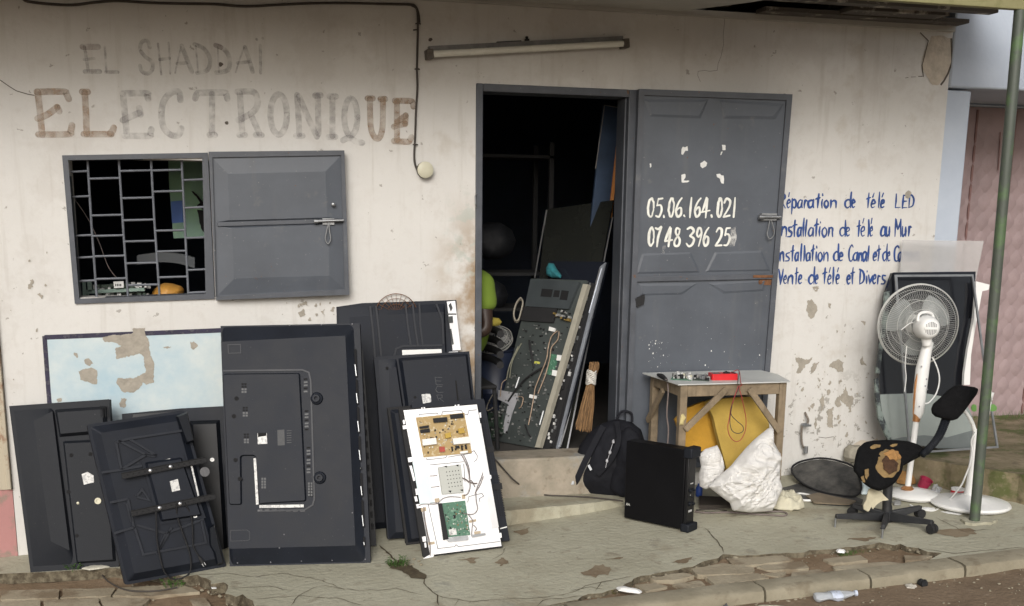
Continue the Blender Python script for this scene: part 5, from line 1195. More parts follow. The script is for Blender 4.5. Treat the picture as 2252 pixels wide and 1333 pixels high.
for pts, wd in (([(545, 490), (570, 540), (590, 590), (605, 660), (610, 740), (590, 795), (560, 805)], .0035), ([(560, 488), (585, 545), (602, 600), (612, 690)], .003), ([(535, 665), (575, 680), (600, 700), (640, 712), (665, 712)], .0045), ([(712, 620), (700, 660), (675, 720), (655, 780), (660, 860), (668, 910), (640, 948), (590, 950), (550, 940)], .003), ([(720, 640), (690, 720), (650, 790)], .003), ([(600, 955), (630, 1000), (625, 1060), (625, 1120)], .0028), ([(640, 1035), (660, 1060), (650, 1080)], .0026),
                ([(255, 895), (260, 980), (280, 1090), (300, 1180), (305, 1270)], .0035), ([(215, 885), (250, 872), (350, 870), (400, 830), (460, 815), (540, 820)], .0028), ([(300, 655), (360, 652)], .0028), ([(312, 742), (375, 736)], .0028), ([(600, 700), (620, 690), (650, 740)], .003)):
    P = [Vector((*fj.px([c], .02)[0], .02 if 0 < i < len(pts)-1 else .010)) for i, c in enumerate(JC(*pts))]; mb.tube(smooth(P, 4), wd*.7, 6)
mb.build('wire_bundle', M_WIRE, tv, smooth=60)
mb = MB()
for l in ([(228, 905), (270, 895), (272, 925), (235, 932)], [(335, 830), (372, 825), (374, 855), (340, 862)], [(545, 800), (572, 796), (574, 830), (548, 835)], [(600, 1000), (655, 988), (658, 1005), (604, 1018)], [(640, 1085), (690, 1078), (692, 1098), (644, 1106)], [(285, 1168), (335, 1160), (337, 1180), (290, 1188)]): mb.flat(fj.px(JC(*l), .011), .0112)
mb.build('masking_tape', mat('tan_tape', (.42, .34, .24), .7, 0, .15, 20), tv, smooth=0)
mb = MB()
for l in ([(90, 225), (102, 222), (106, 255), (94, 258)], [(88, 268), (118, 264), (122, 292), (92, 296)], [(128, 515), (160, 510), (165, 545), (134, 550)], [(140, 578), (158, 575), (186, 690), (172, 695)], [(185, 755), (200, 752), (206, 800), (192, 802)], [(178, 815), (196, 812), (205, 850), (186, 852)], [(192, 875), (225, 870), (232, 900), (200, 905)], [(238, 1125), (265, 1120), (270, 1160), (244, 1162)], [(255, 1170), (268, 1168), (272, 1205), (260, 1208)],
          [(232, 128), (240, 127), (242, 140), (234, 141)], [(250, 126), (260, 125), (262, 138), (252, 139)], [(490, 108), (500, 107), (502, 118), (492, 119)], [(512, 105), (524, 104), (525, 116), (514, 117)], [(678, 168), (690, 166), (694, 205), (682, 207)], [(745, 640), (770, 650), (772, 676), (756, 678)], [(835, 1095), (848, 1093), (852, 1130), (840, 1133)]):
    mb = MB(); mb.prism(fj.px(JC(*l), .002), -.0036, .009); mb.build('chassis_tab', M_CHAS, tv, bevel=.001, smooth=30)
mb = MB()
for p_ in ((300, 1285),): mb.prism(fj.px(JC((243, 1295), (325, 1280), (330, 1265), (300, 1262)), .004), -.003, .006)
mb.build('chassis_tab', mat('white_coated_steel', (.8, .8, .8)), tv, bevel=.001, smooth=30)
# ================================================================== IN THE DOORWAY
ZS = .196
A = Z(1081, 968, ZS); B = Z(1178, 985, ZS)
A = A.lerp(B, 0); u = (B-A).normalized(); back = Vector((-u.y, u.x, 0)); t_ = radians(18)
fk = Frame(A, u, Vector((0, 0, 1))*cos(t_)+back*sin(t_))
def behind(fr, d): return Frame(fr.O-fr.n*d, fr.u, fr.v)
GD = 'screens leaning in the doorway'
k_ = fk.px(NC((120, 1240), (405, 1290), (725, 222), (375, 210)))
k_[0] = (k_[0][0], max(k_[0][1], 0)); 
M_KCH = mat('dark_grey_green_chassis', (.060, .070, .068), .5, .25, .2, 5, .1, 60)
tv = thing('opened_television', 'opened television showing dark grey chassis with wires, front of the doorway stack', 'television', fk.M, GD)
mb = MB(); mb.prism(k_, -.02, 0); mb.build('chassis', M_KCH, tv, bevel=.002, smooth=30)
mb = MB(); mb.prism(fk.px(NC((402, 1288), (432, 1290), (740, 250), (708, 248))), -.02, .012); mb.build('side_rail', mat('cream_rail', (.36, .34, .28), .5, .1, .12, 12), tv, bevel=.002)
def kboard(name, m, l, z0, z1): 
    mb = MB(); mb.prism(fk.px(NC(*l)), z0, z1); return mb.build(name, m, tv, bevel=.0015, smooth=30)
kboard('dark_board', M_BLKM, [(335, 395), (545, 395), (520, 495), (300, 480)], .0004, .016)
kb = kboard('cover_plate', mat('slate_plate', (.06, .07, .075), .45, .3, .15, 8), [(380, 220), (690, 238), (620, 410), (345, 392)], .0003, .022)
mb = MB()
for l in ([(440, 275), (510, 280), (500, 330), (430, 325)], [(565, 285), (612, 290), (600, 350), (552, 345)], [(520, 285), (555, 287), (548, 330), (510, 328)]): mb.flat(fk.px(NC(*l), .022), .0225)
mb.build('cover_window', M_HOLE, kb, smooth=0)
kboard('ribbon_film', mat('grey_film', (.36, .36, .38), .4, .1, .1, 20), [(165, 920), (300, 945), (255, 1060), (215, 1200), (188, 1190), (225, 1010), (160, 980)], .0008, .003)
kboard('green_board', M_GREENB, [(495, 690), (550, 700), (515, 830), (470, 820)], .0005, .006)
for l in ([(545, 700), (572, 702), (565, 738), (540, 735)], [(515, 795), (545, 800), (538, 836), (510, 830)], [(495, 520), (530, 530), (524, 552), (490, 545)], [(370, 950), (410, 960), (404, 980), (365, 972)]): kboard('connector', M_WHITE, l, .0006, .014)
kboard('green_board', mat('dark_green_board', (.03, .05, .035), .5, 0, .4, 60), [(105, 1060), (190, 1075), (200, 1200), (130, 1235), (105, 1180)], .0005, .012)
kboard('yellow_tag', mat('yellow_tag', (.45, .45, .08), .6), [(395, 738), (430, 742), (426, 756), (392, 752)], .0005, .004)
mb = MB(); rd = random.Random(4)
for i in range(190):
    c = lerpq([k_[3], k_[2], k_[1], k_[0]], rd.uniform(.05, .93), rd.uniform(.28, .98)); a = rd.uniform(.002, .005); mb.box((c[0]-a, c[1]-a, .0004), (c[0]+a, c[1]+a*rd.uniform(.5, 2), rd.uniform(.004, .012)), rd.choice([0, 0, 1, 1, 2]))
for i in range(60):
    c = fk.px(NC((rd.uniform(105, 200), rd.uniform(1000, 1220))), .01)[0]; a = rd.uniform(.002, .006); mb.box((c[0]-a, c[1]-a, .0122), (c[0]+a, c[1]+a, rd.uniform(.014, .03)), rd.choice([0, 0, 1, 2]))
for i in range(16):
    c = fk.px(NC((rd.uniform(520, 620), rd.uniform(415, 480))), .01)[0]; a = rd.uniform(.003, .008); mb.box((c[0]-a, c[1]-a, .0005), (c[0]+a, c[1]+a, rd.uniform(.018, .03)), rd.choice([0, 2, 2, 3]))
o = mb.build('components', [M_BLKM, mat('dim_component', (.12, .125, .12)), mat('dim_solder', (.24, .24, .23)), mat('dim_amber', (.18, .12, .03))], tv, smooth=30); o['kind'] = 'stuff'
mb = MB()
for pts, r, mi in (([(530, 540), (500, 580), (480, 650), (470, 720), (440, 800), (400, 900), (390, 950), (375, 1040), (345, 1140)], .0035, 0), ([(540, 545), (540, 600), (500, 650), (490, 720), (460, 830), (405, 940)], .0032, 0), ([(465, 762), (420, 790), (340, 845), (280, 910), (215, 990)], .006, 1), ([(350, 600), (370, 680), (380, 775)], .007, 1),
                   ([(300, 620), (250, 740), (225, 840)], .004, 2), ([(280, 640), (235, 760), (205, 850)], .004, 2), ([(165, 960), (185, 880), (205, 850)], .003, 0), ([(280, 960), (320, 970), (310, 1020), (285, 1035)], .003, 0), ([(325, 1140), (350, 1190), (362, 1220)], .005, 1), ([(440, 1050), (415, 1140)], .007, 3), ([(285, 835), (262, 905)], .008, 3)):
    P = [Vector((*fk.px([c], .02)[0], .02 if 0 < i < len(pts)-1 else .006)) for i, c in enumerate(NC(*pts))]; mb.tube(smooth(P, 4) if len(P) > 2 else P, r, 6, mi)
mb.build('wire', [mat('tan_wire', (.34, .25, .18), .6, 0, .2, 30), M_BLKM, mat('olive_strip', (.20, .20, .15), .6), M_STEEL], tv, smooth=60)
mb = MB(); P = [Vector((*q, .03)) for q in fk.px(NC((300, 345), (275, 380), (260, 440), (270, 485), (290, 480), (305, 430), (318, 370), (305, 345)), .03)]; 
for k in range(3): mb.tube([p+Vector((.004*k, .003*k, .006*k)) for p in smooth(P, 5, True)+[P[0]]], .0055, 7)
mb.build('coiled_cable', mat('cream_cable', (.26, .235, .19), .6, 0, .15, 20), tv, smooth=60); mb = MB()
P = [Vector((*q, .03)) for q in fk.px(NC((130, 945), (95, 1010), (90, 1050), (120, 1040), (150, 1000), (140, 960)), .03)]; mb.tube(smooth(P, 5, True), .0035, 7)
mb.build('coiled_cable', mat('cream_cable', (.48, .43, .34), .6, 0, .15, 20), tv, smooth=60)

f2 = behind(fk, .045)
tv = thing('bare_panel', 'dark circuit strip panel squeezed between opened chassis and silver framed screen', 'panel', f2.M, GD)
l = f2.px(NC((330, 1285), (505, 1310), (768, 240), (480, 220))); mb = MB(); mb.prism(l, -.03, 0); mb.build('sheet', M_BLKM, tv, bevel=.002)
mb = MB(); rd = random.Random(9)
ed = f2.px(NC((440, 1290), (505, 1300), (765, 250), (725, 245)))
for i in range(46):
    c = lerpq([ed[3], ed[2], ed[1], ed[0]], rd.uniform(.2, .95), i/46); a = rd.uniform(.004, .010); mb.box((c[0]-a*.7, c[1]-a*1.3, .0003), (c[0]+a*.7, c[1]+a*1.3, rd.uniform(.006, .016)), 1 if rd.random() < .28 else (2 if rd.random() < .3 else 0))
o = mb.build('connectors', [M_BLKM, M_TAG, M_STEEL], tv, smooth=0, bevel=.001); o['kind'] = 'stuff'
f3 = behind(fk, .085)
tv = thing('flat_screen', 'screen with bright silver edge standing third in the doorway stack', 'screen', f3.M, GD)
l = f3.px(NC((350, 1300), (545, 1312), (852, 104), (490, 100))); mb = MB(); mb.prism(l, -.02, 0); mb.build('glass', mat('dark_screen_glass', (.012, .014, .02), .12, 0, .1, 4, spec=.6), tv, bevel=.002)
mb = MB(); e = f3.px(NC((515, 1250), (545, 1308), (852, 110), (815, 140))); mb.prism(e, .0003, .012); mb.build('silver_edge', mat('blue_silver_trim', (.38, .41, .46), .35, .6, .12, 8), tv, bevel=.002)
mb = MB(); e = f3.px(NC((665, 690), (675, 690), (826, 150), (816, 150))); mb.prism(e, .0125, .016); e = f3.px(NC((510, 1260), (520, 1262), (640, 800), (632, 798))); mb.prism(e, .0125, .016); mb.build('bright_bead', M_SILV, tv)
f4 = behind(fk, .13)
sh = thing('glass_sheet', 'tall smoky glass sheet at the back of the doorway stack', 'glass sheet', f4.M, GD)
l = f4.px(M6((250, 1060), (430, 1090), (625, 38), (345, 78))); mb = MB(); mb.prism(l, -.008, 0); mb.build('pane', mat('smoky_glass', (.016, .017, .015), .2, 0, .15, 3, spec=.5), sh, smooth=0)
mb = MB(); e = f4.px(M6((430, 1088), (436, 1088), (626, 110), (622, 110))); mb.prism(e, .0003, .004); e = f4.px(M6((345, 80), (349, 80), (300, 365), (296, 365))); mb.prism(e, .0003, .004); mb.build('polished_edge', M_SILV, sh)
# teal rag on top
f2b = behind(fk, .03)
mb = MB(); mb.puff(f2b.px(NC((470, 150), (490, 112), (515, 115), (535, 150), (565, 190), (560, 208), (505, 206), (472, 190))), .035, 8, 0, .010, 30, 3, back=.5)
o = mb.build('rag', mat('teal_cloth', (.015, .13, .15), .95, 0, .3, 20), M=f2b.M, smooth=60, merge=True); tag(o, 'small teal rag tucked on top of the opened doorway chassis', 'rag')
mb = MB(); rd = random.Random(2)
# straw broom hanging head-down beside the stack
yb = .02
top = W(1306, 800, yb); neck = W(1300, 838, yb); rr_ = Vector((1, 0, 0))
br = thing('straw_broom', 'bundle of tan straw bound with white string beside the doorway screens', 'broom')
bl, brr = W(1266, 942, yb), W(1300, 948, yb)
for i in range(230):
    a, q = rd.random()*2*pi, sqrt(rd.random()); e = bl.lerp(brr, .5+.5*q*cos(a)*1.02)+Vector((0, .03*q*sin(a), rd.uniform(-.012, .03)))
    n_ = neck+Vector((.020*q*cos(a), .02*q*sin(a), 0)); tt = top+Vector((.028*q*cos(a)+.004, .026*q*sin(a), rd.uniform(-.02, .012)))
    mb.tube([tt, n_, n_.lerp(e, .5)+Vector((rd.uniform(-.008, .008), 0, 0)), e], .0017, 4, i % 2, caps=False)
o = mb.build('straws', [mat('straw', (.26, .15, .065), .8, 0, .25, 30), mat('dark_straw', (.15, .085, .038), .8, 0, .25, 30)], br, smooth=60); o['kind'] = 'stuff'
mb = MB()
for i in range(9): 
    z = neck.z-.012+i*.0085; c = Vector((neck.x+.002*(i-4)/4, neck.y, z)); mb.tube([(c.x+.026*cos(k*pi/9), c.y+.026*sin(k*pi/9), z+.006*sin(k*1.1+i)) for k in range(19)], .0052, 6, caps=False)
mb.build('string_binding', mat('white_string', (.52, .50, .46), .9, 0, .1, 30), br, smooth=60)
# dark blue plank with an orange edge inside, leaning in the corner
yy = .55
def pl(pts, y): return [W(*p, y) for p in pts]
Fp = Frame((0, yy, 0), (1, 0, 0), (0, 0, 1))
pk = thing('leaning_board', 'dark blue board with orange edge leaning inside right of the doorway', 'board', Fp.M)
mb = MB(); mb.prism(Fp.px([(1327, 232), (1362, 238), (1340, 520), (1296, 520)]), -.02, 0); mb.build('board', mat('navy_board', (.025, .045, .085), .5, 0, .3, 6), pk, bevel=.003)
mb = MB(); mb.prism(Fp.px(C2((1822, 860), (1836, 862), (1790, 1330), (1770, 1330))), -.019, .012); mb.build('orange_edge', mat('orange_edge', (.55, .22, .06), .6, 0, .15, 10), pk, bevel=.002)
mb = MB()
for l in (C2((1745, 645), (1750, 645), (1695, 1030), (1690, 1030)), C2((1828, 650), (1833, 650), (1832, 860), (1827, 860)), C2((1745, 640), (1833, 655), (1833, 660), (1745, 645))): mb.prism(Fp.px(l), .0004, .004)
mb.build('pale_edge', mat('pale_edge_paint', (.22, .21, .2), .6), pk)

# ------------------------------------------------------------------ things deeper inside
drum_p = W(1086, 960, .75)
mb = MB(); z0, z1 = .196, W(1086, 768, .75).z
mb.lathe([(.001, z0), (.12, z0), (.125, z0+.02), (.13, (z0+z1)/2-.01), (.137, (z0+z1)/2), (.131, (z0+z1)/2+.01), (.14, z1-.01), (.15, z1), (.14, z1+.004), (.001, z1+.004)], 32, 0, T(drum_p.x, .75, 0), caps=False)
o = mb.build('plastic_drum', mat('navy_plastic', (.02, .028, .055), .45, 0, .2, 5), smooth=40); tag(o, 'dark blue plastic drum inside the shop left of the doorway stack', 'drum')
fnp = Vector((drum_p.x-.02, .70, z1+.06)); Mf2 = axisM(fnp, (-.25, -.5, .8))
fan0 = thing('desk_fan', 'grey fan cage lying on the dark drum inside the shop', 'fan', Mf2)
mb = MB()
for r, z in ((.12, 0), (.118, .02), (.09, .035), (.05, .042), (.1, -.03), (.06, -.045)): mb.tube([(r*cos(k*pi/16), r*sin(k*pi/16), z) for k in range(33)], .003, 6, caps=False)
for k in range(40): a = k*pi/20; mb.tube([(.03*cos(a), .03*sin(a), .045), (.09*cos(a), .09*sin(a), .035), (.12*cos(a), .12*sin(a), 0), (.06*cos(a), .06*sin(a), -.045)], .0013, 5)
mb.build('cage', mat('grey_cage', (.40, .40, .38), .5, .2, .1, 20), fan0, smooth=60)
mb = MB(); mb.lathe([(.0, -.08), (.04, -.075), (.045, -.03), (.03, -.01), (0, -.01)], 20, caps=False)
for k in range(3):
    a = k*2*pi/3; mb.prism([(.02*cos(a), .02*sin(a)), (.095*cos(a-.3), .095*sin(a-.3)), (.10*cos(a+.3), .10*sin(a+.3)), (.05*cos(a+.6), .05*sin(a+.6))], .004, .007)
mb.build('motor', mat('grey_motor', (.25, .25, .25), .5), fan0, smooth=40)
mb = MB(); c = W(1078, 705, .72); mb.puff([(c.x+.05*cos(a), c.z+.03*sin(a)) for a in (0, .9, 1.8, 2.7, 3.6, 4.5, 5.4)], .03, 6, 0, .008, 30, 2, back=.6)
o = mb.build('duster', mat('yellow_duster', (.42, .34, .06), .9, 0, .2, 20), M=Matrix(((1, 0, 0, 0), (0, 0, -1, .62), (0, 1, 0, 0), (0, 0, 0, 1))), smooth=60, merge=True); tag(o, 'small yellow cloth above the fan cage inside the shop', 'cloth')
for (px0, py0, rr, y, lab) in ((1085, 530, .14, 1.3, 'dark rounded sack high on the shelf inside the shop'), (1075, 650, .12, 1.2, 'dark sack below the rounded one inside the shop')):
    c = W(px0, py0, y); mb = MB(); mb.puff([(rr*1.1*cos(a), rr*.9*sin(a)) for a in [k*pi/5 for k in range(10)]], rr*.8, 8, 0, .02, 8, 5, back=.8)
    o = mb.build('sack', mat('dark_sack', (.008, .009, .012), .7, 0, .3, 8), M=Matrix(((1, 0, 0, c.x), (0, 0, -1, y), (0, 1, 0, c.z), (0, 0, 0, 1))), smooth=60, merge=True); tag(o, lab, 'sack')
c = W(1085, 560, 1.25)
sf = thing('storage_shelf', 'dark steel shelf rack in the gloom at the back of the shop', 'shelf')
mb = MB()
for z in (.6, c.z-.36, c.z-.13, 1.9): mb = MB(); mb.box((1.1, 1.1, z), (2.2, 1.5, z+.02)); mb.build('shelf_board', M_BLKM, sf)
for x in (1.1, 2.17):
    for y in (1.1, 1.47): mb = MB(); mb.box((x, y, .19), (x+.03, y+.03, 2.0)); mb.build('upright', M_BLKM, sf)

# ------------------------------------------------------------------ person seated at the bench behind the wall, back towards the doorway
M_SKIN = mat('dark_brown_skin', (.032, .017, .011), .5, 0, .12, 10, .05, 80)
py_ = .36
def skinned(name, pts, edges, radii, m, parent, sub=2, root=0):
    me = bpy.data.meshes.new(name); me.from_pydata(pts, edges, []); me.materials.append(m)
    o = bpy.data.objects.new(name, me); COL.objects.link(o); o.parent = parent
    sk = o.modifiers.new('skin', 'SKIN'); sk.use_smooth_shade = True
    if not me.skin_vertices: me.skin_vertices.new()
    for i, r in enumerate(radii):
        v = me.skin_vertices[0].data[i]; v.radius = r if isinstance(r, tuple) else (r, r); v.use_root = (i == root)
    s = o.modifiers.new('sub', 'SUBSURF'); s.levels = sub; s.render_levels = sub
    return o
per = thing('person', 'person in a lime green T-shirt seated with back to the doorway edge', 'person', T(1.405, py_, .19))
J = {'pel': ((0.02, 0, .53), .125), 'sp': ((.06, 0, .72), .125), 'ch': ((.05, 0, .92), .125), 'nk': ((.01, 0, 1.09), .055), 'hd0': ((-.03, 0, 1.18), .075), 'hd1': ((-.035, 0, 1.26), .095), 'hd2': ((-.03, 0, 1.33), .075), 'chin': ((-.10, 0, 1.17), .04), 'nose': ((-.145, 0, 1.235), .014)}
pts, rad, idx, ed = [], [], {}, []
def jn(k, p, r, par=None):
    idx[k] = len(pts); pts.append(p); rad.append(r)
    if par: ed.append((idx[par], idx[k]))
jn('pel', *J['pel']); jn('sp', *J['sp'], 'pel'); jn('ch', *J['ch'], 'sp'); jn('nk', *J['nk'], 'ch'); jn('hd0', *J['hd0'], 'nk'); jn('hd1', *J['hd1'], 'hd0'); jn('hd2', *J['hd2'], 'hd1'); jn('chin', *J['chin'], 'hd0'); jn('nose', *J['nose'], 'hd1')
for s in (-1, 1):
    q = str(s); bk = .05 if s < 0 else 0; jn('sh'+q, (.05+bk, .18*s, .965), .058, 'ch'); jn('el'+q, (-.06+bk*3.6, .24*s, .70), .042, 'sh'+q); jn('wr'+q, (-.29, .17*s, .70), .028, 'el'+q); jn('pm'+q, (-.36, .15*s, .70), (.018, .036), 'wr'+q)
    for f in range(4):
        oy = (.028-.018*f)*s; L_ = (.062, .072, .066, .052)[f]
        jn('f%d'%f+q, (-.385, .15*s+oy, .70), .0095, 'pm'+q); jn('g%d'%f+q, (-.385-L_*.6, .15*s+oy, .692), .0085, 'f%d'%f+q); jn('h%d'%f+q, (-.385-L_, .15*s+oy, .672), .007, 'g%d'%f+q)
    jn('t0'+q, (-.335, .15*s-.045*s, .695), .0105, 'wr'+q); jn('t1'+q, (-.372, .15*s-.062*s, .688), .0085, 't0'+q)
    jn('hp'+q, (-.02, .10*s, .52), .09, 'pel'); jn('kn'+q, (-.44, .13*s, .50), .06, 'hp'+q); jn('an'+q, (-.42, .13*s, .09), .038, 'kn'+q); jn('to'+q, (-.57, .14*s, .045), .036, 'an'+q)
skinned('body', pts, ed, rad, M_SKIN, per)
sp = [(.02, 0, .53), (.06, 0, .72), (.05, 0, .93), (.015, 0, 1.05)]; sr = [.155, .15, .148, .07]; se = [(0, 1), (1, 2), (2, 3)]
for s in (-1, 1): bk = .045 if s < 0 else 0; sp += [(.055+bk, .18*s, .965), (.0+bk*2.8, .215*s, .81)]; sr += [.085, .066]; k = len(sp); se += [(2, k-2), (k-2, k-1)]
M_GTEE = mat('lime_green_cotton', (.13, .20, .02), .9, 0, .08, 8, .15, 30)
skinned('shirt', sp, se, sr, M_GTEE, per)
sp = [(.02, 0, .52)]; sr = [.14]; se = []
for s in (-1, 1): k = len(sp); sp += [(-.04, .10*s, .515), (-.44, .13*s, .50), (-.42, .13*s, .15)]; sr += [.105, .078, .06]; se += [(0, k), (k, k+1), (k+1, k+2)]
skinned('trousers', sp, se, sr, mat('dark_trousers', (.02, .022, .03), .9, 0, .2, 10), per)
mb = MB(); mb.lathe([(.0, .10), (.05, .088), (.085, .05), (.098, .0), (.085, -.04)], 24, 0, T(-.015, 0, 1.28) @ Matrix.Rotation(radians(18), 4, 'Y'), caps=False); mb.build('hair', mat('black_hair', (.008, .007, .006), .9, 0, .2, 60, .6, 150), per, smooth=60)
mb = MB()
for s in (-1, 1): mb.lathe([(.0, .011), (.008, .008), (.011, 0), (0, -.005)], 12, 0, axisM((-.122, .034*s, 1.255), (-1, .2*s, 0)), caps=False)
mb.build('eyes', mat('eye_white', (.6, .6, .58), .2), per, smooth=60)
mb = MB()
for s in (-1, 1): mb.lathe([(.02, 0), (.026, .006), (.02, .012), (.008, .010)], 14, 0, axisM((-.025, .095*s, 1.24), (.3, s, 0)))
mb.build('ears', M_SKIN, per, smooth=60)
st = thing('chair', 'dark curved back chair under the person in green', 'chair', T(1.41, py_+.06, .19))
mb = MB(); mb.box((-.20, -.21, .36), (.20, .21, .385)); mb.build('seat', M_BLKM, st, bevel=.01)
mb = MB()
P = [(.225, .2*sin(k*pi/8-pi/2)*1.0, 0) for k in range(9)]
mb2 = [Vector((.21+.035*cos((k-4)/4*1.3), .20*(k-4)/4, .62)) for k in range(9)]
for z in (.50, .56, .62, .68): mb.tube([Vector((v.x, v.y, z)) for v in mb2], .022, 8)
mb.build('backrest', M_BLKM, st, smooth=50)
for x in (-.17, .19):
    for y in (-.18, .18): mb = MB(); mb.tube([(x, y, .36), (x*1.1, y*1.1, .0)], .013, 8); mb.build('leg', M_BLKM, st, smooth=50)

# ------------------------------------------------------------------ seen through the window: workbench and clutter
bn = thing('workbench', 'dark wooden workbench under the window inside the shop', 'workbench')
zb = W(300, 662, .35).z-.03
mb = MB(); mb.box((-.95, .18, zb-.04), (.86, .75, zb)); mb.build('bench_top', mat('dark_bench_wood', (.05, .04, .03), .8, 0, .3, 8), bn)
for x in (-.92, .78):
    for y in (.2, .68): mb = MB(); mb.box((x, y, .19), (x+.06, y+.05, zb-.041)); mb.build('leg', mat('dark_bench_wood', (.05, .04, .03)), bn)
yw = .34
Fw = Frame((0, yw, 0), (1, 0, 0), (0, 0, 1)); wq = lambda *p: Fw.px(W1(*p))
mb = MB()
for l in ([(203, 992), (228, 992), (235, 1118), (210, 1118)], [(240, 990), (272, 990), (275, 1062), (245, 1064)], [(230, 1052), (655, 1036), (658, 1058), (232, 1078)]): mb.prism(wq(*l), 0, .02)
for l in ([(240, 1080), (252, 1080), (252, 1112), (242, 1112)],): mb.prism(wq(*l), 0, .01)
o = mb.build('metal_bracket', mat('sage_green_metal', (.22, .30, .26), .6, .1, .15, 10), M=Fw.M, bevel=.001); tag(o, 'sage green metal bracket frame standing on the bench behind the grille', 'bracket')
rd = random.Random(6); mb = MB()
mb.prism(wq((300, 1020), (520, 1010), (650, 1085), (320, 1110)), -.06, -.05, 0)
for i in range(44):
    c = wq((rd.uniform(290, 690), rd.uniform(1000, 1095)))[0]; a = rd.uniform(.003, .012); mb.box((c[0]-a, c[1]-a, -.048), (c[0]+a, c[1]+a, rd.uniform(-.02, .02)), rd.choice([0, 0, 1, 2]))
o = mb.build('circuit_board', [mat('dark_green_board', (.03, .05, .035)), mat('component_grey', (.3, .3, .3)), M_TAG], M=Fw.M, smooth=0); tag(o, 'cluttered circuit board lying on the bench behind the grille', 'circuit board')
mb = MB(); mb.prism(wq((432, 990), (505, 986), (508, 1032), (438, 1036)), .021, .04); 
con = mb.build('connector_block', M_WHITE, M=Fw.M, bevel=.002); tag(con, 'white connector block with dark pins on the workbench', 'connector')
mb = MB()
for k in range(4): mb.flat(wq((446+k*12, 1005), (453+k*12, 1005), (453+k*12, 1022), (446+k*12, 1022)), .0408)
mb.build('pin_slot', M_HOLE, con, smooth=0)
Fo = Frame((0, .45, 0), (1, 0, 0), (0, 0, 1))
mb = MB(); mb.puff(Fo.px(W1((700, 1100), (715, 1060), (755, 1020), (800, 1000), (860, 1005), (925, 1025), (945, 1050), (940, 1100), (820, 1110))), .10, 10, 0, .018, 14, 4, back=.5)
o = mb.build('plastic_bag', mat('orange_bag', (.50, .25, .05), .5, 0, .2, 6), M=Fo.M, smooth=60, merge=True); tag(o, 'crumpled orange bag on the bench behind the grille', 'bag')
Fg = Frame((0, .95, 0), (1, 0, 0), (0, 0, 1))
gb = thing('lit_wall_board', 'added pale green board painted as lit wall with blue glow, seen through the right of the grille', 'board', Fg.M)
mb = MB(); mb.prism(Fg.px(W1((826, 80), (1130, 80), (1130, 670), (866, 676), (835, 300))), -.03, 0); mb.build('board', mat('painted_lit_wall_green', (.33, .52, .42), .7, 0, .1, 4, col2=(.36, .60, .38), thr=(.4, .6)), gb, bevel=.002)  # added board in light paint, standing in for a lit wall
mb = MB(); mb.prism(Fg.px(W1((846, 408), (935, 400), (940, 560), (856, 566))), .0004, .004); mb.build('painted_blue_glow', mat('painted_blue_glow', (.12, .24, .66), .6, 0, .1, 10), gb)  # blue glow painted as a flat panel
mb = MB(); mb.prism(rough(Fg.px(W1((995, 335), (1012, 335), (1090, 425), (1090, 470), (1035, 440), (1060, 420))), .006, 30, 2, 20), .03, .06); mb.prism(rough(Fg.px(W1((1040, 470), (1095, 470), (1095, 650), (1060, 600), (1050, 520))), .006, 30, 3, 20), .03, .06)
mb.build('black_lever', M_BLKM, gb)
mb = MB(); Fc = Frame((0, .8, 0), (1, 0, 0), (0, 0, 1))
mb.prism(smooth(Fc.px(W1((600, 800), (760, 780), (920, 790), (1020, 818))), 5)+smooth(Fc.px(W1((1020, 895), (900, 860), (760, 850), (600, 870))), 5), -.1, 0)
o = mb.build('curved_screen', mat('slate_plastic', (.07, .08, .09), .4, 0, .1, 5), M=Fc.M, bevel=.004); tag(o, 'dark curved screen back standing behind the grille', 'screen')
mb = MB(); mb.tube(smooth([W(*q, .2) for q in W1((135, 375), (215, 490), (265, 575), (330, 720), (390, 880), (450, 962))], 5), .0022, 6); o = mb.build('wire', M_WIRE, smooth=60); tag(o, 'thin loose wire sagging across behind the window grille', 'wire')
# ================================================================== TABLE AND WHAT STANDS AROUND IT
tb = thing('wooden_table', 'rough wooden table with diagonal braces and thin white top', 'table')
tx0, tx1, ty0, ty1, tz = 2.428, 3.055, -.56, -.12, .667
lg = .042
for x, y in ((tx0, ty0), (tx1-lg, ty0), (tx0, ty1-lg), (tx1-lg, ty1-lg)):
    mb = MB(); mb.box((x, y, G(x+.02, y+.02)-.004), (x+lg, y+lg, tz-.001)); mb.build('leg', M_WOOD, tb, bevel=.004)
e = .0025
for a, b in (((tx0+lg+.001, ty0+e, tz-.066), (tx1-lg-.001, ty0+.022, tz-.001)), ((tx0+lg+.001, ty1-.022, tz-.066), (tx1-lg-.001, ty1-e, tz-.001)), ((tx0+e, ty0+lg+.001, tz-.066), (tx0+.022, ty1-lg-.001, tz-.001)), ((tx1-.022, ty0+lg+.001, tz-.066), (tx1-e, ty1-lg-.001, tz-.001))):
    mb = MB(); mb.box(a, b); mb.build('apron', M_WOOD, tb, bevel=.003)
def brace(P0, P1, w=.034, up=(0, 1, 0), t=.018):
    mb = MB(); mb.bar(P0, P1, t, w, 0, up) if False else mb.bar(P0, P1, w, t, 0, up); mb.build('brace', M_WOOD, tb, bevel=.003)
yF = ty0-.0115
P = [W(*q, yF) for q in KC((690, 240), (400, 525), (850, 240), (1062, 540))]
brace(P[0], P[1]); brace(P[2], P[3])
P = [Vector((tx0-.011, ty1-.22, tz-.06)), Vector((tx0-.011, ty1-.01, tz-.27))]; brace(P[0], P[1], up=(1, 0, 0))
M_TOP = mat('chalky_white_sheet', (.50, .51, .49), .5, 0, .1, 6, .05, 30)
mb = MB(); tl = [(tx0-.045, ty1+.01), (tx0-.02, ty0-.012), (tx1+.01, ty0-.02), (tx1+.075, ty0+.25), (tx1+.06, ty1+.02)]
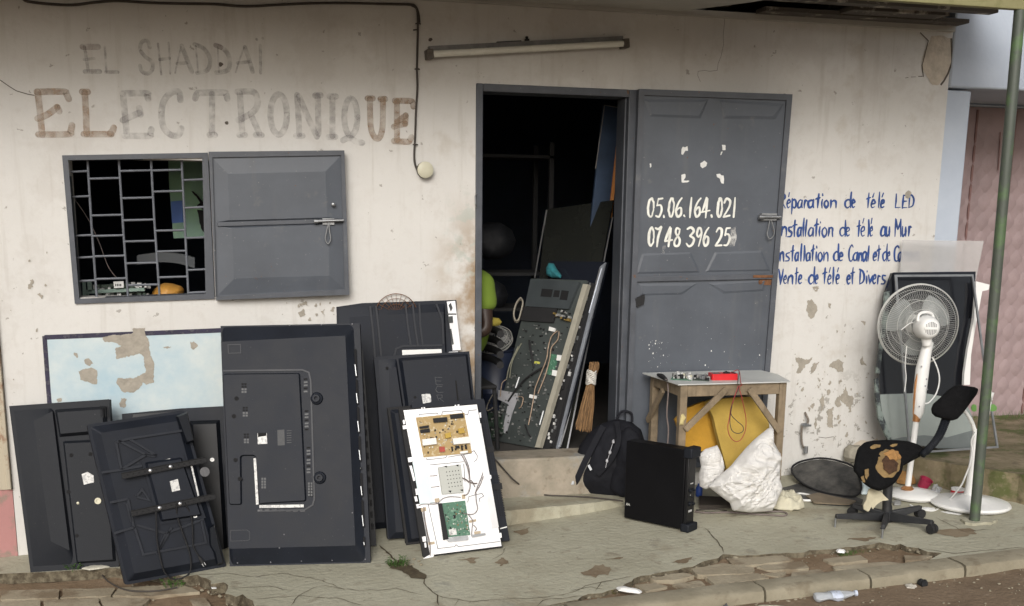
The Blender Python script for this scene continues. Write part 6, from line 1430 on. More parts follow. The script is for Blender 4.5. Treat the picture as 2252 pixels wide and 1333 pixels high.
mb.prism(tl, tz, tz+.006); mb.build('table_top', M_TOP, tb, bevel=.0015, smooth=0)
zt_ = tz+.0065
def on_t(*pts): return [(q.x, q.y) for q in (Z(*p, zt_) for p in KC(*pts))]
# multimeter
q = on_t((582, 186), (750, 190), (752, 150), (590, 138))
c = Z(*KC((665, 172))[0], zt_); ang = radians(-6)
mm = thing('multimeter', 'red multimeter lying on the white table top', 'multimeter', T(c.x, c.y, zt_) @ Matrix.Rotation(ang, 4, 'Z'))
mb = MB(); mb.prism(rounded([(-.075, -.038), (.075, -.038), (.075, .038), (-.075, .038)], .012), 0, .034); mb.build('case', M_RED, mm, bevel=.006, segs=3, smooth=50)
mb = MB(); mb.lathe([(.02, 0), (.018, .006), (0, .006)], 20, 0, T(.02, 0, .0345)); mb.box((.018, -.016, .0406), (.022, .016, .044)); mb.build('dial', M_BLKM, mm, smooth=40)
mb = MB(); mb.flat([(-.062, -.024), (-.018, -.024), (-.018, .024), (-.062, .024)], .0346); mb.build('display', mat('lcd_grey', (.12, .14, .12), .2), mm, smooth=0)
mb = MB()
for y in (-.02, 0, .02): mb.lathe([(.006, 0), (.006, .004), (.003, .004)], 12, 0, T(.06, y, .0345))
mb.build('socket', M_BLKM, mm, smooth=40)
yl = ty0-.035
def lead(pts, m, r=.0022):
    P = [Vector((c.x+.062, c.y+.0, zt_+.042)), Vector((c.x+.08, c.y-.03, zt_+.05))] + [W(*q, yl+.006*sin(i*1.3)) for i, q in enumerate(KC(*pts))]
    mb = MB(); mb.tube(smooth(P, 5), r, 7); return mb.build('test_lead', m, mm, M=mm.matrix_world.inverted() if False else (T(c.x, c.y, zt_) @ Matrix.Rotation(ang, 4, 'Z')).inverted(), smooth=60)
lead([(770, 190), (775, 230), (750, 290), (725, 370), (725, 420), (760, 460), (805, 500), (805, 535), (770, 550), (730, 530), (715, 470), (722, 400), (735, 330), (760, 260)], M_CABLE)
lead([(790, 195), (800, 210), (780, 230), (795, 290), (815, 380), (827, 450), (822, 530), (790, 595), (750, 605), (715, 570), (700, 510), (712, 440), (722, 370), (752, 280), (775, 215)], mat('red_lead', (.30, .03, .03), .5, 0, .2, 30))
# loose boards on the table
q = on_t((300, 175), (320, 150), (450, 148), (445, 182))
cbt = thing('circuit_board', 'loose circuit board with white parts on the table left of the multimeter', 'circuit board', T(0, 0, zt_))
mb = MB(); mb.prism(q, 0, .003); mb.build('board', M_GREENB, cbt)
mb = MB(); rd = random.Random(12)
for i in range(36):
    p = lerpq([q[1], q[2], q[3], q[0]], rd.uniform(.05, .95), rd.uniform(.1, .9)); a = rd.uniform(.004, .010); mb.box((p[0]-a, p[1]-a*.7, .0032), (p[0]+a, p[1]+a*.7, rd.uniform(.008, .028)), rd.choice([0, 1, 2, 2, 3]))
o = mb.build('components', [M_BLKM, mat('component_grey', (.3, .3, .3)), M_TAG, M_OFFW], cbt, bevel=.001, smooth=0); o['kind'] = 'stuff'
q = on_t((455, 180), (470, 152), (565, 155), (570, 186))
cbt = thing('circuit_board', 'grey power module on the table right against the multimeter', 'circuit board', T(0, 0, zt_))
mb = MB(); mb.prism(q, 0, .003); mb.build('board', mat('dark_green_board', (.03, .05, .035)), cbt)
mb = MB()
for i in range(22):
    p = lerpq([q[1], q[2], q[3], q[0]], rd.uniform(.05, .95), rd.uniform(.1, .9)); a = rd.uniform(.004, .012); mb.box((p[0]-a, p[1]-a*.7, .0032), (p[0]+a, p[1]+a*.7, rd.uniform(.008, .024)), rd.choice([0, 1, 1, 2]))
o = mb.build('components', [M_BLKM, mat('component_grey', (.3, .3, .3)), M_STEEL], cbt, bevel=.001, smooth=0); o['kind'] = 'stuff'
clip = thing('power_adapter', 'black adapter on the table corner with cord hanging down', 'adapter')
P = [Z(*q, zt_+.012) for q in KC((212, 140), (240, 150), (268, 172))]
mb = MB(); mb.tube([P[0], P[1], P[2]], [.008, .014, .010], 8); mb.build('body', M_BLKM, clip, smooth=40)
mb = MB(); Q = [P[2]]+[W(*q, -.42) for q in KC((278, 185), (284, 260), (278, 350), (275, 430), (286, 520), (280, 620))]; mb.tube(smooth(Q, 5), .0045, 7); mb.build('cord', M_WIRE, clip, smooth=60)
mb = MB(); c2 = W(*KC((390, 455))[0], ty0-.012); mb.puff([(c2.x+dx, c2.z+dz) for dx, dz in ((-.02, -.03), (-.012, .025), (0, .032), (.018, .01), (.006, -.01), (.004, -.03))], .012, 5, 0, .002, 20, 1)
o = mb.build('sponge_scrap', mat('cream_sponge', (.50, .42, .20), .95, 0, .15, 20, .4, 60), M=Matrix(((1, 0, 0, 0), (0, 0, -1, ty0-.0035), (0, 1, 0, 0), (0, 0, 0, 1))), smooth=60, merge=True); tag(o, 'small cream sponge scrap stuck on the front left table leg', 'sponge')
# ochre foam sheets under the table
def vframe(y, tilt=0, px=(1600, 1000), yaw=0):
    O = W(*px, y); u = Vector((cos(radians(yaw)), sin(radians(yaw)), 0)); b = Vector((-u.y, u.x, 0)); t = radians(tilt); return Frame(O, u, Vector((0, 0, 1))*cos(t)+b*sin(t))
f1 = vframe(-.45, 6, (1600, 1090))
mb = MB(); P = f1.px(KC((555, 335), (640, 312), (870, 296), (930, 340), (968, 430), (985, 520), (930, 640), (830, 740), (735, 800), (690, 822), (672, 770), (640, 660), (610, 540), (590, 430)))
n = 14
mb.prism(smooth(P, 3, True), -.035, 0)
o = mb.build('foam_sheet', M_YELLOW, M=f1.M, bevel=.008, segs=3, smooth=50)
for v in o.data.vertices:                       # the sheet bows like soft foam
    v.co.z += .05*sin(max(0, v.co.y)*6)*.6 - .25*max(0, v.co.x-.02)**2
tag(o, 'large ochre foam sheet bent upright under the table above the white rags', 'foam')
f2 = vframe(-.33, 5, (1500, 1050), -10)
mb = MB(); mb.prism(rough(f2.px(KC((335, 450), (420, 370), (540, 325), (640, 340), (700, 660), (420, 680), (380, 640))), .006, 70, 2, 10), -.04, 0)
o = mb.build('foam_sheet', mat('deep_ochre_foam', (.50, .27, .03), .95, 0, .14, 7, .25, 90), M=f2.M, bevel=.008, segs=3, smooth=50); tag(o, 'smaller ochre foam piece behind the front left table leg', 'foam')  # a more saturated ochre than the large sheet
# rags
f3 = vframe(-.655, 9, (1640, 1118))
mb = MB(); mb.puff(f3.px(KC((660, 830), (720, 780), (770, 720), (830, 650), (900, 580), (985, 512), (1008, 512), (1012, 600), (1055, 680), (1058, 780), (1056, 860), (1075, 930), (1045, 1000), (1000, 1092), (850, 1102), (735, 1088), (715, 1035), (640, 980), (600, 950), (560, 920), (600, 885))), .075, 80, 0, .030, 13, 3, back=.25, power=.5, n=190, fold=(.8, .9, 46))
o = mb.build('white_rag', M_CLOTH, M=f3.M, smooth=70, merge=True); tag(o, 'big crumpled white rag heaped against the table front', 'rag')
f4 = vframe(-.56, 10, (1560, 1050))
mb = MB(); mb.puff(f4.px(KC((500, 700), (540, 660), (625, 632), (655, 700), (676, 790), (655, 850), (645, 885), (560, 880), (590, 920), (545, 940), (505, 920), (495, 860), (512, 780))), .035, 40, 0, .016, 15, 9, back=.3, n=120, fold=(1, .25, 60))
o = mb.build('white_rag', M_CLOTH, M=f4.M, smooth=70, merge=True); tag(o, 'small grey white rag hanging between black box and foam sheet', 'rag')
P = gpoly(KC((995, 1085), (1030, 1020), (1070, 985), (1130, 975), (1170, 1005), (1225, 1030), (1235, 1075), (1200, 1095), (1130, 1103), (1050, 1098)))
cx_, cy_ = sum(p[0] for p in P)/len(P), sum(p[1] for p in P)/len(P)
mb = MB(); mb.puff([(x-cx_, y-cy_) for x, y in P], .055, 40, 0, .020, 18, 5, back=.0, n=120, fold=(.9, .5, 60))
o = mb.build('cream_rag', M_BEIGE, M=T(cx_, cy_, G(cx_, cy_)+.006), smooth=70, merge=True); tag(o, 'cream rag lying on the ground right of the white heap', 'rag')

# ------------------------------------------------------------------ black box (voltage stabiliser on its side)
A, B, R = F(1372, 1142), F(1507, 1172), F(1531, 1166)
u = (B-A); u.z = 0; Lb = u.length; u.normalize(); fb_ = Frame(Vector((A.x, A.y, G((A.x+B.x)/2, (A.y+B.y)/2))), u, (0, 0, 1))   # n points to the left-front
hB = fb_.px([(1375, 970)])[0][1]; hF = fb_.px([(1520, 990)])[0]
Hb = (hB+hF[1])/2; Tb = .085
bx_ = thing('equipment_box', 'black flat equipment box standing on edge in front of the table', 'equipment box', fb_.M)
mb = MB(); mb.box((0, .012, -Tb), (Lb-.02, Hb, 0)); mb.build('case', mat('satin_black_case', (.0045, .0045, .0055), .5, 0, .2, 4, .05, 200, spec=.16), bx_, bevel=.004)
mb = MB(); mb.box((Lb-.0195, .03, -Tb+.004), (Lb, Hb-.02, -.004)); fp = mb.build('front_panel', mat('black_front_panel', (.009, .009, .010), .4, 0, .2, 20, spec=.3), bx_, bevel=.004)
for y0, y1 in ((0, .045), (Hb-.045, Hb+.012)):
    mb = MB(); mb.box((Lb-.03, y0, -Tb-.006), (Lb+.022, y1, .006)); mb.build('corner_foot', M_BLKD, bx_, bevel=.008, segs=3, smooth=40)
MR = Matrix(((0, 0, 1, Lb+.0004), (0, 1, 0, 0), (-1, 0, 0, 0), (0, 0, 0, 1)))       # front panel plane: local x = depth, z = outward
def fpx(t, v): return (Tb*t, Hb*v)
mb = MB()
for t, v, r in ((.35, .50, .012), (.72, .50, .010), (.35, .34, .014), (.72, .33, .012), (.5, .42, .005)): mb.lathe([(r, 0), (r, .002), (r*.8, .003), (r*.6, .012), (0, .012)], 18, 0, MR @ T(*fpx(t, v), 0))
mb.build('knob', M_BLKG, fp, smooth=40)
mb = MB()
for t, v, w_, h_ in ((.5, .585, .03, .006), (.45, .25, .034, .012), (.4, .445, .008, .005)): x, y = fpx(t, v); mb.add([MR @ Vector(p) for p in ((x-w_/2, y-h_/2, .0006), (x+w_/2, y-h_/2, .0006), (x+w_/2, y+h_/2, .0006), (x-w_/2, y+h_/2, .0006))], [(0, 1, 2, 3)])
mb.build('panel_label', M_TAG, fp, smooth=0)
mb = MB()
for k in range(4): x = Tb*(.16+.06*k)
for k, sgn in enumerate((1, -1, 1, -1)): P0 = (.012+.006*k, .085+(.012 if sgn < 0 else 0)); P1 = (.012+.006*(k+1), .085+(0 if sgn < 0 else .012)); mb.ribbon([P0, P1], .0022, .0004, .0008+.00005*k)
mb.build('white_mark', M_WLET, bx_, smooth=0)

# ------------------------------------------------------------------ backpack on the lower step
fbp = lean((1262, 1092), (1398, 1100), 14)
bpk = thing('backpack', 'black backpack slumped against the doorstep beside the door', 'backpack', fbp.M)
out = fbp.px(M6((452, 1195), (470, 1120), (490, 1060), (530, 1005), (575, 975), (640, 955), (700, 965), (742, 1000), (765, 1070), (775, 1200), (760, 1285), (680, 1292), (600, 1290), (480, 1272), (440, 1235)))
M_BAG = mat('black_nylon', (.0075, .008, .0115), .8, 0, .3, 6, .6, 24, spec=.25)
mb = MB(); mb.puff(out, .13, 30, 0, .014, 7, 2, back=.7, power=.4, n=90); mb.build('bag_body', M_BAG, bpk, smooth=60, merge=True)
mb = MB(); mb.puff(fbp.px(M6((655, 1010), (690, 985), (730, 1010), (755, 1080), (765, 1270), (660, 1285), (610, 1250), (625, 1120)), .09), .07, 16, 0, .010, 12, 6, back=.1, z0=.085, power=.4); mb.build('front_pocket', M_BAG, bpk, smooth=60, merge=True)
mb = MB()
for pts, w_, hs_ in (([(585, 985), (545, 1060), (505, 1140), (470, 1215), (440, 1245)], .035, [.11, .135, .14, .12, .06]), ([(640, 965), (650, 1040), (620, 1120), (560, 1190)], .028, [.12, .16, .17, .15])):
    P = [Vector((*fbp.px([q], hh)[0], hh)) for q, hh in zip(M6(*pts), hs_)]; P = smooth(P, 6)
    L_, R_2 = [], []
    for i in range(len(P)):
        t = (P[min(i+1, len(P)-1)]-P[max(i-1, 0)]).normalized(); s_ = t.cross(Vector((0, 0, 1))).normalized()*w_/2; L_.append(P[i]-s_); R_2.append(P[i]+s_)
    n = len(P); up_ = Vector((0, 0, .006)); mb.add(L_+R_2+[p+up_ for p in L_]+[p+up_ for p in R_2], [(2*n+i, 3*n+i, 3*n+i+1, 2*n+i+1) for i in range(n-1)]+[(i, i+1, 2*n+i+1, 2*n+i) for i in range(n-1)][0:]+[(n+i, 3*n+i, 3*n+i+1, n+i+1)[::-1] for i in range(n-1)])
mb.build('shoulder_strap', M_BAG, bpk, smooth=50)
mb = MB(); P = [Vector((*fbp.px([q], .05)[0], .05)) for q in M6((455, 1215), (425, 1210), (400, 1235), (398, 1260), (412, 1272), (440, 1270))]; mb.tube(smooth(P, 5), .007, 8)
P = [Vector((*fbp.px([q], .06)[0], .06)) for q in M6((640, 958), (660, 925), (700, 930), (705, 968))]; mb.tube(smooth(P, 5), .007, 8); mb.build('grab_loop', M_BAG, bpk, smooth=60)
mb = MB()
for q in ((626, 1050), (612, 1095), (600, 1130)):
    x, y = fbp.px(M6(q), .17)[0]; mb.lathe([(.003, -.012), (.009, -.004), (.008, .006), (.003, .012)], 8, 0, T(x, y, .172) @ Matrix.Rotation(1.2, 4, 'X'))
for l in ([(628, 1040), (612, 1095), (598, 1140), (594, 1160)],): P = [Vector((*fbp.px([q], .172)[0], .172)) for q in M6(*l)]; mb.tube(smooth(P, 5), .0018, 6)
mb.build('zip_charm', mat('pale_charm', (.40, .40, .42), .5, .2, .2, 30), bpk, smooth=50)
mb = MB(); q = fbp.px(M6((518, 1150), (526, 1145), (538, 1166), (530, 1172)), .15); mb.prism(q, .148, .153); P = fbp.px(M6((455, 1222)), .13)[0]; mb.lathe([(.012, 0), (.012, .01), (.007, .01)], 12, 0, T(*P, .125)); mb.build('buckle', M_STEEL, bpk, smooth=30)

# ------------------------------------------------------------------ cables on the ground
def ground_cable(name, label, pts, r=.004, m=None, closed=False, lift=None, conv=None):
    P = []
    for i, q in enumerate(conv(*pts) if conv else pts): P.append(q if isinstance(q, Vector) else F(*q, r+.001+(lift[i] if lift else 0)))
    P = smooth(P, 6, closed); 
    if closed: P.append(P[0])
    mb = MB(); mb.tube(P, r, 7); o = mb.build(name, m or M_CABLE, smooth=60); tag(o, label, 'cable'); return o
st_ = [W(1080, 1005, -.09), W(1092, 1014, -.098), W(1115, 1040, -.10), W(1135, 1060, -.11), Z(1165, 1078, -.018), Z(1195, 1088, -.022), Z(1245, 1091, -.022), Z(1300, 1094, -.022), Z(1370, 1102, -.022)]
ground_cable('power_cable', 'black cable trailing over the doorstep towards the backpack', st_, .0045)
ground_cable('power_cable', 'grey cable lying along the ground in front of the table', KC((470, 1095), (560, 1105), (700, 1100), (850, 1112), (1000, 1120), (1090, 1125), (1112, 1110), (1070, 1095), (960, 1098)), .005, M_WIRE)
ground_cable('power_cable', 'thin dark cable curled under the table by the black box', KC((480, 1085), (560, 1080), (640, 1082), (690, 1090), (640, 1100), (540, 1098)), .004, M_CABLE)
ground_cable('hose_ring', 'white plastic ring on the ground beside the cream rag', KC((1160, 985), (1200, 972), (1260, 980), (1330, 1000), (1320, 1015), (1240, 1018), (1180, 1005)), .008, M_WHITE, closed=True)
ground_cable('power_cable', 'black cord crossing the stone pavers at the far left', [(222, 1262), (240, 1280), (280, 1298), (340, 1300), (390, 1292)], .004, M_CABLE, lift=[-.04]*5)
# ------------------------------------------------------------------ wall pipe
mb = MB()
P = [W(*q, yy) for q, yy in zip(KC((1240, 405), (1252, 430), (1262, 460), (1248, 490), (1222, 495), (1215, 540), (1216, 600), (1225, 640), (1245, 655)), (-.005, -.03, -.035, -.035, -.035, -.03, -.028, -.028, -.03))]
mb.tube(smooth(P, 5), .0065, 8)
pp = mb.build('water_pipe', mat('corroded_pipe', (.20, .17, .14), .7, .2, .35, 30), smooth=60); tag(pp, 'short corroded pipe with small tap on the wall right of the table', 'pipe')
mb = MB(); c = P[3]; mb.tube([c+Vector((-.03, 0, 0)), c+Vector((.012, 0, 0))], .011, 10); mb.tube([c+Vector((-.01, -.01, 0)), c+Vector((-.01, -.035, .004))], .005, 8); mb.box((c.x-.03, c.y-.04, c.z-.004), (c.x+.012, c.y-.034, c.z+.008)); c = P[-1]; mb.tube([c+Vector((0, 0, -.03)), c+Vector((0, 0, .012))], .014, 10); mb.build('tap', M_STEEL, pp, smooth=40)
# plank under the table
mb = MB(); P = gpoly(KC((500, 1010), (700, 1020), (720, 1075), (500, 1078))); gprism(mb, P, .022, .02); o = mb.build('floor_board', mat('dark_damp_wood', (.04, .032, .025), .8, 0, .3, 12), smooth=0); tag(o, 'dark board lying on the ground under the table', 'board')
mb = MB(); c = F(*KC((498, 990))[0]); mb.lathe([(.001, 0), (.018, 0), (.02, .01), (.02, .05), (.012, .062), (.010, .075), (.001, .075)], 16, 0, T(c.x, c.y, c.z+.002), caps=False); o = mb.build('bottle_stub', mat('blue_plastic', (.03, .08, .35), .35, 0, .1, 10), smooth=40); tag(o, 'small blue plastic container under the table by the black box', 'container')
# ================================================================== RIGHT CORNER: fans, office chair, screens
GF = 'white pedestal fans'
# stripped flat screen leaning at the corner
O = W(1955, 975, -.27); O.z = .166
t = radians(9); fs = Frame(O, (1, 0, 0), Vector((0, sin(t), cos(t))))
tv = thing('stripped_flat_screen', 'large stripped flat screen with black frame leaning at the shop corner', 'television', fs.M)
l = fs.px([(1963, 600), (2144, 598), (2135, 720), (2116, 860), (2126, 975), (1955, 975), (1936, 860), (1932, 800), (1946, 650)])
mb = MB(); mb.prism(l, -.025, 0); mb.build('panel', mat('black_screen_film', (.008, .009, .012), .16, 0, .3, 3, spec=.5), tv, bevel=.002)
mb = MB(); mb.ribbon(fs.px([(1968, 690), (1966, 603), (2140, 601), (2136, 700)]), .018, .0005, .012, 0, caps=False); mb.build('black_frame', M_BLK, tv, bevel=.002, smooth=30)
mb = MB(); mb.prism(fs.px(R8((508, 612), (700, 605), (880, 640), (905, 690), (960, 850), (760, 848), (545, 812), (520, 720)), .015), .0005, .014); mb.build('lower_glass', mat('grey_green_reflection', (.25, .28, .265), .13, .1, .12, 3, spec=.7), tv, bevel=.002)  # pale ground reflection put into the pane's base colour
mb = MB(); mb.prism(fs.px(R8((545, 812), (760, 848), (960, 850), (945, 760), (800, 800), (700, 790), (600, 800)), .015), .0145, .016); mb.build('painted_dark_reflection', mat('slate_reflection_paint', (.12, .135, .135), .12), tv)  # added layer that paints a dark reflection across the pane's foot
mb = MB(); 
for l in (R8((524, 165), (545, 160), (538, 250), (512, 420), (500, 520), (485, 520), (500, 400), (515, 260)), R8((480, 545), (494, 540), (505, 680), (555, 812), (535, 808), (495, 720), (484, 620))): mb = MB(); mb.prism(fs.px(l, .0), .0006, .018); mb.build('side_strip', mat('grey_green_strip', (.20, .24, .22), .5, .2, .4, 18, col2=(.03, .035, .04), thr=(.45, .55)), tv, bevel=.001)
fs2 = Frame(fs.O-fs.n*.05, fs.u, fs.v)
mb = MB(); mb.prism(fs2.px([(1990, 592), (2010, 598), (2042, 600), (2038, 608), (1986, 606)]), 0, .003); o = mb.build('paper_scrap', M_WHITE, M=fs2.M); tag(o, 'white paper scrap poking up over the top of the stripped screen', 'paper')
# clear acrylic sheet standing behind
fs3 = Frame(Vector((O.x, -.115, .166)), (1, 0, 0), Vector((0, sin(radians(3)), cos(radians(3)))))
M_ACR = seethrough(mat('hazy_acrylic', (.58, .57, .56), .12, 0, .08, 5, spec=.5), .42)
mb = MB(); q = fs3.px([(1984, 528), (2163, 530), (2128, 700), (2110, 900), (1975, 900), (1972, 690)]); q[3] = (q[3][0], .0); q[4] = (q[4][0], .0); mb.prism(q, 0, .004)
o = mb.build('acrylic_sheet', M_ACR, M=fs3.M, smooth=0); tag(o, 'hazy clear acrylic sheet standing up behind the stripped screen', 'acrylic sheet')
# white bezel piece
fs4 = Frame(fs.O+fs.n*.03, fs.u, fs.v)
mb = MB(); mb.prism(fs4.px(R8((918, 118), (978, 133), (974, 155), (946, 162), (932, 240), (914, 330), (897, 440), (892, 570), (866, 570), (868, 520), (884, 410), (908, 290), (918, 180))), 0, .02)
o = mb.build('plastic_trim_strip', M_WHITE, M=fs4.M, bevel=.003, smooth=30); tag(o, 'bent white plastic bezel hanging on the right edge of the stripped screen', 'bezel')
# bare silver frame in front
fs5 = Frame(fs.O+fs.n*.10+Vector((0, 0, .0)), fs.u, fs.v)
q = fs5.px([(1969, 607), (2137, 606), (2158, 760), (2192, 983), (2046, 993), (1999, 985), (1984, 800)])
q = [(x, max(y, .004)) for x, y in q]
mb = MB(); mb.ribbon(q, .012, 0, .010, 0, closed=True); o = mb.build('screen_surround', M_STEEL, M=fs5.M, smooth=0); tag(o, 'thin empty silver frame propped before the stripped screen', 'frame')

# --- standing pedestal fan
c = F(2008, 1092); yf = c.y
fan = thing('pedestal_fan', 'white pedestal fan with wire cage and copper trim, turned to the wall', 'fan', T(c.x, c.y, c.z), GF)
Wl = lambda px, py, dy=0: W(px, py, yf+dy)-c
mb = MB(); rb = (F(2068, 1095)-c).length*1.02; mb.lathe([(.0, .0), (rb-.01, .0), (rb, .012), (rb-.012, .026), (rb*.6, .036), (.05, .045), (.03, .05), (0, .05)], 44, caps=False); mb.build('base', M_WHITE, fan, smooth=40)
mb = MB(); p0, p1 = Vector((Wl(1996, 1072).x, 0, .045)), Wl(2015, 925); mb.tube([p0, p1], .0165, 18); mb.build('pole', M_WHITE, fan, smooth=50)
mb = MB(); mb.lathe([(.034, 0), (.036, .006), (.022, .02), (.018, .022)], 24, 0, T(p0.x, 0, .044)); d = (p1-p0).normalized(); mb.tube([p1-d*.005, p1+d*.055], .0205, 18); mb.build('copper_collar', M_COP, fan, smooth=40)
mb = MB(); P = [Wl(*q) for q in R8((672, 715), (676, 690), (682, 600), (694, 500), (710, 420), (722, 380))]; mb.tube(P, [.020, .030, .036, .037, .030, .026], 20); cb_ = mb.build('control_column', M_WHITE, fan, smooth=50)
mb = MB(); P = [Wl(*q, -.006) for q in R8((653, 700), (657, 640), (664, 560), (684, 480), (700, 470))]; mb.tube(P, [.003, .006, .007, .005, .003], 10); mb.build('copper_stripe', M_COP, cb_, smooth=50)
mb = MB()
for q in ((712, 545), (706, 575), (690, 490), (680, 665), (715, 590)): P = Wl(*R8(q)[0], -.037); mb.lathe([(.005, 0), (0, .002)], 10, 0, axisM(P, (0, -1, 0)), caps=False)
mb.build('button', mat('grey_button', (.2, .2, .22), .4), cb_)
mtr = Wl(2046, 722, -.09); mf = Wl(2018, 716, .10); ax = (mf-mtr).normalized()
Mm = axisM(mtr, ax)
mb = MB(); mb.lathe([(.0, -.012), (.040, -.010), (.052, .0), (.060, .02), (.066, .05), (.066, .09), (.055, .115), (.03, .13), (0, .13)], 32, 0, Mm, caps=False); P = [Wl(*q, -.03) for q in R8((715, 395), (712, 370), (715, 350))]; mb.tube(P, [.026, .028, .03], 14); mot = mb.build('motor_housing', M_WHITE, fan, smooth=50)
mb = MB()
for k in range(9): x = -.036+.009*k; hh_ = sqrt(max(0, .036**2-x*x)); mb.add([Mm @ Vector(p) for p in ((x-.0022, -hh_, -.0125), (x+.0022, -hh_, -.0125), (x+.0022, hh_, -.0125), (x-.0022, hh_, -.0125))], [(0, 1, 2, 3)])
mb.build('vent_slot', mat('grey_slot', (.22, .22, .22), .6), mot, smooth=0)
mb = MB(); mb.box((-.038, -.007, -.016), (.038, .007, -.0128), 0, Mm); mb.build('rear_bar', M_WHITE, mot, bevel=.001)
mb = MB(); P = [Mm @ Vector(p) for p in ((0, 0, 0),)]
hp = [Wl(*q, -.03) for q in R8((672, 292), (676, 268), (690, 255), (715, 252), (735, 260), (742, 280))]; mb.tube(smooth(hp, 5), .008, 10); mb.build('carry_handle', M_WHITE, mot, smooth=50)
M_CAGE = mat('pale_fan_wire', (.50, .50, .475), .4, .1, .06, 20)
cg = Wl(2019, 714, .10); Mc = axisM(cg, ax); R0 = .226
mb = MB()
def ring(r, z, w=.0014): mb.tube([Mc @ Vector((r*cos(k*pi/28), r*sin(k*pi/28), z)) for k in range(57)], w, 6, caps=False)
ring(R0, 0, .0045); ring(R0*.985, -.012, .002); ring(R0*.86, -.05); ring(R0*.62, -.068); ring(R0*.40, -.075); ring(.07, -.08, .003)
for k in range(110):
    a = 2*pi*k/110; mb.tube([Mc @ Vector((r*cos(a+tw), r*sin(a+tw), z)) for r, z, tw in ((.07, -.08, 0), (R0*.4, -.075, .03), (R0*.62, -.068, .05), (R0*.86, -.05, .06), (R0*.97, -.018, .06), (R0, 0, .06))], .0006, 4, caps=False)
cg_ = mb.build('cage', M_CAGE, fan, smooth=60)
mb = MB(); ring(R0*.86, .05); ring(R0*.6, .07); ring(R0*.3, .078)
for k in range(110):
    a = 2*pi*k/110; mb.tube([Mc @ Vector((r*cos(a), r*sin(a), z)) for r, z in ((.05, .08), (R0*.6, .07), (R0*.86, .05), (R0, 0))], .0006, 4, caps=False)
mb.lathe([(0, .084), (.05, .082), (.052, .076), (0, .074)], 24, 0, Mc, caps=False); mb.build('front_cage', M_CAGE, fan, smooth=60)
mb = MB(); mb.lathe([(0, .03), (.028, .028), (.034, -.02), (0, -.022)], 20, 0, Mc, caps=False)
for k in range(3):
    a = 2*pi*k/3+.4; n = 8; row = []
    for i in range(n+1):
        s_ = i/n; r0b, r1b = .03, .175
        for j in range(5): tt = j/4; r = r0b+(r1b-r0b)*tt; w_ = (.35+.65*sin(tt*pi*.62+.35))*.95; aa = a+(s_-.5)*w_*1.5; row.append(Mc @ Vector((r*cos(aa), r*sin(aa), .018-(s_*.036)*(1-.3*tt))))
    mb.add(row, [(i*5+j, (i+1)*5+j, (i+1)*5+j+1, i*5+j+1) for i in range(n) for j in range(4)])
bl_ = mb.build('blades', seethrough(mat('pale_translucent_blade', (.42, .45, .44), .3, 0, .05, 5), .45), fan, smooth=60)
mb = MB(); P = [Wl(*q, dy) for q, dy in zip(R8((738, 450), (760, 500), (768, 550), (755, 605), (725, 645), (706, 652)), (-.03, -.03, -.03, -.03, -.03, -.02))]; mb.tube(smooth(P, 5), .0042, 8); P = [Wl(*q, .02) for q in R8((600, 330), (640, 300), (655, 300))]; mb.tube(smooth(P, 5), .003, 6); P = [Wl(*q, .0) for q in R8((625, 400), (618, 480), (622, 540), (615, 600))]; mb.tube(smooth(P, 5), .003, 6); mb.build('cord', M_WHITE, fan, smooth=60)

# --- second, headless fan behind the post
c = F(2133, 1111); y2 = c.y
fan2 = thing('pedestal_fan', 'white pedestal fan without cage, partly hidden by the green post', 'fan', T(c.x, c.y, c.z), GF)
Wl = lambda px, py, dy=0: W(px, py, y2+dy)-c
rb = (F(2219, 1110)-c).length
mb = MB(); mb.lathe([(0, 0), (rb-.008, 0), (rb, .01), (rb-.008, .022), (rb*.7, .036), (rb*.3, .05), (.05, .062), (0, .065)], 44, caps=False); mb.build('base', M_WHITE, fan2, smooth=40)
mb = MB(); P = [Wl(*q) for q in R4((1058, 1030), (1060, 1000), (1068, 900), (1080, 750), (1092, 600), (1100, 520))]; P[0].y = P[1].y = 0; mb.tube(P, [.06, .040, .029, .022, .017, .013], 20); mb.build('column', M_WHITE, fan2, smooth=50)
mb = MB(); P = [Wl(*q) for q in R4((1092, 540), (1075, 480), (1045, 425), (1015, 385))]; mb.tube(P, [.013, .011, .010, .009], 10); mb.build('neck', M_WHITE, fan2, smooth=50)
mb = MB(); hc = Wl(*R4((1200, 262))[0], -.0); Mh = axisM(hc, (.75, -.55, .2)); mb.lathe([(.0, -.03), (.035, -.028), (.048, -.01), (.052, .004), (.044, .008), (.040, -.002), (.022, -.004), (0, .004)], 30, 0, Mh, caps=False); mb.tube([hc, Wl(*R4((1188, 330))[0]), Wl(*R4((1180, 420))[0]), Wl(*R4((1120, 500))[0])], [.022, .016, .011, .010], 10); hd = mb.build('motor_head', M_WHITE, fan2, smooth=50)
mb = MB(); mb.tube([hc+Vector((-.02, -.02, -.02)), Wl(*R4((1175, 330))[0], -.02), Wl(*R4((1180, 400))[0], -.02)], .008, 8); mb.lathe([(.0, -.036), (.03, -.034), (.03, -.0305), (0, -.0305)], 16, 0, Mh); mb.build('motor_winding', M_STEEL, hd, smooth=50)
for pts, dep in ((R4((1062, 370), (1075, 345), (1100, 350), (1102, 395), (1075, 400)), .004), (R4((1190, 350), (1225, 345), (1245, 365), (1240, 392), (1205, 398), (1188, 385)), .004)):
    fr_ = Frame(W(2160, 900, y2+.05), (1, 0, 0), (0, .1, 1)); mb = MB(); P = [fr_.M @ Vector((*q, 0)) - c for q in rounded(fr_.px(pts), .02)]
    mb.poly(P); o = mb.build('blade', mat('green_fan_blade', (.12, .26, .07), .35, 0, .1, 6), fan2, smooth=0); so2 = o.modifiers.new('thick', 'SOLIDIFY'); so2.thickness = .003
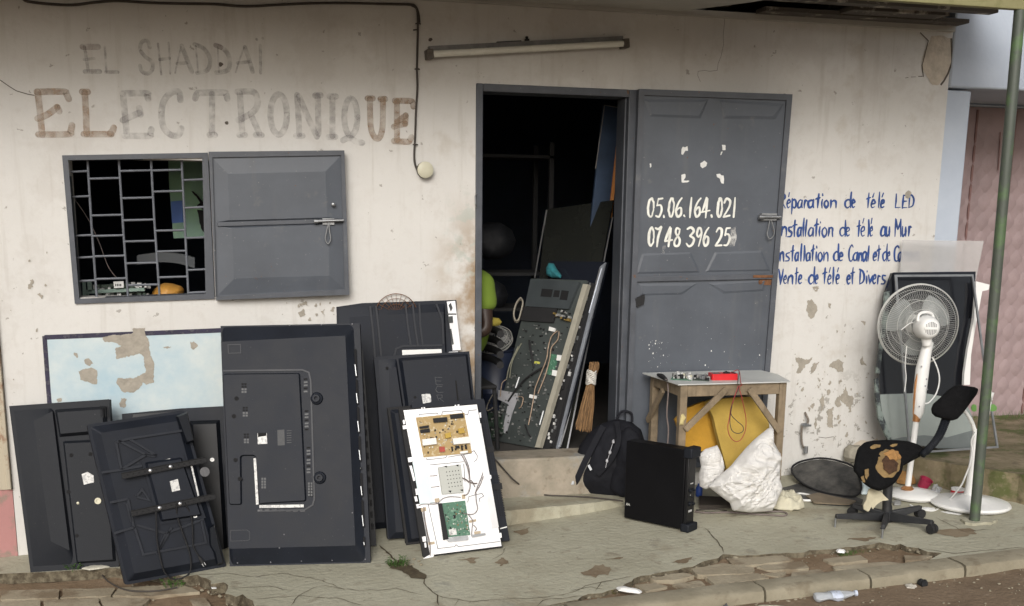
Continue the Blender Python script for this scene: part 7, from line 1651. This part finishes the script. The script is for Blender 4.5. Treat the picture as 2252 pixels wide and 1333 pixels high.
mb = MB(); P = [Wl(*q, -.03) for q in R4((1095, 545), (1068, 600), (1072, 680), (1058, 760), (1025, 850))]+[Wl(*R4((985, 930))[0], -.06)]+[F(*q, .005)-c for q in R4((880, 1045), (800, 1090), (700, 1075), (640, 1050))]; mb.tube(smooth(P, 5), .0045, 8); mb.build('cord', M_WHITE, fan2, smooth=60)

# --- worn office chair
hub = F(*R4((472, 1160))[0]); hz = hub.z
chr_ = thing('office_chair', 'broken black office chair with torn foam seat and missing castors', 'chair', T(hub.x, hub.y, hub.z))
ends = [F(*R4(q)[0])-hub for q in ((115, 1205), (443, 1283), (790, 1250), (705, 1140), (235, 1125))]
top_z = W(*R4((470, 1100))[0], hub.y).z-hz
M_CHB = mat('scuffed_black_nylon', (.020, .021, .023), .5, 0, .3, 14, .1, 80)
mb = MB(); mb.lathe([(0, top_z-.065), (.03, top_z-.065), (.036, top_z-.05), (.036, top_z), (.028, top_z+.008), (0, top_z+.008)], 24, caps=False); mb.build('hub', M_CHB, chr_, smooth=40)
for i, e in enumerate(ends):
    mb = MB(); E = Vector((e.x, e.y, e.z+.06)); A = Vector((0, 0, top_z-.022)); d = (E-A); dn = d.normalized()
    for P0, P1, w0, w1 in ((A+dn*.025, E, .018, .013),): 
        x = dn.cross(Vector((0, 0, 1))).normalized(); z = x.cross(dn); vs = []
        for P, w_, h_ in ((P0, w0, .024), (P1, w1, .012)): vs += [P-x*w_-z*h_, P+x*w_-z*h_, P+x*w_*.7+z*h_, P-x*w_*.7+z*h_]
        mb.add(vs, [(0, 1, 2, 3), (7, 6, 5, 4), (0, 4, 5, 1), (1, 5, 6, 2), (2, 6, 7, 3), (3, 7, 4, 0)])
    lgm = mb.build('leg', M_CHB, chr_, bevel=.004, smooth=40)
    if i in (0, 1): mb = MB(); mb.tube([E+Vector((0, 0, -.01)), E+Vector((0, 0, -.06))], .0055, 8); mb.build('pin', M_STEEL, lgm, smooth=50)
    else:
        mb = MB(); 
        for s in (-1, 1): mb.lathe([(.0, -.010), (.022, -.010), (.026, -.004), (.026, .004), (.022, .010), (0, .010)], 24, 0, axisM(Vector((E.x, E.y, e.z+.026))+x*.014*s, x), caps=False)
        mb.tube([E+Vector((0, 0, .006)), Vector((E.x, E.y, e.z+.03))], .008, 8); mb.build('castor', M_BLKM, lgm, smooth=40)
st0 = W(*R4((483, 925))[0], hub.y)-hub
mb = MB(); mb.tube([(0, 0, top_z), (0, 0, top_z+.03), (st0.x*.4, 0, st0.z*.5), (st0.x, 0, st0.z+.05)], [.026, .026, .024, .026], 18); mb.build('column', M_CHB, chr_, smooth=50)
sc = W(*R4((480, 780))[0], hub.y-.02)
fse = Frame(sc, (1, .05, -.04), (-.02, .72, .72))
M_FAB = mat('black_wool_fabric', (.0075, .0075, .008), .97, 0, .3, 40, .4, 220, spec=.1)
fl = fse.M; rel = T(-hub.x, -hub.y, -hub.z) @ fl
mb = MB(); seat_px = R4((248, 775), (262, 700), (278, 650), (315, 618), (370, 607), (450, 604), (540, 606), (620, 612), (690, 635), (735, 672), (742, 692), (700, 715), (640, 748), (585, 775), (575, 830), (540, 890), (490, 925), (430, 948), (375, 932), (320, 895), (280, 840), (250, 805))
mb.puff(fse.px(seat_px), .045, 18, 0, .006, 9, 3, back=.9, power=.35, n=90); mb.build('seat', M_FAB, chr_, M=rel, smooth=60, merge=True)
M_FOAM = mat('aged_tan_foam', (.22, .145, .06), .95, 0, .25, 16, .5, 70); M_FOAMD = mat('rotten_brown_foam', (.06, .028, .012), .95, 0, .4, 16, .8, 50)
hz_ = .052
mb = MB()
n0 = len(mb.v); mb.puff(rough(fse.px(R4((412, 720), (430, 672), (470, 650), (530, 650), (575, 680), (585, 740), (572, 800), (525, 848), (470, 850), (425, 815), (405, 770)), hz_), .004, 60, 1, 30), .012, 8, 0, .006, 30, 2, back=.1, z0=.038)
tf = mb.build('torn_foam', M_FOAM, chr_, M=rel, smooth=60, merge=True)
mb = MB(); mb.puff(rough(fse.px(R4((445, 740), (470, 700), (520, 720), (560, 760), (550, 810), (500, 835), (455, 800)), hz_), .005, 60, 2, 30), .010, 8, 0, .010, 34, 5, back=.1, z0=.050); mb.puff(rough(fse.px(R4((455, 690), (500, 665), (560, 685), (578, 720), (540, 745), (490, 730)), hz_), .006, 50, 7, 30), .022, 8, 1, .012, 34, 8, back=.1, z0=.049)
mb.build('foam_crumb', [M_FOAMD, mat('orange_foam', (.34, .18, .06), .95, 0, .3, 20, .6, 60)], tf, smooth=60, merge=True)
mb = MB()
for l in (R4((362, 640), (390, 622), (438, 625), (435, 642), (385, 658), (365, 652)), R4((502, 630), (520, 620), (558, 620), (552, 634), (510, 642)), R4((330, 800), (355, 790), (355, 840), (340, 870), (325, 850)), R4((300, 850), (318, 840), (330, 890), (312, 888))): mb.puff(rough(fse.px(l, .045), .003, 24, 3, 30), .006, 5, 0, .003, 30, 3, back=.1, z0=.040); mb.build('foam_spot', M_FOAM, chr_, M=rel, smooth=60, merge=True); mb = MB()
fh_ = Frame(W(*R4((400, 1000))[0], hub.y-.06), (1, 0, 0), (0, .2, 1)); rel2 = T(-hub.x, -hub.y, -hub.z) @ fh_.M
mb = MB(); mb.prism(rough(fh_.px(R4((352, 935), (400, 950), (440, 962), (462, 990), (490, 1014), (440, 1022), (405, 1045), (378, 1082), (368, 1062), (345, 1096), (318, 1080), (312, 1050), (335, 1000))), .004, 60, 4, 22), -.004, .004); mb.build('hanging_lining', mat('cream_lining', (.46, .42, .30), .9, 0, .15, 14, .3, 40), chr_, M=rel2, bevel=.001)
fbk = Frame(W(*R4((950, 340))[0], hub.y+.03), (.93, -.33, -.12), (.10, .25, .96)); rel3 = T(-hub.x, -hub.y, -hub.z) @ fbk.M
mb = MB(); mb.puff(fbk.px(R4((788, 378), (800, 345), (850, 300), (905, 245), (955, 214), (1020, 218), (1090, 228), (1114, 242), (1105, 275), (1060, 335), (1010, 405), (965, 452), (930, 462), (870, 448), (815, 432), (792, 408))), .035, 16, 0, .003, 9, 5, back=.7, power=.3, n=80); mb.build('backrest', M_FAB, chr_, M=rel3, smooth=60, merge=True)
mb = MB()
for off in (-.014, .014):
    A = W(*R4((735, 695))[0], hub.y-.01)-hub; B = W(*R4((895, 440))[0], hub.y+.05)-hub; m_ = A.lerp(B, .5)+Vector((.02, 0, -.008)); s_ = Vector((.8, 0, .5))*off
    path = smooth([A+s_, m_+s_, B+s_], 26); mb.tube(path, [.014+.0045*(i % 2) for i in range(len(path))], 12)
mb.build('bellows', M_BLKD, chr_, smooth=20)

# --- black tray / dish mat leaning against the wall foot, hose ring around it
fm = lean((1745, 1078), (1893, 1104), 68)
mb = MB(); P = fm.px(R8((122, 940), (150, 915), (205, 900), (260, 896), (330, 908), (395, 935), (420, 985), (425, 1035), (395, 1062), (330, 1058), (260, 1045), (185, 1015), (135, 975)))
mb.puff(P, .012, 10, 0, .004, 9, 3, back=1, n=70); mt = mb.build('rubber_mat', mat('dusty_black_rubber', (.032, .032, .031), .8, 0, .3, 6, .5, 40, col2=(.11, .105, .095), thr=(.40, .62)), M=fm.M, smooth=60, merge=True); tag(mt, 'dusty oval black rubber mat leaning against the wall foot', 'mat')
mb = MB(); Q = smooth([Vector((*q, .008)) for q in P], 5, True); mb.tube(Q+[Q[0]], .0062, 8, caps=False); mb.build('rim', M_BLKM, mt, smooth=60)
mb = MB(); P = gpoly([(1716, 1078), (1765, 1062), (1830, 1080), (1900, 1102), (1890, 1115), (1815, 1112), (1760, 1098)]); gprism(mb, rough(P, .008, 50, 4, 12), .010, .008); o = mb.build('rubber_sheet', mat('dusty_black_rubber', (.035, .033, .03)), smooth=0); tag(o, 'flat black rubber sheet on the ground under the oval mat', 'mat')
mb = MB(); P = gpoly([(1772, 1096), (1800, 1090), (1880, 1108), (1868, 1116), (1790, 1112)]); gprism(mb, rough(P, .006, 40, 8, 16), .018, .006); o = mb.build('cardboard_scrap', mat('dirty_cardboard', (.20, .16, .11), .9, 0, .2, 10), smooth=0); tag(o, 'flattened dirty cardboard in front of the rubber mat', 'cardboard')
# loose stone at the broken wall corner
mb = MB(); c = W(*R4((248, 690))[0], -.05); mb.lathe([(0, -.055), (.05, -.05), (.062, -.02), (.058, .025), (.035, .05), (0, .052)], 10, 0, T(c), caps=False)
for v in mb.v: q = noise.noise_vector(v*14); v += q*.014
o = mb.build('stone', mat('grey_stone', (.27, .25, .20), .95, 0, .3, 16, .5, 60), smooth=30, merge=True); tag(o, 'rough grey stone at the foot of the broken wall corner', 'stone')
# --- small rubbish
def cup(name, label, px, r0, r1, h, m, tilt=0, az=0, band=None, cat='pot'):
    c = F(*px); M = T(c.x, c.y, c.z+.002+(r1*sin(radians(tilt)) if tilt else 0)) @ Matrix.Rotation(radians(az), 4, 'Z') @ Matrix.Rotation(radians(tilt), 4, 'X')
    mb = MB(); mb.lathe([(0, 0), (r0, 0), (r1, h), (r1+.002, h), (r1-.002, h+.001), (r0-.002, .004), (0, .004)], 24, 0, None, caps=False)
    if band: mb.lathe([(r0+(r1-r0)*.25+.0008, h*.25), (r0+(r1-r0)*.75+.0008, h*.75)], 24, 1, None, caps=False)
    o = mb.build(name, [m]+([band] if band else []), M=M, smooth=40); tag(o, label, cat); return o
cup('plastic_pot', 'dark pink plastic pot lying behind the pedestal fan base', R4((722, 945))[0], .030, .038, .055, mat('dark_pink_plastic', (.28, .02, .055), .4, 0, .15, 10), 25, 30)
cup('tin_can', 'small white and red tin standing behind the second fan base', R4((968, 988))[0], .036, .036, .045, M_WHITE, 0, 0, M_RED, 'tin')
def scrap(name, label, px, m, amp=.006, h=.012, cat='rubbish', dz=.001, seed=1, n=30, wr=.006, road=False):
    P = [(q.x, q.y) for q in (Z(*p, rz(2.9, -1.7)) for p in px)] if road else gpoly(px)
    cx, cy = sum(p[0] for p in P)/len(P), sum(p[1] for p in P)/len(P); z = rz(cx, cy) if road else G(cx, cy)
    mb = MB(); mb.puff(rough([(x-cx, y-cy) for x, y in P], amp, n*2, seed, 25), h, 9, 0, wr, 40, seed, back=0, n=n*2); o = mb.build(name, m, M=T(cx, cy, z+dz), smooth=50, merge=True); tag(o, label, cat); return o
M_CLR = seethrough(mat('clear_plastic_film', (.62, .64, .68), .15, 0, .1, 20), .45)
scrap('plastic_bag', 'crumpled clear plastic bag beside the pink pot', R4((780, 975), (790, 935), (830, 930), (862, 940), (850, 970), (820, 985)), M_CLR, .008, .03, 'bag', wr=.014, seed=3)
scrap('plastic_bag', 'pale blue plastic bag between rubber mat and office chair', R4((268, 960), (290, 925), (345, 905), (362, 940), (345, 985), (300, 985)), mat('pale_blue_film', (.40, .50, .72), .3, 0, .1, 10), .008, .05, 'bag', wr=.02, seed=4)
scrap('foam_scrap', 'torn orange foam lump behind the pole of the standing fan', R4((545, 905), (560, 850), (600, 830), (640, 880), (680, 875), (675, 910), (610, 920)), mat('orange_foam', (.34, .18, .06)), .008, .06, 'foam', wr=.02, seed=5)
scrap('paper_scrap', 'white paper flattened under the rim of the second fan base', R4((855, 1098), (900, 1092), (1005, 1112), (990, 1124), (900, 1112)), M_WHITE, .004, .004, 'paper', wr=.002)
scrap('plastic_disc', 'small grey plastic disc in front of the standing fan base', R4((512, 1035), (545, 1022), (580, 1035), (572, 1055), (525, 1058)), mat('component_grey', (.3, .3, .3)), .002, .018, 'lid', wr=.002)
scrap('paper_scrap', 'thin white strip beside the standing fan base', R4((640, 1078), (720, 1070), (818, 1066), (812, 1084), (720, 1088)), M_WHITE, .004, .006, 'paper', wr=.003, seed=8)
scrap('plastic_dish', 'flat cream plastic dish at the foot of the far left television', L6((358, 248), (390, 236), (440, 228), (478, 225), (482, 235), (440, 246), (390, 254)), mat('cream_dish', (.50, .48, .40), .5, 0, .1, 10), .001, .012, 'dish', wr=.001, dz=.004)
scrap('foam_tray', 'white curved foam tray on the broken slab edge', G7((498, 478), (520, 474), (570, 486), (612, 494), (600, 502), (545, 497), (508, 490)), M_WHITE, .002, .018, 'tray', wr=.002, seed=2)
scrap('paper_scrap', 'tiny white card at the broken slab corner under the leaning televisions', L6((925, 322), (948, 321), (950, 328), (928, 330)), M_WHITE, .001, .003, 'paper', wr=0, dz=.0)
scrap('eggshell', 'small white shell on the mossy edge before the chair', G7((1443, 318), (1460, 314), (1485, 320), (1480, 328), (1450, 326)), M_WHITE, .002, .016, 'shell', wr=.002)
scrap('wood_strip', 'pale curved peel lying in the gutter below the kerb', G7((1095, 538), (1110, 530), (1180, 532), (1250, 538), (1248, 546), (1170, 540), (1105, 544)), mat('pale_peel', (.55, .50, .40), .7, 0, .12, 12), .002, .012, 'peel', wr=.002, road=True)
scrap('black_rag', 'small black rubbish in the gutter right of the bottle', G7((1790, 470), (1808, 462), (1835, 466), (1838, 478), (1808, 484)), M_BLKM, .006, .025, 'rubbish', wr=.012, road=True)
scrap('paper_scrap', 'small pale litter beside the black rubbish in the gutter', G7((1738, 476), (1765, 472), (1790, 482), (1780, 490), (1748, 488)), mat('pale_litter', (.45, .42, .36), .8), .004, .010, 'litter', wr=.006, road=True, seed=6)
scrap('black_rag', 'dark twisted litter at the bottom edge left of the peel', G7((945, 545), (975, 520), (985, 545), (975, 556)), mat('grey_litter', (.12, .12, .13), .6), .006, .02, 'litter', wr=.01, road=True, seed=9)
# crushed bottle in the gutter
a, b = Z(1790, 1324, rz(2.6, -1.75)), Z(1884, 1314, rz(2.9, -1.72)); L_ = (b-a).length
Mb = axisM(Vector((a.x, a.y, rz(a.x, a.y)+.019)), (b-a))
bt = thing('plastic_bottle', 'crushed clear plastic bottle lying in the road gutter', 'bottle', Mb)
mb = MB(); mb.lathe([(0, 0), (.026, .002), (.032, .012), (.030, L_*.3), (.033, L_*.5), (.030, L_*.66), (.018, L_*.84), (.012, L_*.9), (.012, L_*.95)], 24, caps=False)
for v in mb.v: q = noise.noise(Vector((v.x*50, v.y*50, v.z*22))); v.x *= 1.1+.4*q; v.y *= .55+.3*q
mb.build('bottle_body', seethrough(mat('clear_bottle', (.62, .66, .70), .1, 0, .1, 30), .5), bt, smooth=60)
mb = MB(); mb.lathe([(0, L_*.94), (.014, L_*.94), (.014, L_), (0, L_)], 16, caps=False); mb.build('bottle_cap', mat('white_blue_cap', (.5, .55, .65), .4), bt, smooth=40)
mb = MB(); mb.lathe([(.0335, L_*.38), (.0345, L_*.5), (.0325, L_*.62)], 24, caps=False)
for v in mb.v: q = noise.noise(Vector((v.x*50, v.y*50, v.z*22))); v.x *= 1.1+.4*q; v.y *= .55+.3*q
mb.build('bottle_label', seethrough(mat('pale_bottle_label', (.6, .66, .78), .4, 0, .2, 40), .8), bt, smooth=60)
# --- weeds and grass
def weed(name, label, px, n, h, spread, seed, m=None, dz=0):
    c = F(*px, dz); rd = random.Random(seed); mb = MB()
    for k in range(n):
        a = rd.random()*2*pi; r = spread*sqrt(rd.random()); x, y = c.x+r*cos(a), c.y+r*sin(a)*.6; z = c.z
        hh = h*rd.uniform(.4, 1); tx, ty = x+hh*.5*cos(a), y+hh*.4*sin(a); mb.tube([(x, y, z-.01), ((x+tx)/2, (y+ty)/2, z+hh*.7), (tx, ty, z+hh)], [.0012, .001, .0006], 4)
        for j in range(rd.randint(3, 6)):
            t_ = rd.uniform(.35, 1); p = Vector((x+(tx-x)*t_, y+(ty-y)*t_, z+hh*t_)); b_ = rd.random()*6.3; d = Vector((cos(b_), sin(b_), rd.uniform(-.2, .5))).normalized(); s_ = d.cross(Vector((0, 0, 1))).normalized(); l_ = rd.uniform(.009, .018); w_ = l_*.32
            mb.add([p, p+d*l_*.5+s_*w_, p+d*l_, p+d*l_*.5-s_*w_], [(0, 1, 2, 3)])
    o = mb.build(name, m or M_LEAF, smooth=0); tag(o, label, 'plant'); return o
weed('weed_plant', 'small green weed growing in the hole of the slab', (876, 1246), 26, .055, .045, 1)
weed('weed_plant', 'green weed sprouting under the television with mount rails', (380, 1290), 18, .045, .05, 2, dz=-.04)
weed('weed_plant', 'tiny weed at the foot of the far left television', (163, 1252), 9, .04, .03, 3)
weed('weed_plant', 'sparse weed beside the foam tray on the slab edge', G7((485, 502))[0], 8, .03, .05, 5, mat('dry_weed', (.13, .12, .03), .7, 0, .3, 30), dz=-.03)
rd = random.Random(21); mb = MB()
def blades(n, fx, h):
    for k in range(n):
        x, y, z = fx(); a = rd.random()*6.3; hh = h*rd.uniform(.4, 1.2); l = .3*hh; w_ = .0016
        mb.add([(x-w_, y, z-.004), (x+w_, y, z-.004), (x+l*cos(a), y+l*sin(a), z+hh)], [(0, 1, 2)])
P0, P1 = F(1845, 1208), F(1912, 1200)
blades(500, lambda: (lambda t, s: (P0.x+(P1.x-P0.x)*t+rd.gauss(0, .01), P0.y+(P1.y-P0.y)*t+rd.uniform(-.035, .012), G(P0.x, P0.y)-.035))(rd.random(), 0), .028)
P2, P3 = F(1600, 1222), F(1850, 1208)
blades(260, lambda: (lambda t: (P2.x+(P3.x-P2.x)*t, P2.y+(P3.y-P2.y)*t-rd.uniform(0, .025), G(P2.x, P2.y)-.045))(rd.random()), .02)
blades(900, lambda: (4.5+rd.random()*4.0, .77-abs(rd.gauss(0, .07)), .165), .05)
blades(500, lambda: (4.4+rd.random()*2.5, rd.uniform(-.3, .75), .165), .016)
o = mb.build('grass', mat('moss_green_grass', (.06, .105, .022), .8, 0, .35, 10), smooth=0); tag(o, 'short green moss and grass along the slab edge and gate foot', 'grass'); o['kind'] = 'stuff'
